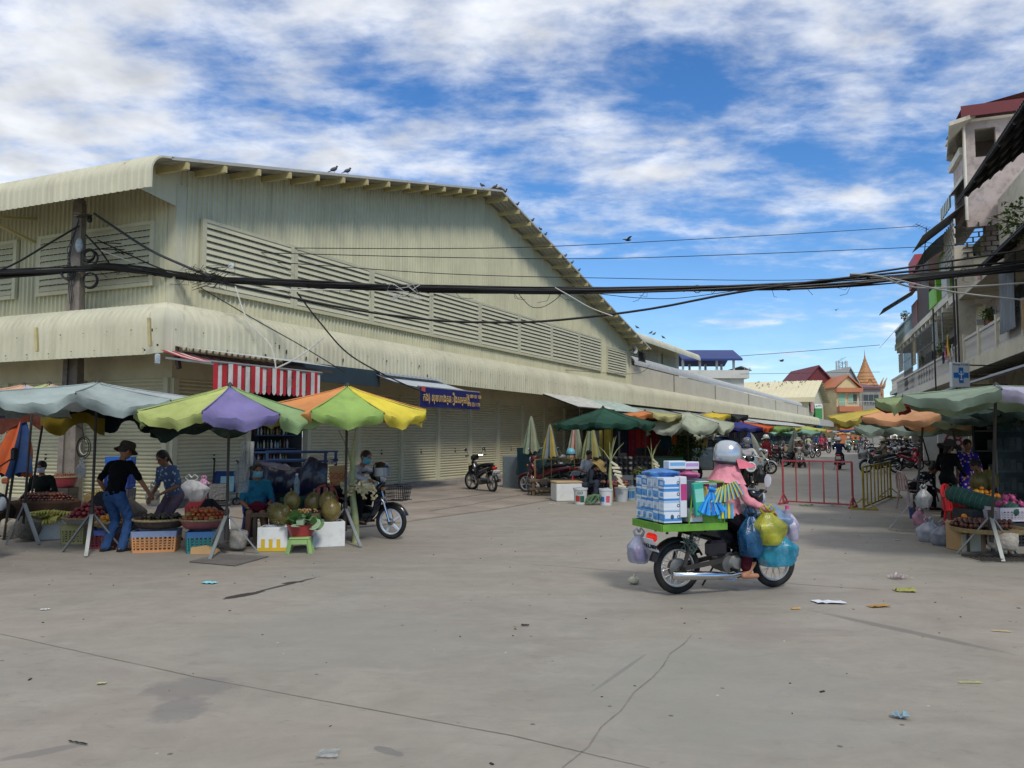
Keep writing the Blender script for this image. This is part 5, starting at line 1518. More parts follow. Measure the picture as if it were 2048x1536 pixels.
 if basket:
  b=MB(); x0,x1=hx2-0.04,hx2+0.27; zb,zt=0.6,0.83
  for i in range(9):
   f=i/8
   for s in (-1,1):b.tube([(x0+0.03+(x1-x0-0.06)*f,0.13*s,zb),(x0+(x1-x0)*f,0.17*s,zt)],0.004,4)
   y=-0.17+0.34*f
   for xx in (x0,x1):b.tube([(xx+(0.03 if xx==x0 else -0.03),y*0.76,zb),(xx,y,zt)],0.004,4)
   b.tube([(x0+0.03,y*0.76,zb),(x1-0.03,y*0.76,zb)],0.004,4)
  for f in (0,0.25,0.5,0.75,1):
   z=zb+(zt-zb)*f; e=0.03*(1-f); yy=0.13+0.04*f
   b.tube([(x0+e,-yy,z),(x1-e,-yy,z),(x1-e,yy,z),(x0+e,yy,z)],0.005 if f<1 else 0.009,4,False,True)
  b.build('front_basket',BLACKP,t)
  b=MB()
  for s in (1,-1):b.tube([(hx2-0.05,0.1*s,0.6),(hx2+0.3,0.1*s,0.61)],0.009,5)
  b.build('basket_bracket',CHROME,t)
 if rack:
  b=MB()
  for s in (1,-1):b.tube([(-0.3,0.15*s,0.83),(-0.85,0.15*s,0.86)],0.01,5)
  for xx in (-0.35,-0.5,-0.65,-0.8):b.tube([(xx,-0.15,0.845),(xx,0.15,0.845)],0.008,5)
  b.build('rear_rack',IRON,t)
 return t
 # parasols
def parasol(label,base,apex,R,edge_z,cols,a0=0.0,n=8,sag=0.12,valance=0.16,pole=True,stand=True,tilt=(0,0),group=None,name='market_parasol',seed=1,under=None,ribs=True,pull=None):
 rr=random.Random(seed)
 base=V(base); apex=V(apex)
 t=thing(name,label,'parasol',tuple(base),0,group)
 a0=math.radians(a0); tips=[]
 for i in range(n):
  a=a0+2*math.pi*i/n
  rl=R*rr.uniform(0.95,1.05)
  if pull:rl*=pull[i%len(pull)]
  p=V((apex.x+rl*math.cos(a),apex.y+rl*math.sin(a),0))
  p.z=edge_z+(p.x-apex.x)*tilt[0]+(p.y-apex.y)*tilt[1]+rr.uniform(-0.025,0.025)
  tips.append(p)
 NR_,NT=11,15
 for i in range(n):
  p0,p1=tips[i],tips[(i+1)%n]
  b=MB(); rows=[]
  ph=rr.uniform(0,6)
  for k in range(NR_):
   r_=k/(NR_-1); row=[]
   for j in range(NT):
    q=j/(NT-1)
    e=p0.lerp(p1,q); p=apex.lerp(e,r_)
    bow=4*q*(1-q)
    p.z=apex.z+(e.z-apex.z)*r_**0.85-sag*bow*r_**1.7
    p.x+=(apex.x-e.x)*0.05*bow*r_*r_; p.y+=(apex.y-e.y)*0.05*bow*r_*r_
    p.z+=0.02*math.sin(q*14+ph+r_*5)*r_*bow+0.014*math.sin(r_*17+ph*2+q*4)*bow+0.010*math.sin(q*31+r_*9+ph)*r_*r_
    row.append(p)
   rows.append(row)
  for k in range(1,4):
   row=[]
   for j in range(NT):
    q=j/(NT-1); e=rows[NR_-1][j]; inn=(apex-e); inn.z=0; inn.normalize()
    row.append(e-V((0,0,valance*k/3*(0.8+0.1*math.sin(q*9+ph))))+inn*0.05*(k/3)**2*(1+math.sin(q*11+ph)))
   rows.append(row)
  b.sheet(rows)
  b.build('canopy_panel',cloth(cols[i%len(cols)]),t,smooth=70,world=True)
 if ribs:
  hub=apex-V((0,0,0.35 if pole else 0.1))
  for i in range(n):
   b=MB(); b.tube([apex-V((0,0,0.06)),apex.lerp(tips[i],0.5)-V((0,0,0.03-0.25*0)),tips[i]-V((0,0,0.015))],0.011,5); b.build('rib',IRON,t,world=True)
  for i in range(n):
   b=MB(); pts=[]
   for k in range(7):
    r_=k/6; p=apex.lerp(tips[i],r_); p.z=apex.z+(tips[i].z-apex.z)*r_**0.85+0.006; pts.append(p)
   b.tube(pts,0.009,5); b.build('seam',cloth(cols[i%len(cols)]),t,smooth=60,world=True)
 b=MB(); b.lathe([(0.03,-0.02),(0.045,0.0),(0.03,0.03),(0.012,0.05),(0.001,0.055)],8,apex); b.build('finial',IRON,t,world=True)
 if pole:
  b=MB(); b.tube([V((base.x,base.y,0.25 if stand else 0)),V((base.x,base.y,0.25)).lerp(apex,0.5),apex],0.019,8); b.build('pole',IRON,t,world=True)
 if stand:
  for k in range(3 if stand!=4 else 4):
   a=(stand if isinstance(stand,float)else 0.3)+k*2*math.pi/3
   b=MB(); b.bar(base+V((0,0,0.55)),base+V((0.42*math.cos(a),0.42*math.sin(a),0.01)),0.045,0.02); b.build('stand_leg',GALV,t,world=True)
  b=MB(); b.lathe([(0.03,0.2),(0.035,0.6),(0.03,0.62)],8,(base.x,base.y,0),cap=True); b.build('stand_socket',IRON,t,world=True)
 return t
def folded_parasol(label,base,z0,z1,R,cols,n=8,lean=(0,0),group='folded parasols',name='folded_parasol'):
 base=V(base); t=thing(name,label,'parasol',tuple(base),0,group)
 top=V((base.x+lean[0],base.y+lean[1],z1))
 seg=n*4
 for i in range(n):
  b=MB(); rows=[]
  for k in range(9):
   f=k/8; row=[]
   c=top.lerp(V((base.x+lean[0]*(1-f)*(z0-0)/z1,base.y,z0)),f)
   for j in range(7):
    a=2*math.pi*(i+j/6)/n
    fold=0.75+0.28*math.cos(2*math.pi*j/6)
    r_=R*(f**0.8)*fold*(1+0.06*math.sin(a*3+k))+0.015
    row.append(c+V((r_*math.cos(a),r_*math.sin(a),-0.05*math.sin(j)*f)))
   rows.append(row)
  b.sheet(rows); b.build('folded_panel',cloth(cols[i%len(cols)]),t,smooth=70,world=True)
 b=MB(); b.tube([V((base.x,base.y,0)),top+V((0,0,0.06))],0.02,7); b.build('pole',IRON,t,world=True)
 return t
 # bags, crates, baskets
def bag(label,c,size,m,seed=1,ears=True,name='plastic_bag',cat='bag',group=None,rot=0.0,inside=()):
 rr=random.Random(seed); c=V(c)
 t=thing(name,label,cat,(c.x,c.y,c.z),rot,group)
 b=MB(); rings=[]
 for k in range(13):
  f=k/12
  w=(0.82+0.25*math.sin(f*2.4))*(1-max(0,f-0.6)*1.9)if f>0.05 else 0.75
  ring=[]
  for j in range(30):
   a=2*math.pi*j/30
   wr=1+0.10*math.sin(a*3+seed+f*4)+(0.04+0.08*f)*math.sin(a*9+f*3+seed)+rr.uniform(-0.035,0.035)
   ring.append(V((size[0]/2*w*wr*math.cos(a),size[1]/2*w*wr*math.sin(a),size[2]*f)))
  rings.append(ring)
 b.loft(rings); b.build('bag_body',m,t,smooth=50)
 for k,c_ in enumerate(inside):
  a=k*2.1+seed; b=MB(); b.rbox((size[0]*0.17*math.cos(a),size[1]*0.15*math.sin(a),size[2]*(0.2+0.15*(k%3))),(size[0]*0.36,size[1]*0.36,size[2]*0.3),0.02,rz(a)@rx(0.3*k)); b.build('contents',plastic(c_),t)
 if ears:
  for s in (-1,1):
   b=MB(); b.tube([(s*size[0]*0.1,0,size[2]*0.92),(s*size[0]*0.22,0,size[2]*1.12),(s*size[0]*0.1,0,size[2]*1.25),(0,0,size[2]*1.1)],[0.02,0.012,0.012,0.015],6)
   b.build('bag_handle',m,t,smooth=60)
 return t
def crate(label,c,size,col,rotz=0.0,name='plastic_crate',rimcol=None,group=None):
 """ventilated crate: corner posts, rims and a lattice of bars with real openings"""
 t=thing(name,label,'crate',tuple(c),rotz,group)
 m=plastic(col); L,W,Hh=size
 b=MB(); b.box((0,0,0.015),(L*0.92,W*0.92,0.03)); b.build('crate_floor',m,t)
 for sx,sy,ln,rot in ((0,-1,L,0),(0,1,L,0),(-1,0,W,1),(1,0,W,1)):
  b=MB(); n=max(4,int(ln/0.055)); rows_=5
  def q(a,z,o=0.0):
   tp=0.93+0.07*z/Hh
   if rot:return V((sx*(L/2*tp-o),a*tp,z))
   return V((a*tp,sy*(W/2*tp-o),z))
  def slab(a0,a1,z0,z1):
   b.hexa([q(a0,z0),q(a1,z0),q(a1,z0,0.012),q(a0,z0,0.012),q(a0,z1),q(a1,z1),q(a1,z1,0.012),q(a0,z1,0.012)])
  slab(-ln/2,ln/2,0.0,Hh*0.12)
  for i in range(n+1):
   a=-ln/2+ln*i/n; w_=0.011 if 0<i<n else 0.03
   a0,a1=max(a-w_,-ln/2),min(a+w_,ln/2); slab(a0,a1,Hh*0.12,Hh*0.72)
  for k in range(1,rows_):
   z=Hh*(0.12+0.6*k/rows_); slab(-ln/2+0.03,ln/2-0.03,z-0.007,z+0.007)
  b.build('crate_side',m,t)
  b=MB(); slab(-ln/2,ln/2,Hh*0.72,Hh); b.build('crate_rim',plastic(rimcol)if rimcol else m,t)
 return t
def basket(label,c,R,h,m=None,name='wicker_basket',group=None,sx=1.0):
 m=m or BAMBOO
 t=thing(name,label,'basket',tuple(c),0,group); t.scale=(sx,1,1)
 b=MB(); pr=[]
 for k in range(7):
  f=k/6; pr.append((R*(0.72+0.28*f**0.6),h*f))
 inner=[(r_-0.015,z+0.012)for r_,z in reversed(pr)]
 b.lathe([(0.001,0)]+pr+inner+[(0.001,0.014)],28)
 for k,v in enumerate(b.v):
  w=0.004*math.sin(math.atan2(v[1],v[0])*28+v[2]*160); b.v[k]=(v[0]*(1+w),v[1]*(1+w),v[2])
 b.build('basket_bowl',m,t,smooth=50)
 b=MB(); b.torus((0,0,h),R,0.016,'z',28,6); b.build('basket_rim',BAMBOO,t,smooth=60)
 return t
def fruit_mesh(kind,cols):
 out=[]
 for i,c in enumerate(cols):
  b=MB(); m=mat('fruit_%s_%d'%(kind,i),c,rough=0.38,var=0.3,scale=14,spec=0.5)
  if kind=='banana':
   for k in range(7):
    a=(k-3)*0.22
    pts=[V((0.02*(k-3),0,0.0)),V((0.035*(k-3),-0.05,0.035)),V((0.045*(k-3),-0.11,0.03)),V((0.05*(k-3),-0.15,-0.005))]
    b.tube(pts,[0.008,0.018,0.018,0.006],6)
  elif kind=='durian':
   b.ell((0,0,0),(0.11,0.11,0.14),None,16,12)
   for k in range(330):
    z=1-2*(k+0.5)/330; r_=math.sqrt(1-z*z); a=k*2.399963
    d=V((r_*math.cos(a),r_*math.sin(a),z)); p=V((d.x*0.108,d.y*0.108,d.z*0.138))*(1+0.06*math.cos(5*a*0+5*math.atan2(d.y,d.x)))
    x,y=basis(d); b.add([p+x*0.009,p-x*0.005+y*0.008,p-x*0.005-y*0.008,p+d*0.012],[(0,1,3),(1,2,3),(2,0,3)])
   b.tube([(0,0,0.13),(0.005,0,0.19)],[0.016,0.012],6)
  elif kind=='dragon':
   b.ell((0,0,0),(0.045,0.045,0.06),None,10,8)
   for k in range(16):
    a=k*2.4; z=-0.04+0.1*k/16; b.add([V((0.042*math.cos(a-0.2),0.042*math.sin(a-0.2),z)),V((0.042*math.cos(a+0.2),0.042*math.sin(a+0.2),z)),V((0.065*math.cos(a),0.065*math.sin(a),z+0.035))],[(0,1,2)])
  else:
   b.ell((0,0,0),(1,1,0.9),None,9,7)
   b.lathe([(0.25,0.84),(0.14,0.92),(0.2,1.0),(0.001,0.98)],6)
  out.append(b.mesh(kind,m,60))
 return out
def pile(kind,label,group,cat,c,rx_,ry_,h,r,n,cols,seed=1,name=None):
 ms=fruit_mesh(kind,cols); rr=random.Random(seed); c=V(c)
 layers=[]; k=0
 pts=[]
 lay=0
 while len(pts)<n and lay<8:
  z=lay*r*1.35
  f=1-z/(h+r)
  if f<=0.1:break
  step=r*1.95; yy=-ry_*f
  row=0
  while yy<=ry_*f:
   xx=-rx_*f+(step/2 if (row+lay)%2 else 0)
   while xx<=rx_*f:
    if (xx/(rx_*f))**2+(yy/(ry_*f))**2<=1.0:pts.append((xx+rr.uniform(-.2,.2)*r,yy+rr.uniform(-.2,.2)*r,z+rr.uniform(-.15,.15)*r))
    xx+=step
   yy+=step*0.87; row+=1
  lay+=1
 pts.sort(key=lambda p:-(p[2]*2.0-p[1]*0.8+(abs(p[0])/max(rx_,1e-3))*0.12))
 for p in pts[:n]:
  s=r*rr.uniform(0.78,1.16)
  sc_=(s*rr.uniform(.92,1.1),s,s*rr.uniform(.88,1.08))if kind not in ('banana','durian','dragon')else (1,1,1)
  o=place(rr.choice(ms),name or kind,None,c+V(p)+V((0,0,r*0.8)),(rr.uniform(-.6,.6),rr.uniform(-.6,.6),rr.uniform(0,6)),sc_)
  tag(o,label,cat,group)
def foam_box(label,c,size,rotz=0.0,lid=None,tape=None,name='foam_box',cat='box',taper=0.94):
 t=thing(name,label,cat,tuple(c),rotz); L,W,Hh=size; th=0.03
 b=MB()
 for sx,sy,ln in ((0,-1,L),(0,1,L),(-1,0,W),(1,0,W)):
  for k in (0,):
   if sy:b.rbox((0,sy*(W/2-th/2),Hh/2),(L,th,Hh),0.008)
   else:b.rbox((sx*(L/2-th/2),0,Hh/2),(th,W-2*th-0.002,Hh),0.008)
 b.box((0,0,0.02),(L-0.01,W-0.01,0.036)); b.build('box_shell',FOAM,t)
 if lid:
  b=MB(); b.rbox((0,0,Hh+0.022),(L+0.015,W+0.015,0.04),0.008); b.build('lid',lid,t)
 if tape:
  b=MB(); b.box((0,-W/2-0.002,0.03),(L*0.98,0.003,0.05))
  for x in (-0.3,-0.05,0.2):b.box((x*L,-W/2-0.003,0.10),(L*0.12,0.003,0.14))
  b.build('yellow_tape',tape,t)
 return t
def stool(label,c,size,col,rotz=0.0,name='plastic_stool'):
 t=thing(name,label,'stool',tuple(c),rotz); m=plastic(col); L,W,Hh=size
 b=MB(); b.rbox((0,0,Hh-0.015),(L,W,0.03),0.012); b.build('stool_seat',m,t)
 b=MB()
 for s in (-1,1):b.hexa([V((-L*.45,s*W*.47-.006,Hh-.09)),V((L*.45,s*W*.47-.006,Hh-.09)),V((L*.45,s*W*.47+.006,Hh-.09)),V((-L*.45,s*W*.47+.006,Hh-.09)),V((-L*.45,s*W*.47-.006,Hh-.03)),V((L*.45,s*W*.47-.006,Hh-.03)),V((L*.45,s*W*.47+.006,Hh-.03)),V((-L*.45,s*W*.47+.006,Hh-.03))])
 b.build('apron',m,t)
 for sx in (-1,1):
  for sy in (-1,1):
   b=MB(); b.bar((sx*L*0.42,sy*W*0.42,Hh-0.03),(sx*L*0.55,sy*W*0.55,0.0),0.05,0.035); b.build('leg',m,t)
 return t
def plastic_chair(label,c,col,rotz=0.0,name='plastic_chair',s=1.0):
 t=thing(name,label,'chair',tuple(c),rotz); t.scale=(s,s,s); m=plastic(col)
 b=MB(); b.rbox((0,0,0.42),(0.42,0.42,0.03),0.012); b.build('seat',m,t)
 for sx in (-1,1):
  for sy in (-1,1):
   b=MB(); b.bar((sx*0.18,sy*0.18,0.41),(sx*0.23,sy*0.23,0),0.045,0.03); b.build('leg',m,t)
 b=MB()
 pts=[V((-0.19,0.2*math.cos(a)*1.02,0.43+0.42*(0.35+0.65*math.sin(a))if math.sin(a)>0 else 0.43))for a in [math.pi*k/10 for k in range(11)]]
 pts=[V((-0.2,0.2,0.43))]+[V((-0.22-0.04*math.sin(a),0.2*math.cos(a),0.62+0.2*math.sin(a)))for a in [math.pi*k/10 for k in range(11)]]+[V((-0.2,-0.2,0.43))]
 b.tube(pts,0.02,6); b.build('back_frame',m,t,smooth=60)
 for y in (-0.1,0,0.1):
  b=MB(); b.bar((-0.2,y,0.43),(-0.25,y,0.8),0.05,0.012,(1,0,0)); b.build('back_slat',m,t)
 for s_ in (-1,1):
  b=MB(); b.tube([(-0.22,0.21*s_,0.64),(0.02,0.24*s_,0.63),(0.17,0.22*s_,0.6),(0.18,0.2*s_,0.43)],0.017,6); b.build('armrest',m,t,smooth=60)
 return t
def bucket(label,c,col,r=0.14,h=0.33,prints=(),name='plastic_bucket',handle=True):
 t=thing(name,label,'bucket',tuple(c)); m=plastic(col)
 b=MB(); b.lathe([(0.001,0),(r*0.86,0),(r*0.98,h*0.88),(r*1.06,h*0.89),(r*1.06,h),(r*0.96,h),(r*0.84,0.02),(0.001,0.02)],22); b.build('pail',m,t,smooth=40)
 if handle:
  b=MB(); b.tube([(r*1.05*math.cos(a),-0.02-0.1*math.sin(a),h*0.9+0.0+0.06*math.sin(a))for a in [math.pi*k/8 for k in range(9)]],0.005,5); b.build('handle',STEEL,t)
 for (c0,a0,a1,z0,z1)in prints:
  b=MB(); rows=[]
  for z in (z0,z1):rows.append([V(((r*(0.86+0.12*z)*1.012)*math.cos(math.radians(a0+(a1-a0)*k/5)),(r*(0.86+0.12*z)*1.012)*math.sin(math.radians(a0+(a1-a0)*k/5)),z*h*0.88))for k in range(6)])
  b.sheet(rows); b.build('print',mat('print_'+c0,c0,rough=0.5),t)
 return t
def barrier(label,p0,p1,h,n,col,feet=True,name='crowd_barrier'):
 p0,p1=V(p0),V(p1); mid=(p0+p1)/2
 t=thing(name,label,'barrier',(mid.x,mid.y,0)); m=mat('barrier_'+col,col,rough=0.5,var=0.2,dirt=0.4)
 d=(p1-p0).normalized(); nrm=V((-d.y,d.x,0)); zl=0.07
 for z in (h,zl):
  b=MB(); b.bar(p0+V((0,0,z)),p1+V((0,0,z)),0.035,0.035); b.build('rail',m,t,world=True)
 for i in range(n):
  p=p0.lerp(p1,i/(n-1)); w_=0.036 if i in (0,n-1)else 0.024
  b=MB(); b.bar(p+V((0,0,zl if 0<i<n-1 else 0.0)),p+V((0,0,h)),w_,w_); b.build('bar',m,t,world=True)
 if feet:
  for p in (p0,p1):
   b=MB(); b.bar(p-nrm*0.28+V((0,0,0.02)),p+nrm*0.28+V((0,0,0.02)),0.04,0.04)
   b.bar(p-nrm*0.27+V((0,0,0.03)),p+V((0,0,0.26)),0.025,0.025); b.bar(p+nrm*0.27+V((0,0,0.03)),p+V((0,0,0.26)),0.025,0.025)
   b.build('foot',m,t,world=True)
 return t
def weight(label,c,r=0.13,h=0.25,rot=(0,0,0),m=None):
 b=MB(); rr=random.Random(int(c[0]*100)); pr=[(0.001,0),(r*0.8,0.0),(r*0.95,0.03),(r,h*0.5),(r*0.97,h*0.9),(r*0.85,h),(0.001,h)]
 b.lathe(pr,16)
 b.v=[(x*(1+rr.uniform(-.05,.05)),y*(1+rr.uniform(-.05,.05)),z)for x,y,z in b.v]
 o=b.build('concrete_weight',m or CONC,None,smooth=50,loc=tuple(c)); o.rotation_euler=rot
 return tag(o,label,'weight')
 # utility pole
PB=HC(-0.62,2.25,0)
pole=thing('utility_pole','weathered brown concrete utility pole hung with cable coils','utility pole',tuple(PB))
PCONC=mat('pole_concrete',(0.19,0.165,0.14),rough=0.9,var=0.2,scale=4,bump=0.5,dirt=0.6)
pz=P(165,398,PB.y).z
def psec(z):
 f=z/pz; w=0.21-0.105*f; d=0.17-0.07*f
 if z>4.5:w*=0.95
 return w,d
b=MB(); rings=[]
for z in (0,1,2.2,3.2,4.5,5.0,6.0,pz-0.1):
 w,d=psec(z); g=d*0.45 if z<4.9 else 0.0
 ring=[(-w,-d),(-w*0.4,-d),(-w*0.4,-d+g),(w*0.4,-d+g),(w*0.4,-d),(w,-d),(w,d),(-w,d)]
 rings.append([V((PB.x+0.055*f_*0+x,PB.y+y,z))for x,y in ring for f_ in (1,)])
b.loft(rings); b.build('shaft',PCONC,pole,world=True)
b=MB(); b.lathe([(0.12,0),(0.12,0.06),(0.09,0.08),(0.085,0.16),(0.11,0.17),(0.11,0.2),(0.001,0.21)],12,(PB.x,PB.y,pz-0.1),cap=True); b.build('pole_cap',PCONC,pole,smooth=40,world=True)
b=MB(); b.torus((PB.x,PB.y,pz-0.42),0.125,0.012,'z',16,6); b.torus((PB.x,PB.y,pz-0.36),0.12,0.012,'z',16,6); b.build('steel_band',STEEL,pole,world=True)
b=MB(); b.bar((PB.x,PB.y-0.1,pz-0.45),(PB.x+0.3,PB.y-0.15,pz-0.42),0.04,0.05); b.build('bracket',IRON,pole,world=True)
b=MB(); b.lathe([(0.001,-0.1),(0.05,-0.08),(0.06,0),(0.04,0.05),(0.06,0.08),(0.001,0.1)],10,(PB.x+0.32,PB.y-0.15,pz-0.5)); b.build('insulator',BLACKP,pole,smooth=50,world=True)
pc_=P(166,497,PB.y-0.22)
b=MB(); b.ell((PB.x+0.13,PB.y-0.2,P(0,495,PB.y).z),(0.09,0.06,0.17)); b.build('meter_bag',film('aab4b8',0.85),pole,smooth=180,world=True)
for i,(px,py,R_)in enumerate(((180,515,0.17),(176,510,0.14),(135,545,0.15),(180,560,0.18))):
 c=P(px,py,PB.y-0.22-0.02*i); b=MB()
 for k in range(4):
  b.torus(c+V((rnd.uniform(-.02,.02),0.015*k,rnd.uniform(-.02,.02))),R_*rnd.uniform(0.85,1.05),0.014,'y',20,5)
 b.build('cable_coil',CABLE,pole,world=True)
b=MB()
for k in range(5):
 x0=rnd.uniform(-0.1,0.14)
 z0,z1=P(0,rnd.uniform(420,500),PB.y).z,P(0,rnd.uniform(540,620),PB.y).z
 b.tube([(PB.x+x0,PB.y-0.19,z0),(PB.x+x0-rnd.uniform(0,0.25),PB.y-0.24,(z0+z1)/2),(PB.x+x0*0.5,PB.y-0.19,z1)],0.008,5)
b.build('drop_wire',CABLE,pole,world=True)
# overhead cables
def smooth_path(pts,n=40):
 out=[]
 for k in range(n+1):
  f=k/n*(len(pts)-1); i=min(int(f),len(pts)-2); u=f-i
  p0,p1,p2,p3=pts[max(i-1,0)],pts[i],pts[i+1],pts[min(i+2,len(pts)-1)]
  out.append(0.5*((2*p1)+(p2-p0)*u+(2*p0-5*p1+4*p2-p3)*u*u+(3*p1-p0-3*p2+p3)*u**3))
 return out
def cpath(pix,y0,y1,n=48):
 xs=[p[0]for p in pix]
 pts=[P(px,py,y0+(y1-y0)*(px-xs[0])/(xs[-1]-xs[0]+1e-6))for px,py in pix]
 return smooth_path(pts,n)
def wire(label,pix,y0,y1,r,m=None,name='overhead_wire',n=40):
 mid=cpath(pix,y0,y1,n)
 b=MB(); b.tube(mid,r,5); p0=mid[0]
 o=b.build(name,m or CABLE,None,loc=tuple(p0),world=True)
 return tag(o,label,'wire')
YP=PB.y-0.2
bundle=thing('cable_bundle','thick sagging bundle of black cables crossing the whole street','cables',tuple(P(165,540,YP)))
main=[(-80,552),(60,545),(165,538),(215,533),(300,543),(400,556),(560,566),(700,572),(830,576),(1000,580),(1180,580),(1400,578),(1560,574),(1700,566),(1850,553),(2048,532),(2200,512)]
rr=random.Random(5)
for k in range(12):
 ph=rr.uniform(0,6.3); rad=rr.uniform(0.01,0.05); fq=rr.uniform(0.5,0.9)
 mid=cpath(main,YP+0.1,16.0,70)
 out=[]
 for i,p in enumerate(mid):
  spread=1.0+1.2*max(0,(i-55)/15)+0.5*max(0,(14-i)/14)
  out.append(p+V((0,0.05*math.cos(ph+i*fq*0.4),spread*rad*1.4*math.sin(ph+i*fq*0.3))))
 b=MB(); b.tube(out,rr.choice((0.02,0.026,0.034,0.016)),6); b.build('cable',CABLE,bundle,smooth=60,world=True)
b=MB()
for k in range(40):
 f=rr.random(); i=int(f*60)+5; p=mid[i]
 q=p+V((rr.uniform(-.5,.5),rr.uniform(-.1,.1),rr.uniform(-.35,.12)))
 b.tube([p,p.lerp(q,0.5)+V((rr.uniform(-.1,.1),0,-0.1)),q],0.005,4)
for i in range(8,64,5):
 p=mid[i]; b.torus(p,0.085,0.008,'y',10,4)
b.build('loose_end',CABLE,bundle,world=True)['kind']='stuff'
b=MB()
for k in range(14):
 c=P(800+rr.uniform(-30,40),580+rr.uniform(-6,18),16.3)
 b.tube([c+V((rr.uniform(-.25,.25),rr.uniform(-.1,.1),rr.uniform(-.15,.12)))for _ in range(4)],0.006,4)
b.build('wire_tangle',CABLEW,bundle,world=True)['kind']='stuff'
b=MB()
for k in range(30):
 c=P(410+rr.uniform(-30,40),552+rr.uniform(-14,14),16.6)
 b.tube([c+V((rr.uniform(-.3,.3),rr.uniform(-.1,.1),rr.uniform(-.2,.16)))for _ in range(4)],0.006,4)
b.build('wire_tangle',CABLE,bundle,world=True)['kind']='stuff'
W=wire
W('grey power cable sloping from the pole top down to the bundle',[(188,427),(230,455),(300,500),(370,532),(420,553)],YP,16.6,0.03,mat('cable_grey','3a3c40'))
W('black cable rising from the left edge to the pole',[(-60,560),(20,532),(90,492),(158,452)],YP,YP,0.024)
W('black cable falling from the pole to the bundle',[(172,470),(200,500),(222,532)],YP,YP,0.02)
W('second black cable slanting from the pole to the bundle',[(195,480),(260,510),(330,540),(420,560)],YP,16.7,0.016)
W('pale cable running along the bundle near the pole',[(200,500),(290,532),(400,556),(520,577),(700,580)],YP,16.5,0.012,CABLEW)
W('lower black cable sagging far below the bundle and rising right',[(420,560),(560,590),(700,618),(860,640),(1000,645),(1120,640),(1300,618),(1480,584),(1700,555),(2048,522),(2120,515)],16.6,16.2,0.026)
W('thin upper wire crossing the sky to the aerial, highest',[(190,485),(500,495),(900,497),(1120,492),(1400,478),(1620,466),(1840,452)],YP,30,0.012)
W('thin sky wire, second from the top',[(190,498),(500,505),(900,515),(1200,517),(1500,508),(1840,494),(1960,488)],YP,28,0.012)
W('thin sky wire, third from the top',[(230,505),(600,528),(900,548),(1200,556),(1600,560),(1860,545)],YP,30,0.012)
W('thin wire sloping across the louvres to the canopy',[(230,500),(420,590),(700,670),(950,720),(1250,748),(1300,730)],YP,40,0.012)
W('black wire dropping from the bundle to the canopy and awning',[(594,585),(640,645),(700,710),(790,760),(850,785)],16.6,19.5,0.018)
W('thin black wire slanting to the canopy beside the striped awning',[(400,575),(520,645),(600,690),(690,745)],16.6,17.5,0.012)
W('white wire looping over the canopy to the striped awning',[(470,570),(495,640),(540,690),(552,737)],16.6,15.2,0.014,CABLEW)
W('second white wire crossing from the canopy to the awning',[(648,675),(600,712),(552,737)],17.5,15.2,0.016,CABLEW)
W('slack wire loop hanging under the middle of the bundle',[(1035,585),(1060,612),(1085,614),(1110,600),(1124,586)],16.3,16.3,0.008)
W('pale wire dropping from the bundle towards the far roof',[(1110,575),(1140,592),(1180,615),(1225,632)],16.3,16.3,0.011,CABLEW)
W('thin wire under the bundle against the sky',[(1200,588),(1280,596),(1360,596),(1480,580)],16.3,16.2,0.008)
W('pale cable looping over the green shophouse',[(1700,548),(1760,553),(1830,575),(1960,572),(2048,566)],15.5,15.5,0.02,mat('cable_grey2','8c8a86'))
W('grey cable crossing low in front of the right balconies',[(1780,556),(1900,583),(2048,600)],15.5,15.0,0.018,mat('cable_grey2','8c8a86'))
W('upper of the two dark cables before the right balconies',[(1700,552),(1850,530),(2048,500)],15.8,15.3,0.022)
W('thin distant wire low in the sky over the shed',[(1480,712),(1600,703),(1760,690)],60,60,0.02)
W('second thin distant wire above the shed roof',[(1480,748),(1760,744)],75,75,0.02)
bg=P(462,538,16.6)
bag('small white plastic bag caught on the cable bundle',bg,(0.12,0.08,0.13),film('cfd6d6',0.8),3,False)
sp=P(1268,700,0.0+HC(30.2,-0.4,0).y)
ls=thing('horn_loudspeaker','grey horn loudspeaker under the far end of the gable','loudspeaker',tuple(sp),-0.9)
b=MB(); b.lathe([(0.05,-0.35),(0.06,-0.2),(0.12,-0.05),(0.2,0.08),(0.21,0.09),(0.19,0.08),(0.1,-0.06),(0.04,-0.2)],16,(0,0,0),ry(math.pi/2)); b.build('horn',mat('horn_grey','a3a5a2',rough=0.5),ls,smooth=50)
b=MB(); b.lathe([(0.001,-0.12),(0.07,-0.1),(0.07,0.02),(0.03,0.06),(0.001,0.08)],10,(0,0,0),ry(math.pi/2)); b.build('driver',IRON,ls,smooth=50)
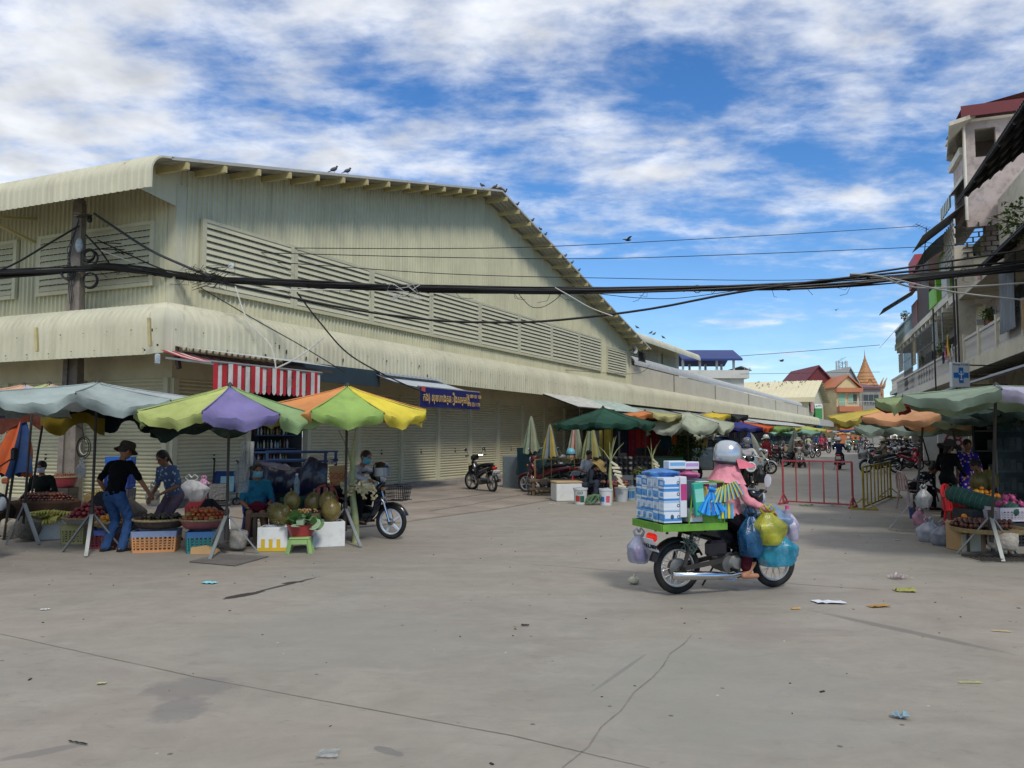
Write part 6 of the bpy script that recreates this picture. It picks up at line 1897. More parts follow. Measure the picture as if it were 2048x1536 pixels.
# pigeons
def pigeon(label,p,rot,s=1.0,group='pigeons on the gable roof',flying=False):
 t=thing('pigeon',label,'pigeon',tuple(p),rot,group); t.scale=(s,s,s)
 m=mat('pigeon_grey','3c3f45',rough=0.7,var=0.3,scale=20)
 b=MB()
 if flying:
  b.ell((0,0,0),(0.15,0.055,0.055),None,10,8); b.ell((0.15,0,0.02),(0.04,0.032,0.032)); b.sheet([[V((-0.1,-0.03,0)),V((-0.1,0.03,0))],[V((-0.26,-0.06,0.0)),V((-0.26,0.06,0.0))]])
  b.tube([(0.18,0,0.02),(0.205,0,0.012)],[0.012,0.003],5)
 else:
  b.ell((0,0,0.12),(0.13,0.07,0.07),ry(-0.5),10,8); b.ell((0.1,0,0.23),(0.038,0.034,0.036)); b.capsule((0.06,0,0.17),(0.1,0,0.22),0.045,0.033,8); b.tube([(0.13,0,0.23),(0.16,0,0.222)],[0.012,0.003],5)
  b.hexa([V((-0.08,-.03,.05)),V((-0.24,-.035,-.02)),V((-0.24,.035,-.02)),V((-.08,.03,.05)),V((-.08,-.03,.08)),V((-.24,-.03,-.005)),V((-.24,.03,-.005)),V((-.08,.03,.08))])
  for y in (-0.025,0.025):b.tube([(0.01,y,0.08),(0.02,y,0.0)],0.007,4)
 b.build('bird_body',m,t,smooth=60)
 for sgn in (-1,1):
  b=MB()
  if flying:b.sheet([[V((0.08,0.04*sgn,0.03)),V((0.1,0.2*sgn,0.12)),V((0.02,0.38*sgn,0.1))],[V((-0.08,0.04*sgn,0.02)),V((-0.06,0.2*sgn,0.1)),V((-0.06,0.36*sgn,0.09))]])
  else:b.ell((-0.03,0.06*sgn,0.12),(0.13,0.018,0.05),ry(-0.45),8,6)
  b.build('wing',mat('pigeon_wing','55585e',var=0.3),t,smooth=60)
 return t
def roof_pt(px,py):
 u,z=on_v(px,py,VG)
 zr_=gtop(u)if u<GL else EZ1
 return HC(u,VG+0.06,zr_+0.13)
PG=[(672,330),(699,330),(967,356),(993,360),(1013,372),(1037,402),(1067,436),(1083,458),(1093,468),(1133,514),(1146,532),(1160,546)]
names=['left of the two pigeons high on the left roof slope','right of the two pigeons high on the left roof slope','pigeon just left of the roof ridge','pigeon standing at the roof ridge','pigeon just below the ridge on the right slope','second pigeon down the right roof slope','third pigeon down the right roof slope','upper of the close pair on the right slope','lower of the close pair on the right slope','pigeon leaning outward far down the right slope','pigeon third from the lowest on the right slope','lowest pigeon on the right roof slope']
for i,((px,py),nm)in enumerate(zip(PG,names)):pigeon(nm,roof_pt(px,py+8),(0.2,0.5,2.4,0.3,-0.4,0.2,0.1,2.0,0.3,0.4,0.0,0.3)[i],0.72)
pigeon('pigeon flying in the blue sky right of the gable',P(1255,480,26),0.4,0.75,None,True)
pigeon('distant bird gliding above the far shed',P(1563,722,70),0.2,1.3,None,True)
pigeon('small far bird low in the sky near the right balconies',P(1672,620,60),0.9,0.9,None,True)
for k in range(34):
 v=1.0+abs(rr.gauss(5,3.6)); f=rr.uniform(0.55,1.0)if k%3 else rr.uniform(0.86,1.0)
 if k==0:pg0=pigeon('dark pigeon resting on the far pale roof',HC(111+11*f,v,7.42+3.25*f),rr.uniform(0,6),0.8,'pigeons on the far roof')
 else:copy_tree(pg0,None,tuple(HC(111+11*f,min(v,18),7.42+3.25*f)),rr.uniform(0,6))
for i,px in enumerate((1270,1297,1303,1320)):
 u,z=on_v(px,0,0.2); copy_tree(pg0,None,tuple(HC(u,0.3,8.12)),rr.uniform(0,6),'small pigeon on the rounded roof beyond the gable','pigeons on the second roof')
 # awnings on the hall
def awning_rows(v_back,z_back,v_front,z_front,ua,ub,ncols,mats,label,name,scallop=0.06,drop=0.42,parent_cat='awning'):
 t=thing(name,label,parent_cat,tuple(HC((ua+ub)/2,v_front,z_front)))
 b=MB()
 for i in range(ncols):
  b.mi=i%2
  a0,a1=ua+(ub-ua)*i/ncols,ua+(ub-ua)*(i+1)/ncols
  b.sheet([[HC(a0,v_back+(v_front-v_back)*f,z_back+(z_front-z_back)*f-0.05*math.sin(f*3.1))for f in (0,.25,.5,.75,1)],[HC(a1,v_back+(v_front-v_back)*f,z_back+(z_front-z_back)*f-0.05*math.sin(f*3.1))for f in (0,.25,.5,.75,1)]])
 b.build('awning_cloth',mats,t,smooth=60,world=True)
 b=MB()
 for i in range(ncols):
  b.mi=i%2
  a0,a1=ua+(ub-ua)*i/ncols,ua+(ub-ua)*(i+1)/ncols
  rows=[[HC(a0+(a1-a0)*k/4,v_front-0.02+0.025*math.sin(i*1.3),z_front-drop*f-(scallop*math.sin(math.pi*k/4)if f==1 else 0))for k in range(5)]for f in (0,0.5,1)]
  b.sheet(rows)
 b.build('valance',mats,t,smooth=60,world=True)
 b=MB(); b.tube([HC(ua-0.05,v_front,z_front+0.01),HC(ub+0.05,v_front,z_front+0.01)],0.03,7); b.build('front_bar',STEEL,t,world=True)
 for a in (ua+0.15,ub-0.15):
  b=MB(); b.bar(HC(a,v_back,z_back-0.15),HC(a,v_front,z_front-0.03),0.03,0.04); b.build('folding_arm',STEEL,t,world=True)
 return t
STR=cloth('b3323c'),cloth('c9c6c0')
ua,z0=on_v(425,742,-2.9); ub,_=on_v(640,770,-2.9)
awning_rows(-1.55,3.3,-2.9,3.0,ua,ub,26,list(STR),'red and white striped awning with a scalloped edge','striped_awning',drop=0.5)
aw=thing('sheet_metal_awning','white sheet awning above the striped one at the hall corner','awning',tuple(HC(0.6,-2,3.3)))
b=MB(); b.sheet([[HC(-1.3,-1.55,3.42),HC(2.2,-1.55,3.42)],[HC(-1.2,-2.3,3.3),HC(2.3,-2.55,3.22)]]); b.build('sheet',mat('sheet_white','b9bcbb',rough=0.5,var=0.1),aw,world=True)
b=MB(); b.bar(HC(-1.3,-1.6,3.28),HC(2.2,-2.5,3.1),0.05,0.06); b.bar(HC(-1.25,-1.5,3.4),HC(-1.25,-1.6,2.95),0.08,0.08); b.build('frame',mat('frame_brown','4a3d36'),aw,world=True)
b=MB(); b.rbox(P(315,718,14.6),(0.1,0.06,0.2),0.02); b.build('clip',film('b8c4c8',0.9),aw,world=True)
sg_=thing('dark_shop_sign','dark blue green sign board under the canopy behind the parasols','sign',tuple(HC(5,-1.45,3)))
ua,_=on_v(567,745,-1.62); ub,_=on_v(757,775,-1.62)
b=MB();
p=[HC(ua,-1.66,2.95),HC(ub,-1.66,2.95),HC(ub,-1.6,2.95),HC(ua,-1.6,2.95)]; b.hexa(p+[V((q.x,q.y,3.38))for q in p]); b.build('board',mat('sign_teal','2b3a42',var=0.15),sg_,world=True)
ua,z0=on_v(838,797,-3.0); ub,_=on_v(957,797,-3.0)
blu=awning_rows(-1.55,3.32,-3.0,2.9,ua,ub,2,[mat('awning_white','b3bac0',rough=0.6,var=0.1),mat('awning_white','b3bac0')],'white sheet awning with a navy lettered banner in front','banner_awning',0.0,0.02)
b=MB()
for i in range(30):
 b.mi=i%2; a0,a1=ua+(ub-ua)*i/30,ua+(ub-ua)*(i+1)/30
 b.quad(HC(a0,-1.6,3.36),HC(a1,-1.6,3.36),HC(a1,-1.95,3.26),HC(a0,-1.95,3.26))
b.build('striped_flap',[cloth('2f4668'),cloth('b9c3cc')],blu,world=True)
b=MB(); zb=2.38
b.sheet([[HC(ua+(ub-ua)*k/10,-3.03+0.02*math.sin(k*1.2)*f,2.9-(2.9-zb)*f)for k in range(11)]for f in (0,.5,1)]); b.build('banner',mat('banner_navy','1d1f5a',rough=0.6,var=0.1),blu,smooth=60,world=True)
YEL=mat('letter_yellow','c9a85a',rough=0.6)
bl=V(blu.location); ctr=HC((ua*0.6+ub*0.4),-3.09,2.63)-bl
lettering('\u1780\u1784) \u179f\u17bb\u1781\u17a0\u17c1\u1784\u1782\u17d2\u179a\u17bf\u1784\u179f\u1798\u17d2\u17a2\u17b6\u1784',0.3,YEL,blu,ctr,(math.pi/2,0,AU),sx=(ub-ua)*0.23)
lettering('Tel: 089 351 120',0.14,YEL,blu,HC(ub-(ub-ua)*0.14,-3.09,2.76)-bl,(math.pi/2,0,AU),sx=0.9)
lettering('070 351 179',0.16,YEL,blu,HC(ub-(ub-ua)*0.14,-3.09,2.52)-bl,(math.pi/2,0,AU),sx=0.9)
b=MB(); b.box(HC(ua+0.1,-3.06,2.85)-bl,(0.12,0.03,0.14)); b.build('red_tag',plastic('a03c40'),blu)
for i,(pa,pb,v0,zf,zbk,c,lb)in enumerate(((1152,1222,-3.0,2.75,3.3,'b7b6b0','white sheet awning above the dark green parasol'),(1222,1290,-3.0,2.7,3.25,'9fb0a8','pale green sheet awning beside the white one'),(1300,1385,-3.6,2.6,3.1,'7d8a86','grey patched sheet awning in the middle of the row'),(1400,1500,-3.6,2.6,3.1,'8b8f90','weathered tin awning with clear patches'),(1510,1600,-3.6,2.6,3.1,'a7aaa6','long pale sheet awning far along the row'))):
 ua,_=on_v(pa,0,v0); ub,_=on_v(pb,0,v0)
 t=thing('stall_awning',lb,'awning',tuple(HC((ua+ub)/2,v0,zf)),0,'stall awnings')
 b=MB(); rows=[[],[]]
 for a,w in rib_profile(ua,ub,0.2,0.02):rows[0].append(HC(a,-1.5,zbk+w)); rows[1].append(HC(a,v0,zf+w))
 b.sheet(rows); b.build('sheet',mat('awn_'+c,c,rough=0.6,var=0.2,dirt=0.4),t,world=True)
 b=MB(); b.tube([HC(ua,v0,zf-0.03),HC(ub,v0,zf-0.03)],0.025,6)
 for a in (ua+0.1,ub-0.1):b.bar(HC(a,-1.5,zbk-0.05),HC(a,v0,zf-0.04),0.03,0.04)
 b.build('frame',IRON,t,world=True)
 for a in (ua+0.1,ub-0.1):
  b=MB(); b.tube([HC(a,v0,zf),HC(a,v0,0)],0.022,6); b.build('post',IRON,t,world=True)
  # parasols of the left stalls
B1_=P(193,772,10.7)
parasol('large pale grey green parasol over the fruit stall',(B1_.x,10.7,0),P(195,766,10.7),1.5,2.1,['9aa5a2','a6aeae','a3abab','8f9c98','9fa8a6','96a19e','869a84','9aa6a2'],a0=-70,sag=0.13,valance=0.15,seed=2,stand=0.9)
B2_=P(460,772,10.5)
parasol('lime and purple panelled parasol between two others',(B2_.x,10.5,0),P(460,772,10.5),1.22,1.93,['766f9c','8aa472','7c9868','b0b56e','766f9c','a8ae76','94a06e','aab56e'],a0=-85,sag=0.1,valance=0.16,seed=3,tilt=(-0.03,0.03),stand=0.4)
B3_=P(694,772,11.5)
parasol('orange, green and yellow parasol at the right end of the stall',(B3_.x,11.5,0),P(695,772,11.5),1.28,2.0,['8aa65a','d8c64a','d0c252','d2955a','cf8f58','cf8f58','d08a52','cc8a56'],a0=-100,sag=0.1,valance=0.15,seed=4,tilt=(-0.03,0.04),stand=1.3)
parasol('faded orange and mauve parasol behind the pale one, left',(P(48,0,13).x,13,0),P(48,770,13),1.2,2.2,['d2a98a','b9adc0','c7c79a','d4b08c'],a0=-100,seed=5,stand=False,group='faded parasols')
parasol('faded lime and peach parasol behind the pale one, right',(P(98,0,13.4).x,13.4,0),P(99,768,13.4),1.2,2.2,['c6ba86','c9b6c0','d4ab8e','b9c48a'],a0=-80,seed=6,stand=False,group='faded parasols')
b=MB(); rows=[]
for k in range(12):
 f=k/11; rows.append([P(295+110*f,862-24*f+3*math.sin(f*9),10.6+0.1*math.sin(j))+V((0,0.1*j,-0.035*j+0.03*math.sin(k+j)))for j in range(5)])
b.sheet(rows); tag(b.build('tarpaulin',cloth('22302c'),None,smooth=70),'dark green tarpaulin edge drooping between the two left parasols','tarpaulin')
def hang(label,pa,pb,Y,z1,z0,cols,seed):  # dark sheets added to read as the far undersides of the parasols
 rr=random.Random(seed); t=thing('hanging_sheet',label,'tarpaulin',tuple(P((pa+pb)/2,840,Y)))
 xa,xb=P(pa,0,Y).x,P(pb,0,Y).x; n=16
 for k,c in enumerate(cols):
  b=MB(); za,zb_=z1+(z0-z1)*k/len(cols),z1+(z0-z1)*(k+1)/len(cols)
  b.sheet([[V((xa+(xb-xa)*j/n,Y+0.05*math.sin(j*1.1+seed),za+(zb_-za)*f+0.05*math.sin(j*0.55+seed)*(k+f)))for j in range(n+1)]for f in (0,0.5,1)])
  b.build('underside_strip',cloth(c,0.05),t,smooth=70,world=True)
hang('added navy and rust sheet as the dark underside of the pale parasol, left',-20,118,11.9,2.12,1.72,['1d2436','5a3026'],1)
hang('added dark green and yellow sheet as the dark underside of the pale parasol, middle',112,238,11.7,2.12,1.70,['17211d','6a5a1a'],2)
hang('added black blue sheet as the dark underside of the lime parasol',232,330,11.9,2.1,1.74,['12162a','141a24'],3)
hang('added black sheet as the dark underside of the purple parasol',330,520,11.8,2.0,1.66,['12181a','14201c'],4)
fp=G(62,1040)
folded_parasol('folded orange and navy parasol leaning at the left of the stall',P(62,1000,12.0)*V((1,1,0))if False else (P(55,0,12.0).x,12.0,0),1.0,1.95,0.36,['c0653a','2f4570','2c4068','34486e','b85a34','2f4570'],lean=(0.2,0),n=6)
# fruit stall
ST='fruit on the left stall'
foam_box('white foam box full of bananas',G(92,1080)+V((0,0.2,0)),(0.5,0.38,0.3),0.25)
pc0=G(92,1080)+V((0,0.2,0.3))
bm_=fruit_mesh('banana',['a8a24a','9a9a40','b3aa55'])
rr=random.Random(8)
for i in range(14):
 o=place(rr.choice(bm_),'banana_hand',None,pc0+V((rr.uniform(-.2,.2),rr.uniform(-.17,.1),0.0+0.05*(i%3))),(rr.uniform(-.4,.7),rr.uniform(-.3,.3),rr.uniform(-.7,.7)))
 tag(o,'hand of green yellow bananas heaped in the white foam box','bananas','bananas in the foam box')
def at(px,py,dy=0.0,z=0.0):
 q=G(px,py); return V((q.x,q.y+dy,z))
crate('pale yellow plastic crate under the pomegranate basket',at(137,1090,0.2),(0.34,0.3,0.28),'b9b27a',0.1)
basket('round basket of pomegranates on the yellow crate',at(158,1092,0.2,0.30),0.33,0.1,plastic('8d8a84'))
pile('pomegranate','deep red pomegranate piled in the round basket','pomegranates in the basket','pomegranate',at(158,1092,0.2,0.36),0.29,0.27,0.24,0.044,75,['7d1a26','8f2430','6a1420','a04038'],3)
crate('dull red plastic crate behind the man in black',at(188,1100,0.25),(0.36,0.3,0.26),'8a3a44',0.05,rimcol='5a6aa8')
basket('shallow basket of oranges beside the man in black',at(205,1100,0.25,0.30),0.28,0.08)
pile('orange','bright orange fruit in the shallow basket','oranges in the shallow basket','orange',at(205,1100,0.25,0.34),0.24,0.22,0.16,0.042,32,['d98a1e','d07a18','e0a030'],4)
crate('orange plastic crate under the mangosteens',at(298,1106,0.22),(0.6,0.38,0.29),'c98f5e',0.22,rimcol='7f8fae')
basket('wide dark basket heaped with mangosteens',at(303,1104,0.25,0.31),0.36,0.12,mat('basket_dark','4a4038',rough=0.8,var=0.3,scale=20,bump=0.5))
pile('mangosteen','dark purple mangosteen with a green cap','mangosteens in the wide basket','mangosteen',at(303,1104,0.25,0.40),0.33,0.3,0.18,0.032,120,['2a1a22','33202a','3d3a1e','4a4a24'],5)
crate('teal plastic crate under the persimmons',at(392,1108,0.22),(0.4,0.36,0.29),'2f7a7a',0.25,rimcol='3f6a9a')
basket('round basket lined with paper holding persimmons',at(393,1104,0.25,0.30),0.33,0.13,plastic('9a5a5a'))
pile('persimmon','orange red persimmon heaped in the right basket','persimmons in the right basket','persimmon',at(393,1104,0.25,0.42),0.29,0.27,0.24,0.037,110,['a8502a','b0602c','97401f','9a7a3a'],6)
pile('apple','red and yellow apple at the back of the stall','apples at the back left','apple',at(72,1062,0.5,0.42),0.3,0.2,0.2,0.04,60,['8f2a2c','a03a34','b8804a','96303a'],7)
basket('grey tray under the apples',at(72,1062,0.5,0.36),0.34,0.1,plastic('8a8a86'))
crate('grey crate under the apple tray',at(72,1062,0.5),(0.45,0.36,0.34),'8a8a80',0.1)
crate('dark crate at the left edge of the stall',at(30,1052,0.9),(0.5,0.4,0.5),'4a4a4c',0.0)
pile('longan','brown longan bunch in the red basket','longans in the red basket','longan',at(68,1030,1.0,0.72),0.24,0.2,0.16,0.024,80,['6a4430','7d5338','5a3828'],9)
basket('red plastic basket of longans at the back',at(68,1030,1.0,0.5),0.27,0.22,plastic('7d3038'))
crate('tall dark crate under the red basket',at(68,1030,1.0),(0.45,0.4,0.49),'3a3836',0.0)
pile('rambutan','dark red rambutan heaped before the masked seller','rambutans on the stall','rambutan',(P(132,0,13.2).x,13.2,0.5),0.46,0.26,0.38,0.032,210,['4a2a22','5a3226','3f241e','6a3a2a'],10)
b=MB(); b.rbox((0,0,0.26),(0.95,0.55,0.52),0.04); o=b.build('covered_table',fabric('4a3a30'),None,loc=(P(132,0,13.2).x,13.2,0)); tag(o,'low table draped in brown cloth under the rambutans','table')
b=MB(); b.rbox((0,0,0.3),(0.42,0.34,0.6),0.05)
b.v=[(x*(1+0.03*math.sin(z*30+x*20)),y,z)for x,y,z in b.v]
o=b.build('draped_box',fabric('7d6c48'),None,smooth=40,loc=tuple(at(165,1062,0.5))); tag(o,'box draped in olive cloth in the middle of the stall','box')
pile('longkong','small pale longkong on the olive draped box','longkongs on the draped box','longkong',at(162,1062,0.5,0.6),0.16,0.1,0.08,0.022,40,['9a8a55','a8945a'],12)
for z,c,lb,r_ in ((0.55,'1f3d8a','dark blue crate stacked lower beside the pole',0.05),(0.87,'2a62b5','bright blue crate stacked on the dark blue one',0.2)):
 crate(lb,at(190,1040,0.9,z),(0.5,0.36,0.31),c,r_)
crate('grey base crate under the blue crates',at(190,1040,0.9,0),(0.5,0.36,0.54),'4a4a50',0.05)
weight('grey concrete weight at the far left stand',at(14,1078,0,0.06),0.12,0.24,(0.1,0.2,0))
weight('big grey concrete weight between the left stand legs',at(50,1082,0,0.06),0.17,0.3,(0,0.35,0),mat('weight_dark','716b62',rough=0.95,bump=1.0,bscale=26,dirt=0.5))
weight('pale concrete weight hanging left on the second stand',at(443,1098,0,0.07),0.125,0.25,(0,-0.12,0))
weight('pale concrete weight hanging right on the second stand',at(474,1102,0,0.05),0.12,0.24,(0,0.15,0))
weight('stained concrete block on the third parasol stand',at(687,1056,0,0.12),0.12,0.26,(0,0.05,0))
ls_=thing('parasol_stand','spare grey three legged parasol stand at the left edge','stand',tuple(at(45,1088)))
b0=at(45,1088)
for dx,dy in ((-0.18,-0.1),(0.32,-0.12),(-0.1,0.4)):
 b=MB(); b.bar(b0+V((0,0,0.6)),b0+V((dx,dy,0.01)),0.05,0.022); b.build('stand_leg',GALV,ls_,world=True)
b=MB(); b.tube([b0+V((0,0,0.3)),b0+V((0.0,0.1,2.05))],0.018,7); b.build('pole',IRON,ls_,world=True)
b=MB(); bx=at(405,1108,0.02)
b.hexa([bx+V(q)for q in ((-0.14,-0.08,0.004),(0.2,-0.1,0.004),(0.2,0.1,0.03),(-0.14,0.08,0.02),(-0.15,-0.05,0.09),(0.05,-0.03,0.12),(0.18,0.1,0.05),(-0.14,0.085,0.1))]); tag(b.build('cardboard_flap',CARD),'torn piece of brown cardboard under the second stand','cardboard')
bag('big white plastic bag behind the persimmons',at(355,1070,0.5,0.5),(0.5,0.35,0.36),film('c3c3c4',0.75),4)
bag('grey white bag on the girl\'s lap',at(315,1085,0.55,0.46),(0.36,0.25,0.26),film('9c9a9a',0.9),5,False)
bag('pink handled bag beside the white bag',at(372,1062,0.7,0.62),(0.2,0.16,0.22),film('c58fb0',0.8),6)
crate('red crate behind the plastic bags',at(368,1060,0.75,0),(0.5,0.36,0.5),'7d2a30',0.0)
bag('bag of white goods hung by the blue crates',P(162,955,12.4),(0.13,0.1,0.25),film('b8bdc0',0.6),7)
bag('translucent bag in front of the man in black',at(272,1090,0.5,0.52),(0.2,0.14,0.3),film('a9adb0',0.55),8)
fc=thing('folding_chair','black folding chair leaning behind the persimmons','chair',tuple(at(430,1058,0.1)),0.5)
b=MB(); b.rbox((0,0,0.62),(0.34,0.05,0.32),0.015,rx(-0.35)); b.build('backrest',mat('vinyl_black','1c1f22',rough=0.4,bump=0.3),fc)
b=MB(); b.rbox((0,-0.1,0.42),(0.36,0.34,0.04),0.015); b.build('seat',mat('vinyl_black','1c1f22'),fc)
for sx in (-1,1):
 b=MB(); b.tube([(sx*0.18,0.16,0),(sx*0.18,-0.02,0.45),(sx*0.18,0.06,0.8)],0.012,6); b.build('leg',CHROME,fc); b=MB(); b.tube([(sx*0.17,-0.28,0),(sx*0.17,0.0,0.46)],0.012,6); b.build('leg',CHROME,fc)
dl=thing('stroller_frame','blue fabric stroller standing against the shutter','stroller',tuple(at(415,1020,1.0)),0.2)
b=MB(); b.rbox((0,0,0.55),(0.5,0.06,0.5),0.03,rx(-0.25)); b.build('back_cloth',fabric('2a3f66'),dl)
b=MB(); b.rbox((0.05,-0.05,0.5),(0.3,0.03,0.36),0.01,rx(-0.25)); b.build('towel',fabric('8fb5b8'),dl)
for sx in (-1,1):
 b=MB(); b.tube([(sx*0.27,-0.1,0.1),(sx*0.27,0.1,0.75),(sx*0.26,0.08,1.0),(sx*0.24,0.0,1.03)],0.02,6); b.build('push_bar',IRON,dl)
 b=MB(); b.torus((sx*0.27,-0.1,0.1),0.08,0.02,'y',14,6); b.build('wheel',RUBBER,dl)
bag('tall bundle of clear plastic bags hung on the second parasol',P(484,985,11.4),(0.2,0.16,0.5),film('9fa3a6',0.45),21,False)
tb=thing('cup_stack','stack of clear plastic cups on the cart corner','cups',tuple(P(495,925,12.2)))
for dx in (-0.06,0.0,0.06):
 b=MB(); b.lathe([(0.03,0),(0.042,0.38),(0.036,0.38),(0.026,0.02)],10,(dx,0.02*dx,-0.05)); b.build('cup_column',film('aeb2b4',0.7),tb,smooth=50)
cl=thing('cable_loop','loose loop of black and white cable hanging by the pole','cable',tuple(P(166,895,13.0)))
for k,(m_,r_)in enumerate(((CABLE,0.1),(CABLE,0.12),(CABLEW,0.08))):
 b=MB(); b.tube([V((r_*math.cos(a),0.02*k,1.5*r_*math.sin(a)))for a in [2*math.pi*q/20 for q in range(20)]],0.008,5,False,True); b.build('cable_turn',m_,cl)
b=MB(); b.tube([(0.02,0,0.12),(0.15,-0.3,0.3),(0.25,-0.8,0.42)],0.008,5); b.build('cable_tail',CABLE,cl)
for i,(px,Y,sx,sz,z,c,lb)in enumerate(((240,12.6,0.5,0.7,0,'2a2c30','dark sack standing behind the man in black'),(285,13.2,0.6,0.55,0,'55504a','grey brown sack behind the girl'),(445,12.4,0.45,0.6,0,'1d2226','black sack beside the folding chair'),(20,12.4,0.7,0.75,0,'2a2420','dark sack at the left edge of the stall'))):
 bag(lb,(P(px,0,Y).x,Y,z),(sx,sx*0.8,sz),fabric(c),90+i,False,name='sack',cat='sack')
 # durian stall
foam_box('low white foam box with yellow tape under the durians',at(541,1104,0.22),(0.42,0.36,0.33),0.05,tape=mat('tape_yellow','c9a92a',rough=0.5))
foam_box('long white foam box right of the green stool',at(648,1095,0.2),(0.46,0.36,0.36),0.35)
stool('small lime green plastic stool',at(595,1108,0.12),(0.28,0.26,0.22),'8fae6e',0.15)
bs=thing('basin','red plastic basin of leaves on the green stool','basin',tuple(at(597,1106,0.14,0.22)))
b=MB(); b.lathe([(0.001,0),(0.15,0),(0.21,0.16),(0.225,0.165),(0.205,0.165),(0.14,0.015),(0.001,0.015)],24); b.build('bowl',plastic('a03a3c'),bs,smooth=50)
lf=thing('leafy_vegetables','big round green leaves and small buds heaped in the basin','vegetables',tuple(at(597,1106,0.14,0.38)))
rr=random.Random(4)
lm=[]
for c in ('5a7a3a','6f8f5a','8fa888','4a6a34'):
 b=MB(); n=12; pts=[V((0,0,0.02))]
 for k in range(n):a=2*math.pi*k/n; r_=1+0.1*math.sin(a*3); pts.append(V((r_*math.cos(a),r_*math.sin(a),0.12*math.sin(a*2+1))))
 b.add(pts,[(0,k+1,(k+1)%n+1)for k in range(n)]); lm.append(b.mesh('leaf',mat('lotus_'+c,c,rough=0.5,var=0.2,translucent=0.15),60))
for k in range(34):
 a=rr.uniform(0,6.3); r_=rr.uniform(0.05,0.24); s=rr.uniform(0.06,0.11)
 place(rr.choice(lm),'leaf',lf,(r_*math.cos(a),r_*math.sin(a),0.13-r_*0.55+rr.uniform(-.03,.05)),(rr.uniform(-.9,.9)-0.5*math.sin(a),rr.uniform(-.9,.9)+0.6*math.cos(a),rr.uniform(0,6)),(s,s,s))
b=MB()
for k in range(60):b.ell((rr.gauss(0.02,0.06),rr.gauss(0,0.05),0.16+rr.uniform(0,0.04)),(0.012,0.012,0.012),None,6,5)
b.build('bud',mat('bud_tan','a07a52'),lf,smooth=60)['kind']='stuff'
dm=fruit_mesh('durian',['6e6234','776a3a','5f5630'])
DUR=[(548,1060,0.25,0.34,1.35,'big durian lying at the left front on the foam box'),(567,1040,0.45,0.52,1.0,'durian standing upright behind the leaves, leftmost'),(608,1045,0.55,0.50,1.0,'durian behind the water bottle'),(641,1040,0.5,0.5,1.1,'durian leaning by the red chair back'),(652,1085,0.35,0.38,1.15,'ribbed durian on the long foam box'),(560,1050,0.2,0.36,0.85,'small durian half hidden behind the big one')]
for i,(px,py,dy,z,s,lb)in enumerate(DUR):
 o=place(dm[i%3],'durian',None,V((P(px,py,11.0).x,11.0+dy*0.9,z+0.13)),(0.4 if i==0 else rr.uniform(-.2,.2),0.9 if i==0 else rr.uniform(-.2,.2),rr.uniform(0,6)),(s,s,s)); tag(o,lb,'durian','durians on the stall')
o=thing('durian_table','low wooden table carrying the durians','table',(P(600,0,11.6).x,11.65,0))
b=MB(); b.box((0,0,0.44),(1.0,0.6,0.05)); b.build('table_top',WOOD,o)
for sx in (-1,1):
 for sy in (-1,1):
  b=MB(); b.box((sx*0.45,sy*0.25,0.21),(0.05,0.05,0.41)); b.build('leg',WOOD,o)
plastic_chair('faded red plastic chair behind the durians',(P(658,0,11.9).x,12.0,0),'9a4436',-1.5)
bt=thing('water_bottle','clear plastic water bottle among the durians','bottle',(P(611,0,11.6).x,11.62,0.72))
b=MB(); b.lathe([(0.001,0),(0.042,0.0),(0.045,0.05),(0.04,0.1),(0.045,0.15),(0.045,0.2),(0.018,0.27),(0.018,0.3)],14); b.build('bottle_body',film('8fa6b0',0.6),bt,smooth=50)
b=MB(); b.lathe([(0.02,0.29),(0.02,0.32),(0.001,0.32)],10); b.build('cap',plastic('c3c8cc'),bt)
cart=thing('covered_cart','market cart covered by a shiny navy tarpaulin','cart',(P(605,0,12.6).x,12.7,0))
b=MB(); rows=[]
for k in range(15):
 f=k/14; row=[]
 for j in range(22):
  q=j/21; x=-0.62+1.24*q
  hh=1.1+0.05*math.sin(q*7+1)+0.16*math.exp(-((q-0.78)/0.12)**2)
  if f<0.5:p=V((x,0.35-0.75*f*2,hh+0.03*math.sin(j*1.3+k)))
  else:g_=(f-0.5)*2; p=V((x*(1+0.06*g_),-0.4-0.06*math.sin(g_*3)-0.035*math.sin(j*1.7+g_*4),hh-g_*(hh-0.66-0.05*math.sin(j*0.9))))
  row.append(p)
 rows.append(row)
b.sheet(rows); b.build('tarpaulin_cover',mat('tarp_navy','1c2038',rough=0.28,var=0.2,bump=0.7,bscale=9,spec=0.6),cart,smooth=70)
b=MB(); b.box((0,0,0.6),(1.15,0.7,0.35)); b.build('cart_body',IRON,cart)
for sx in (-1,1):
 for sy in (-1,1):
  b=MB(); b.bar((sx*0.58,sy*0.36,0),(sx*0.58,sy*0.36,1.35),0.04,0.04); b.build('post',mat('frame_blue','20365e'),cart)
for z in (1.34,1.2):
 for sy in (-1,1):
  b=MB(); b.bar((-0.6,sy*0.36,z),(0.62,sy*0.36,z),0.03,0.03); b.build('rail',mat('frame_blue','20365e'),cart)
crate('dark green beer crate with white print under the tarpaulin',(P(620,0,12.1).x,12.15,0.45),(0.62,0.3,0.2),'14452f',0.05,name='drinks_crate')
crate('black crate under the green one',(P(620,0,12.1).x,12.15,0.0),(0.62,0.34,0.44),'222424',0.05,name='drinks_crate')
cs=thing('cardboard_sign','brown cardboard sign with red hand painted letters','sign',tuple(P(677,960,12.3)),0.1)
b=MB(); b.box((0,0,0),(0.27,0.012,0.46),ry(-0.08)); b.build('board',CARD,cs)
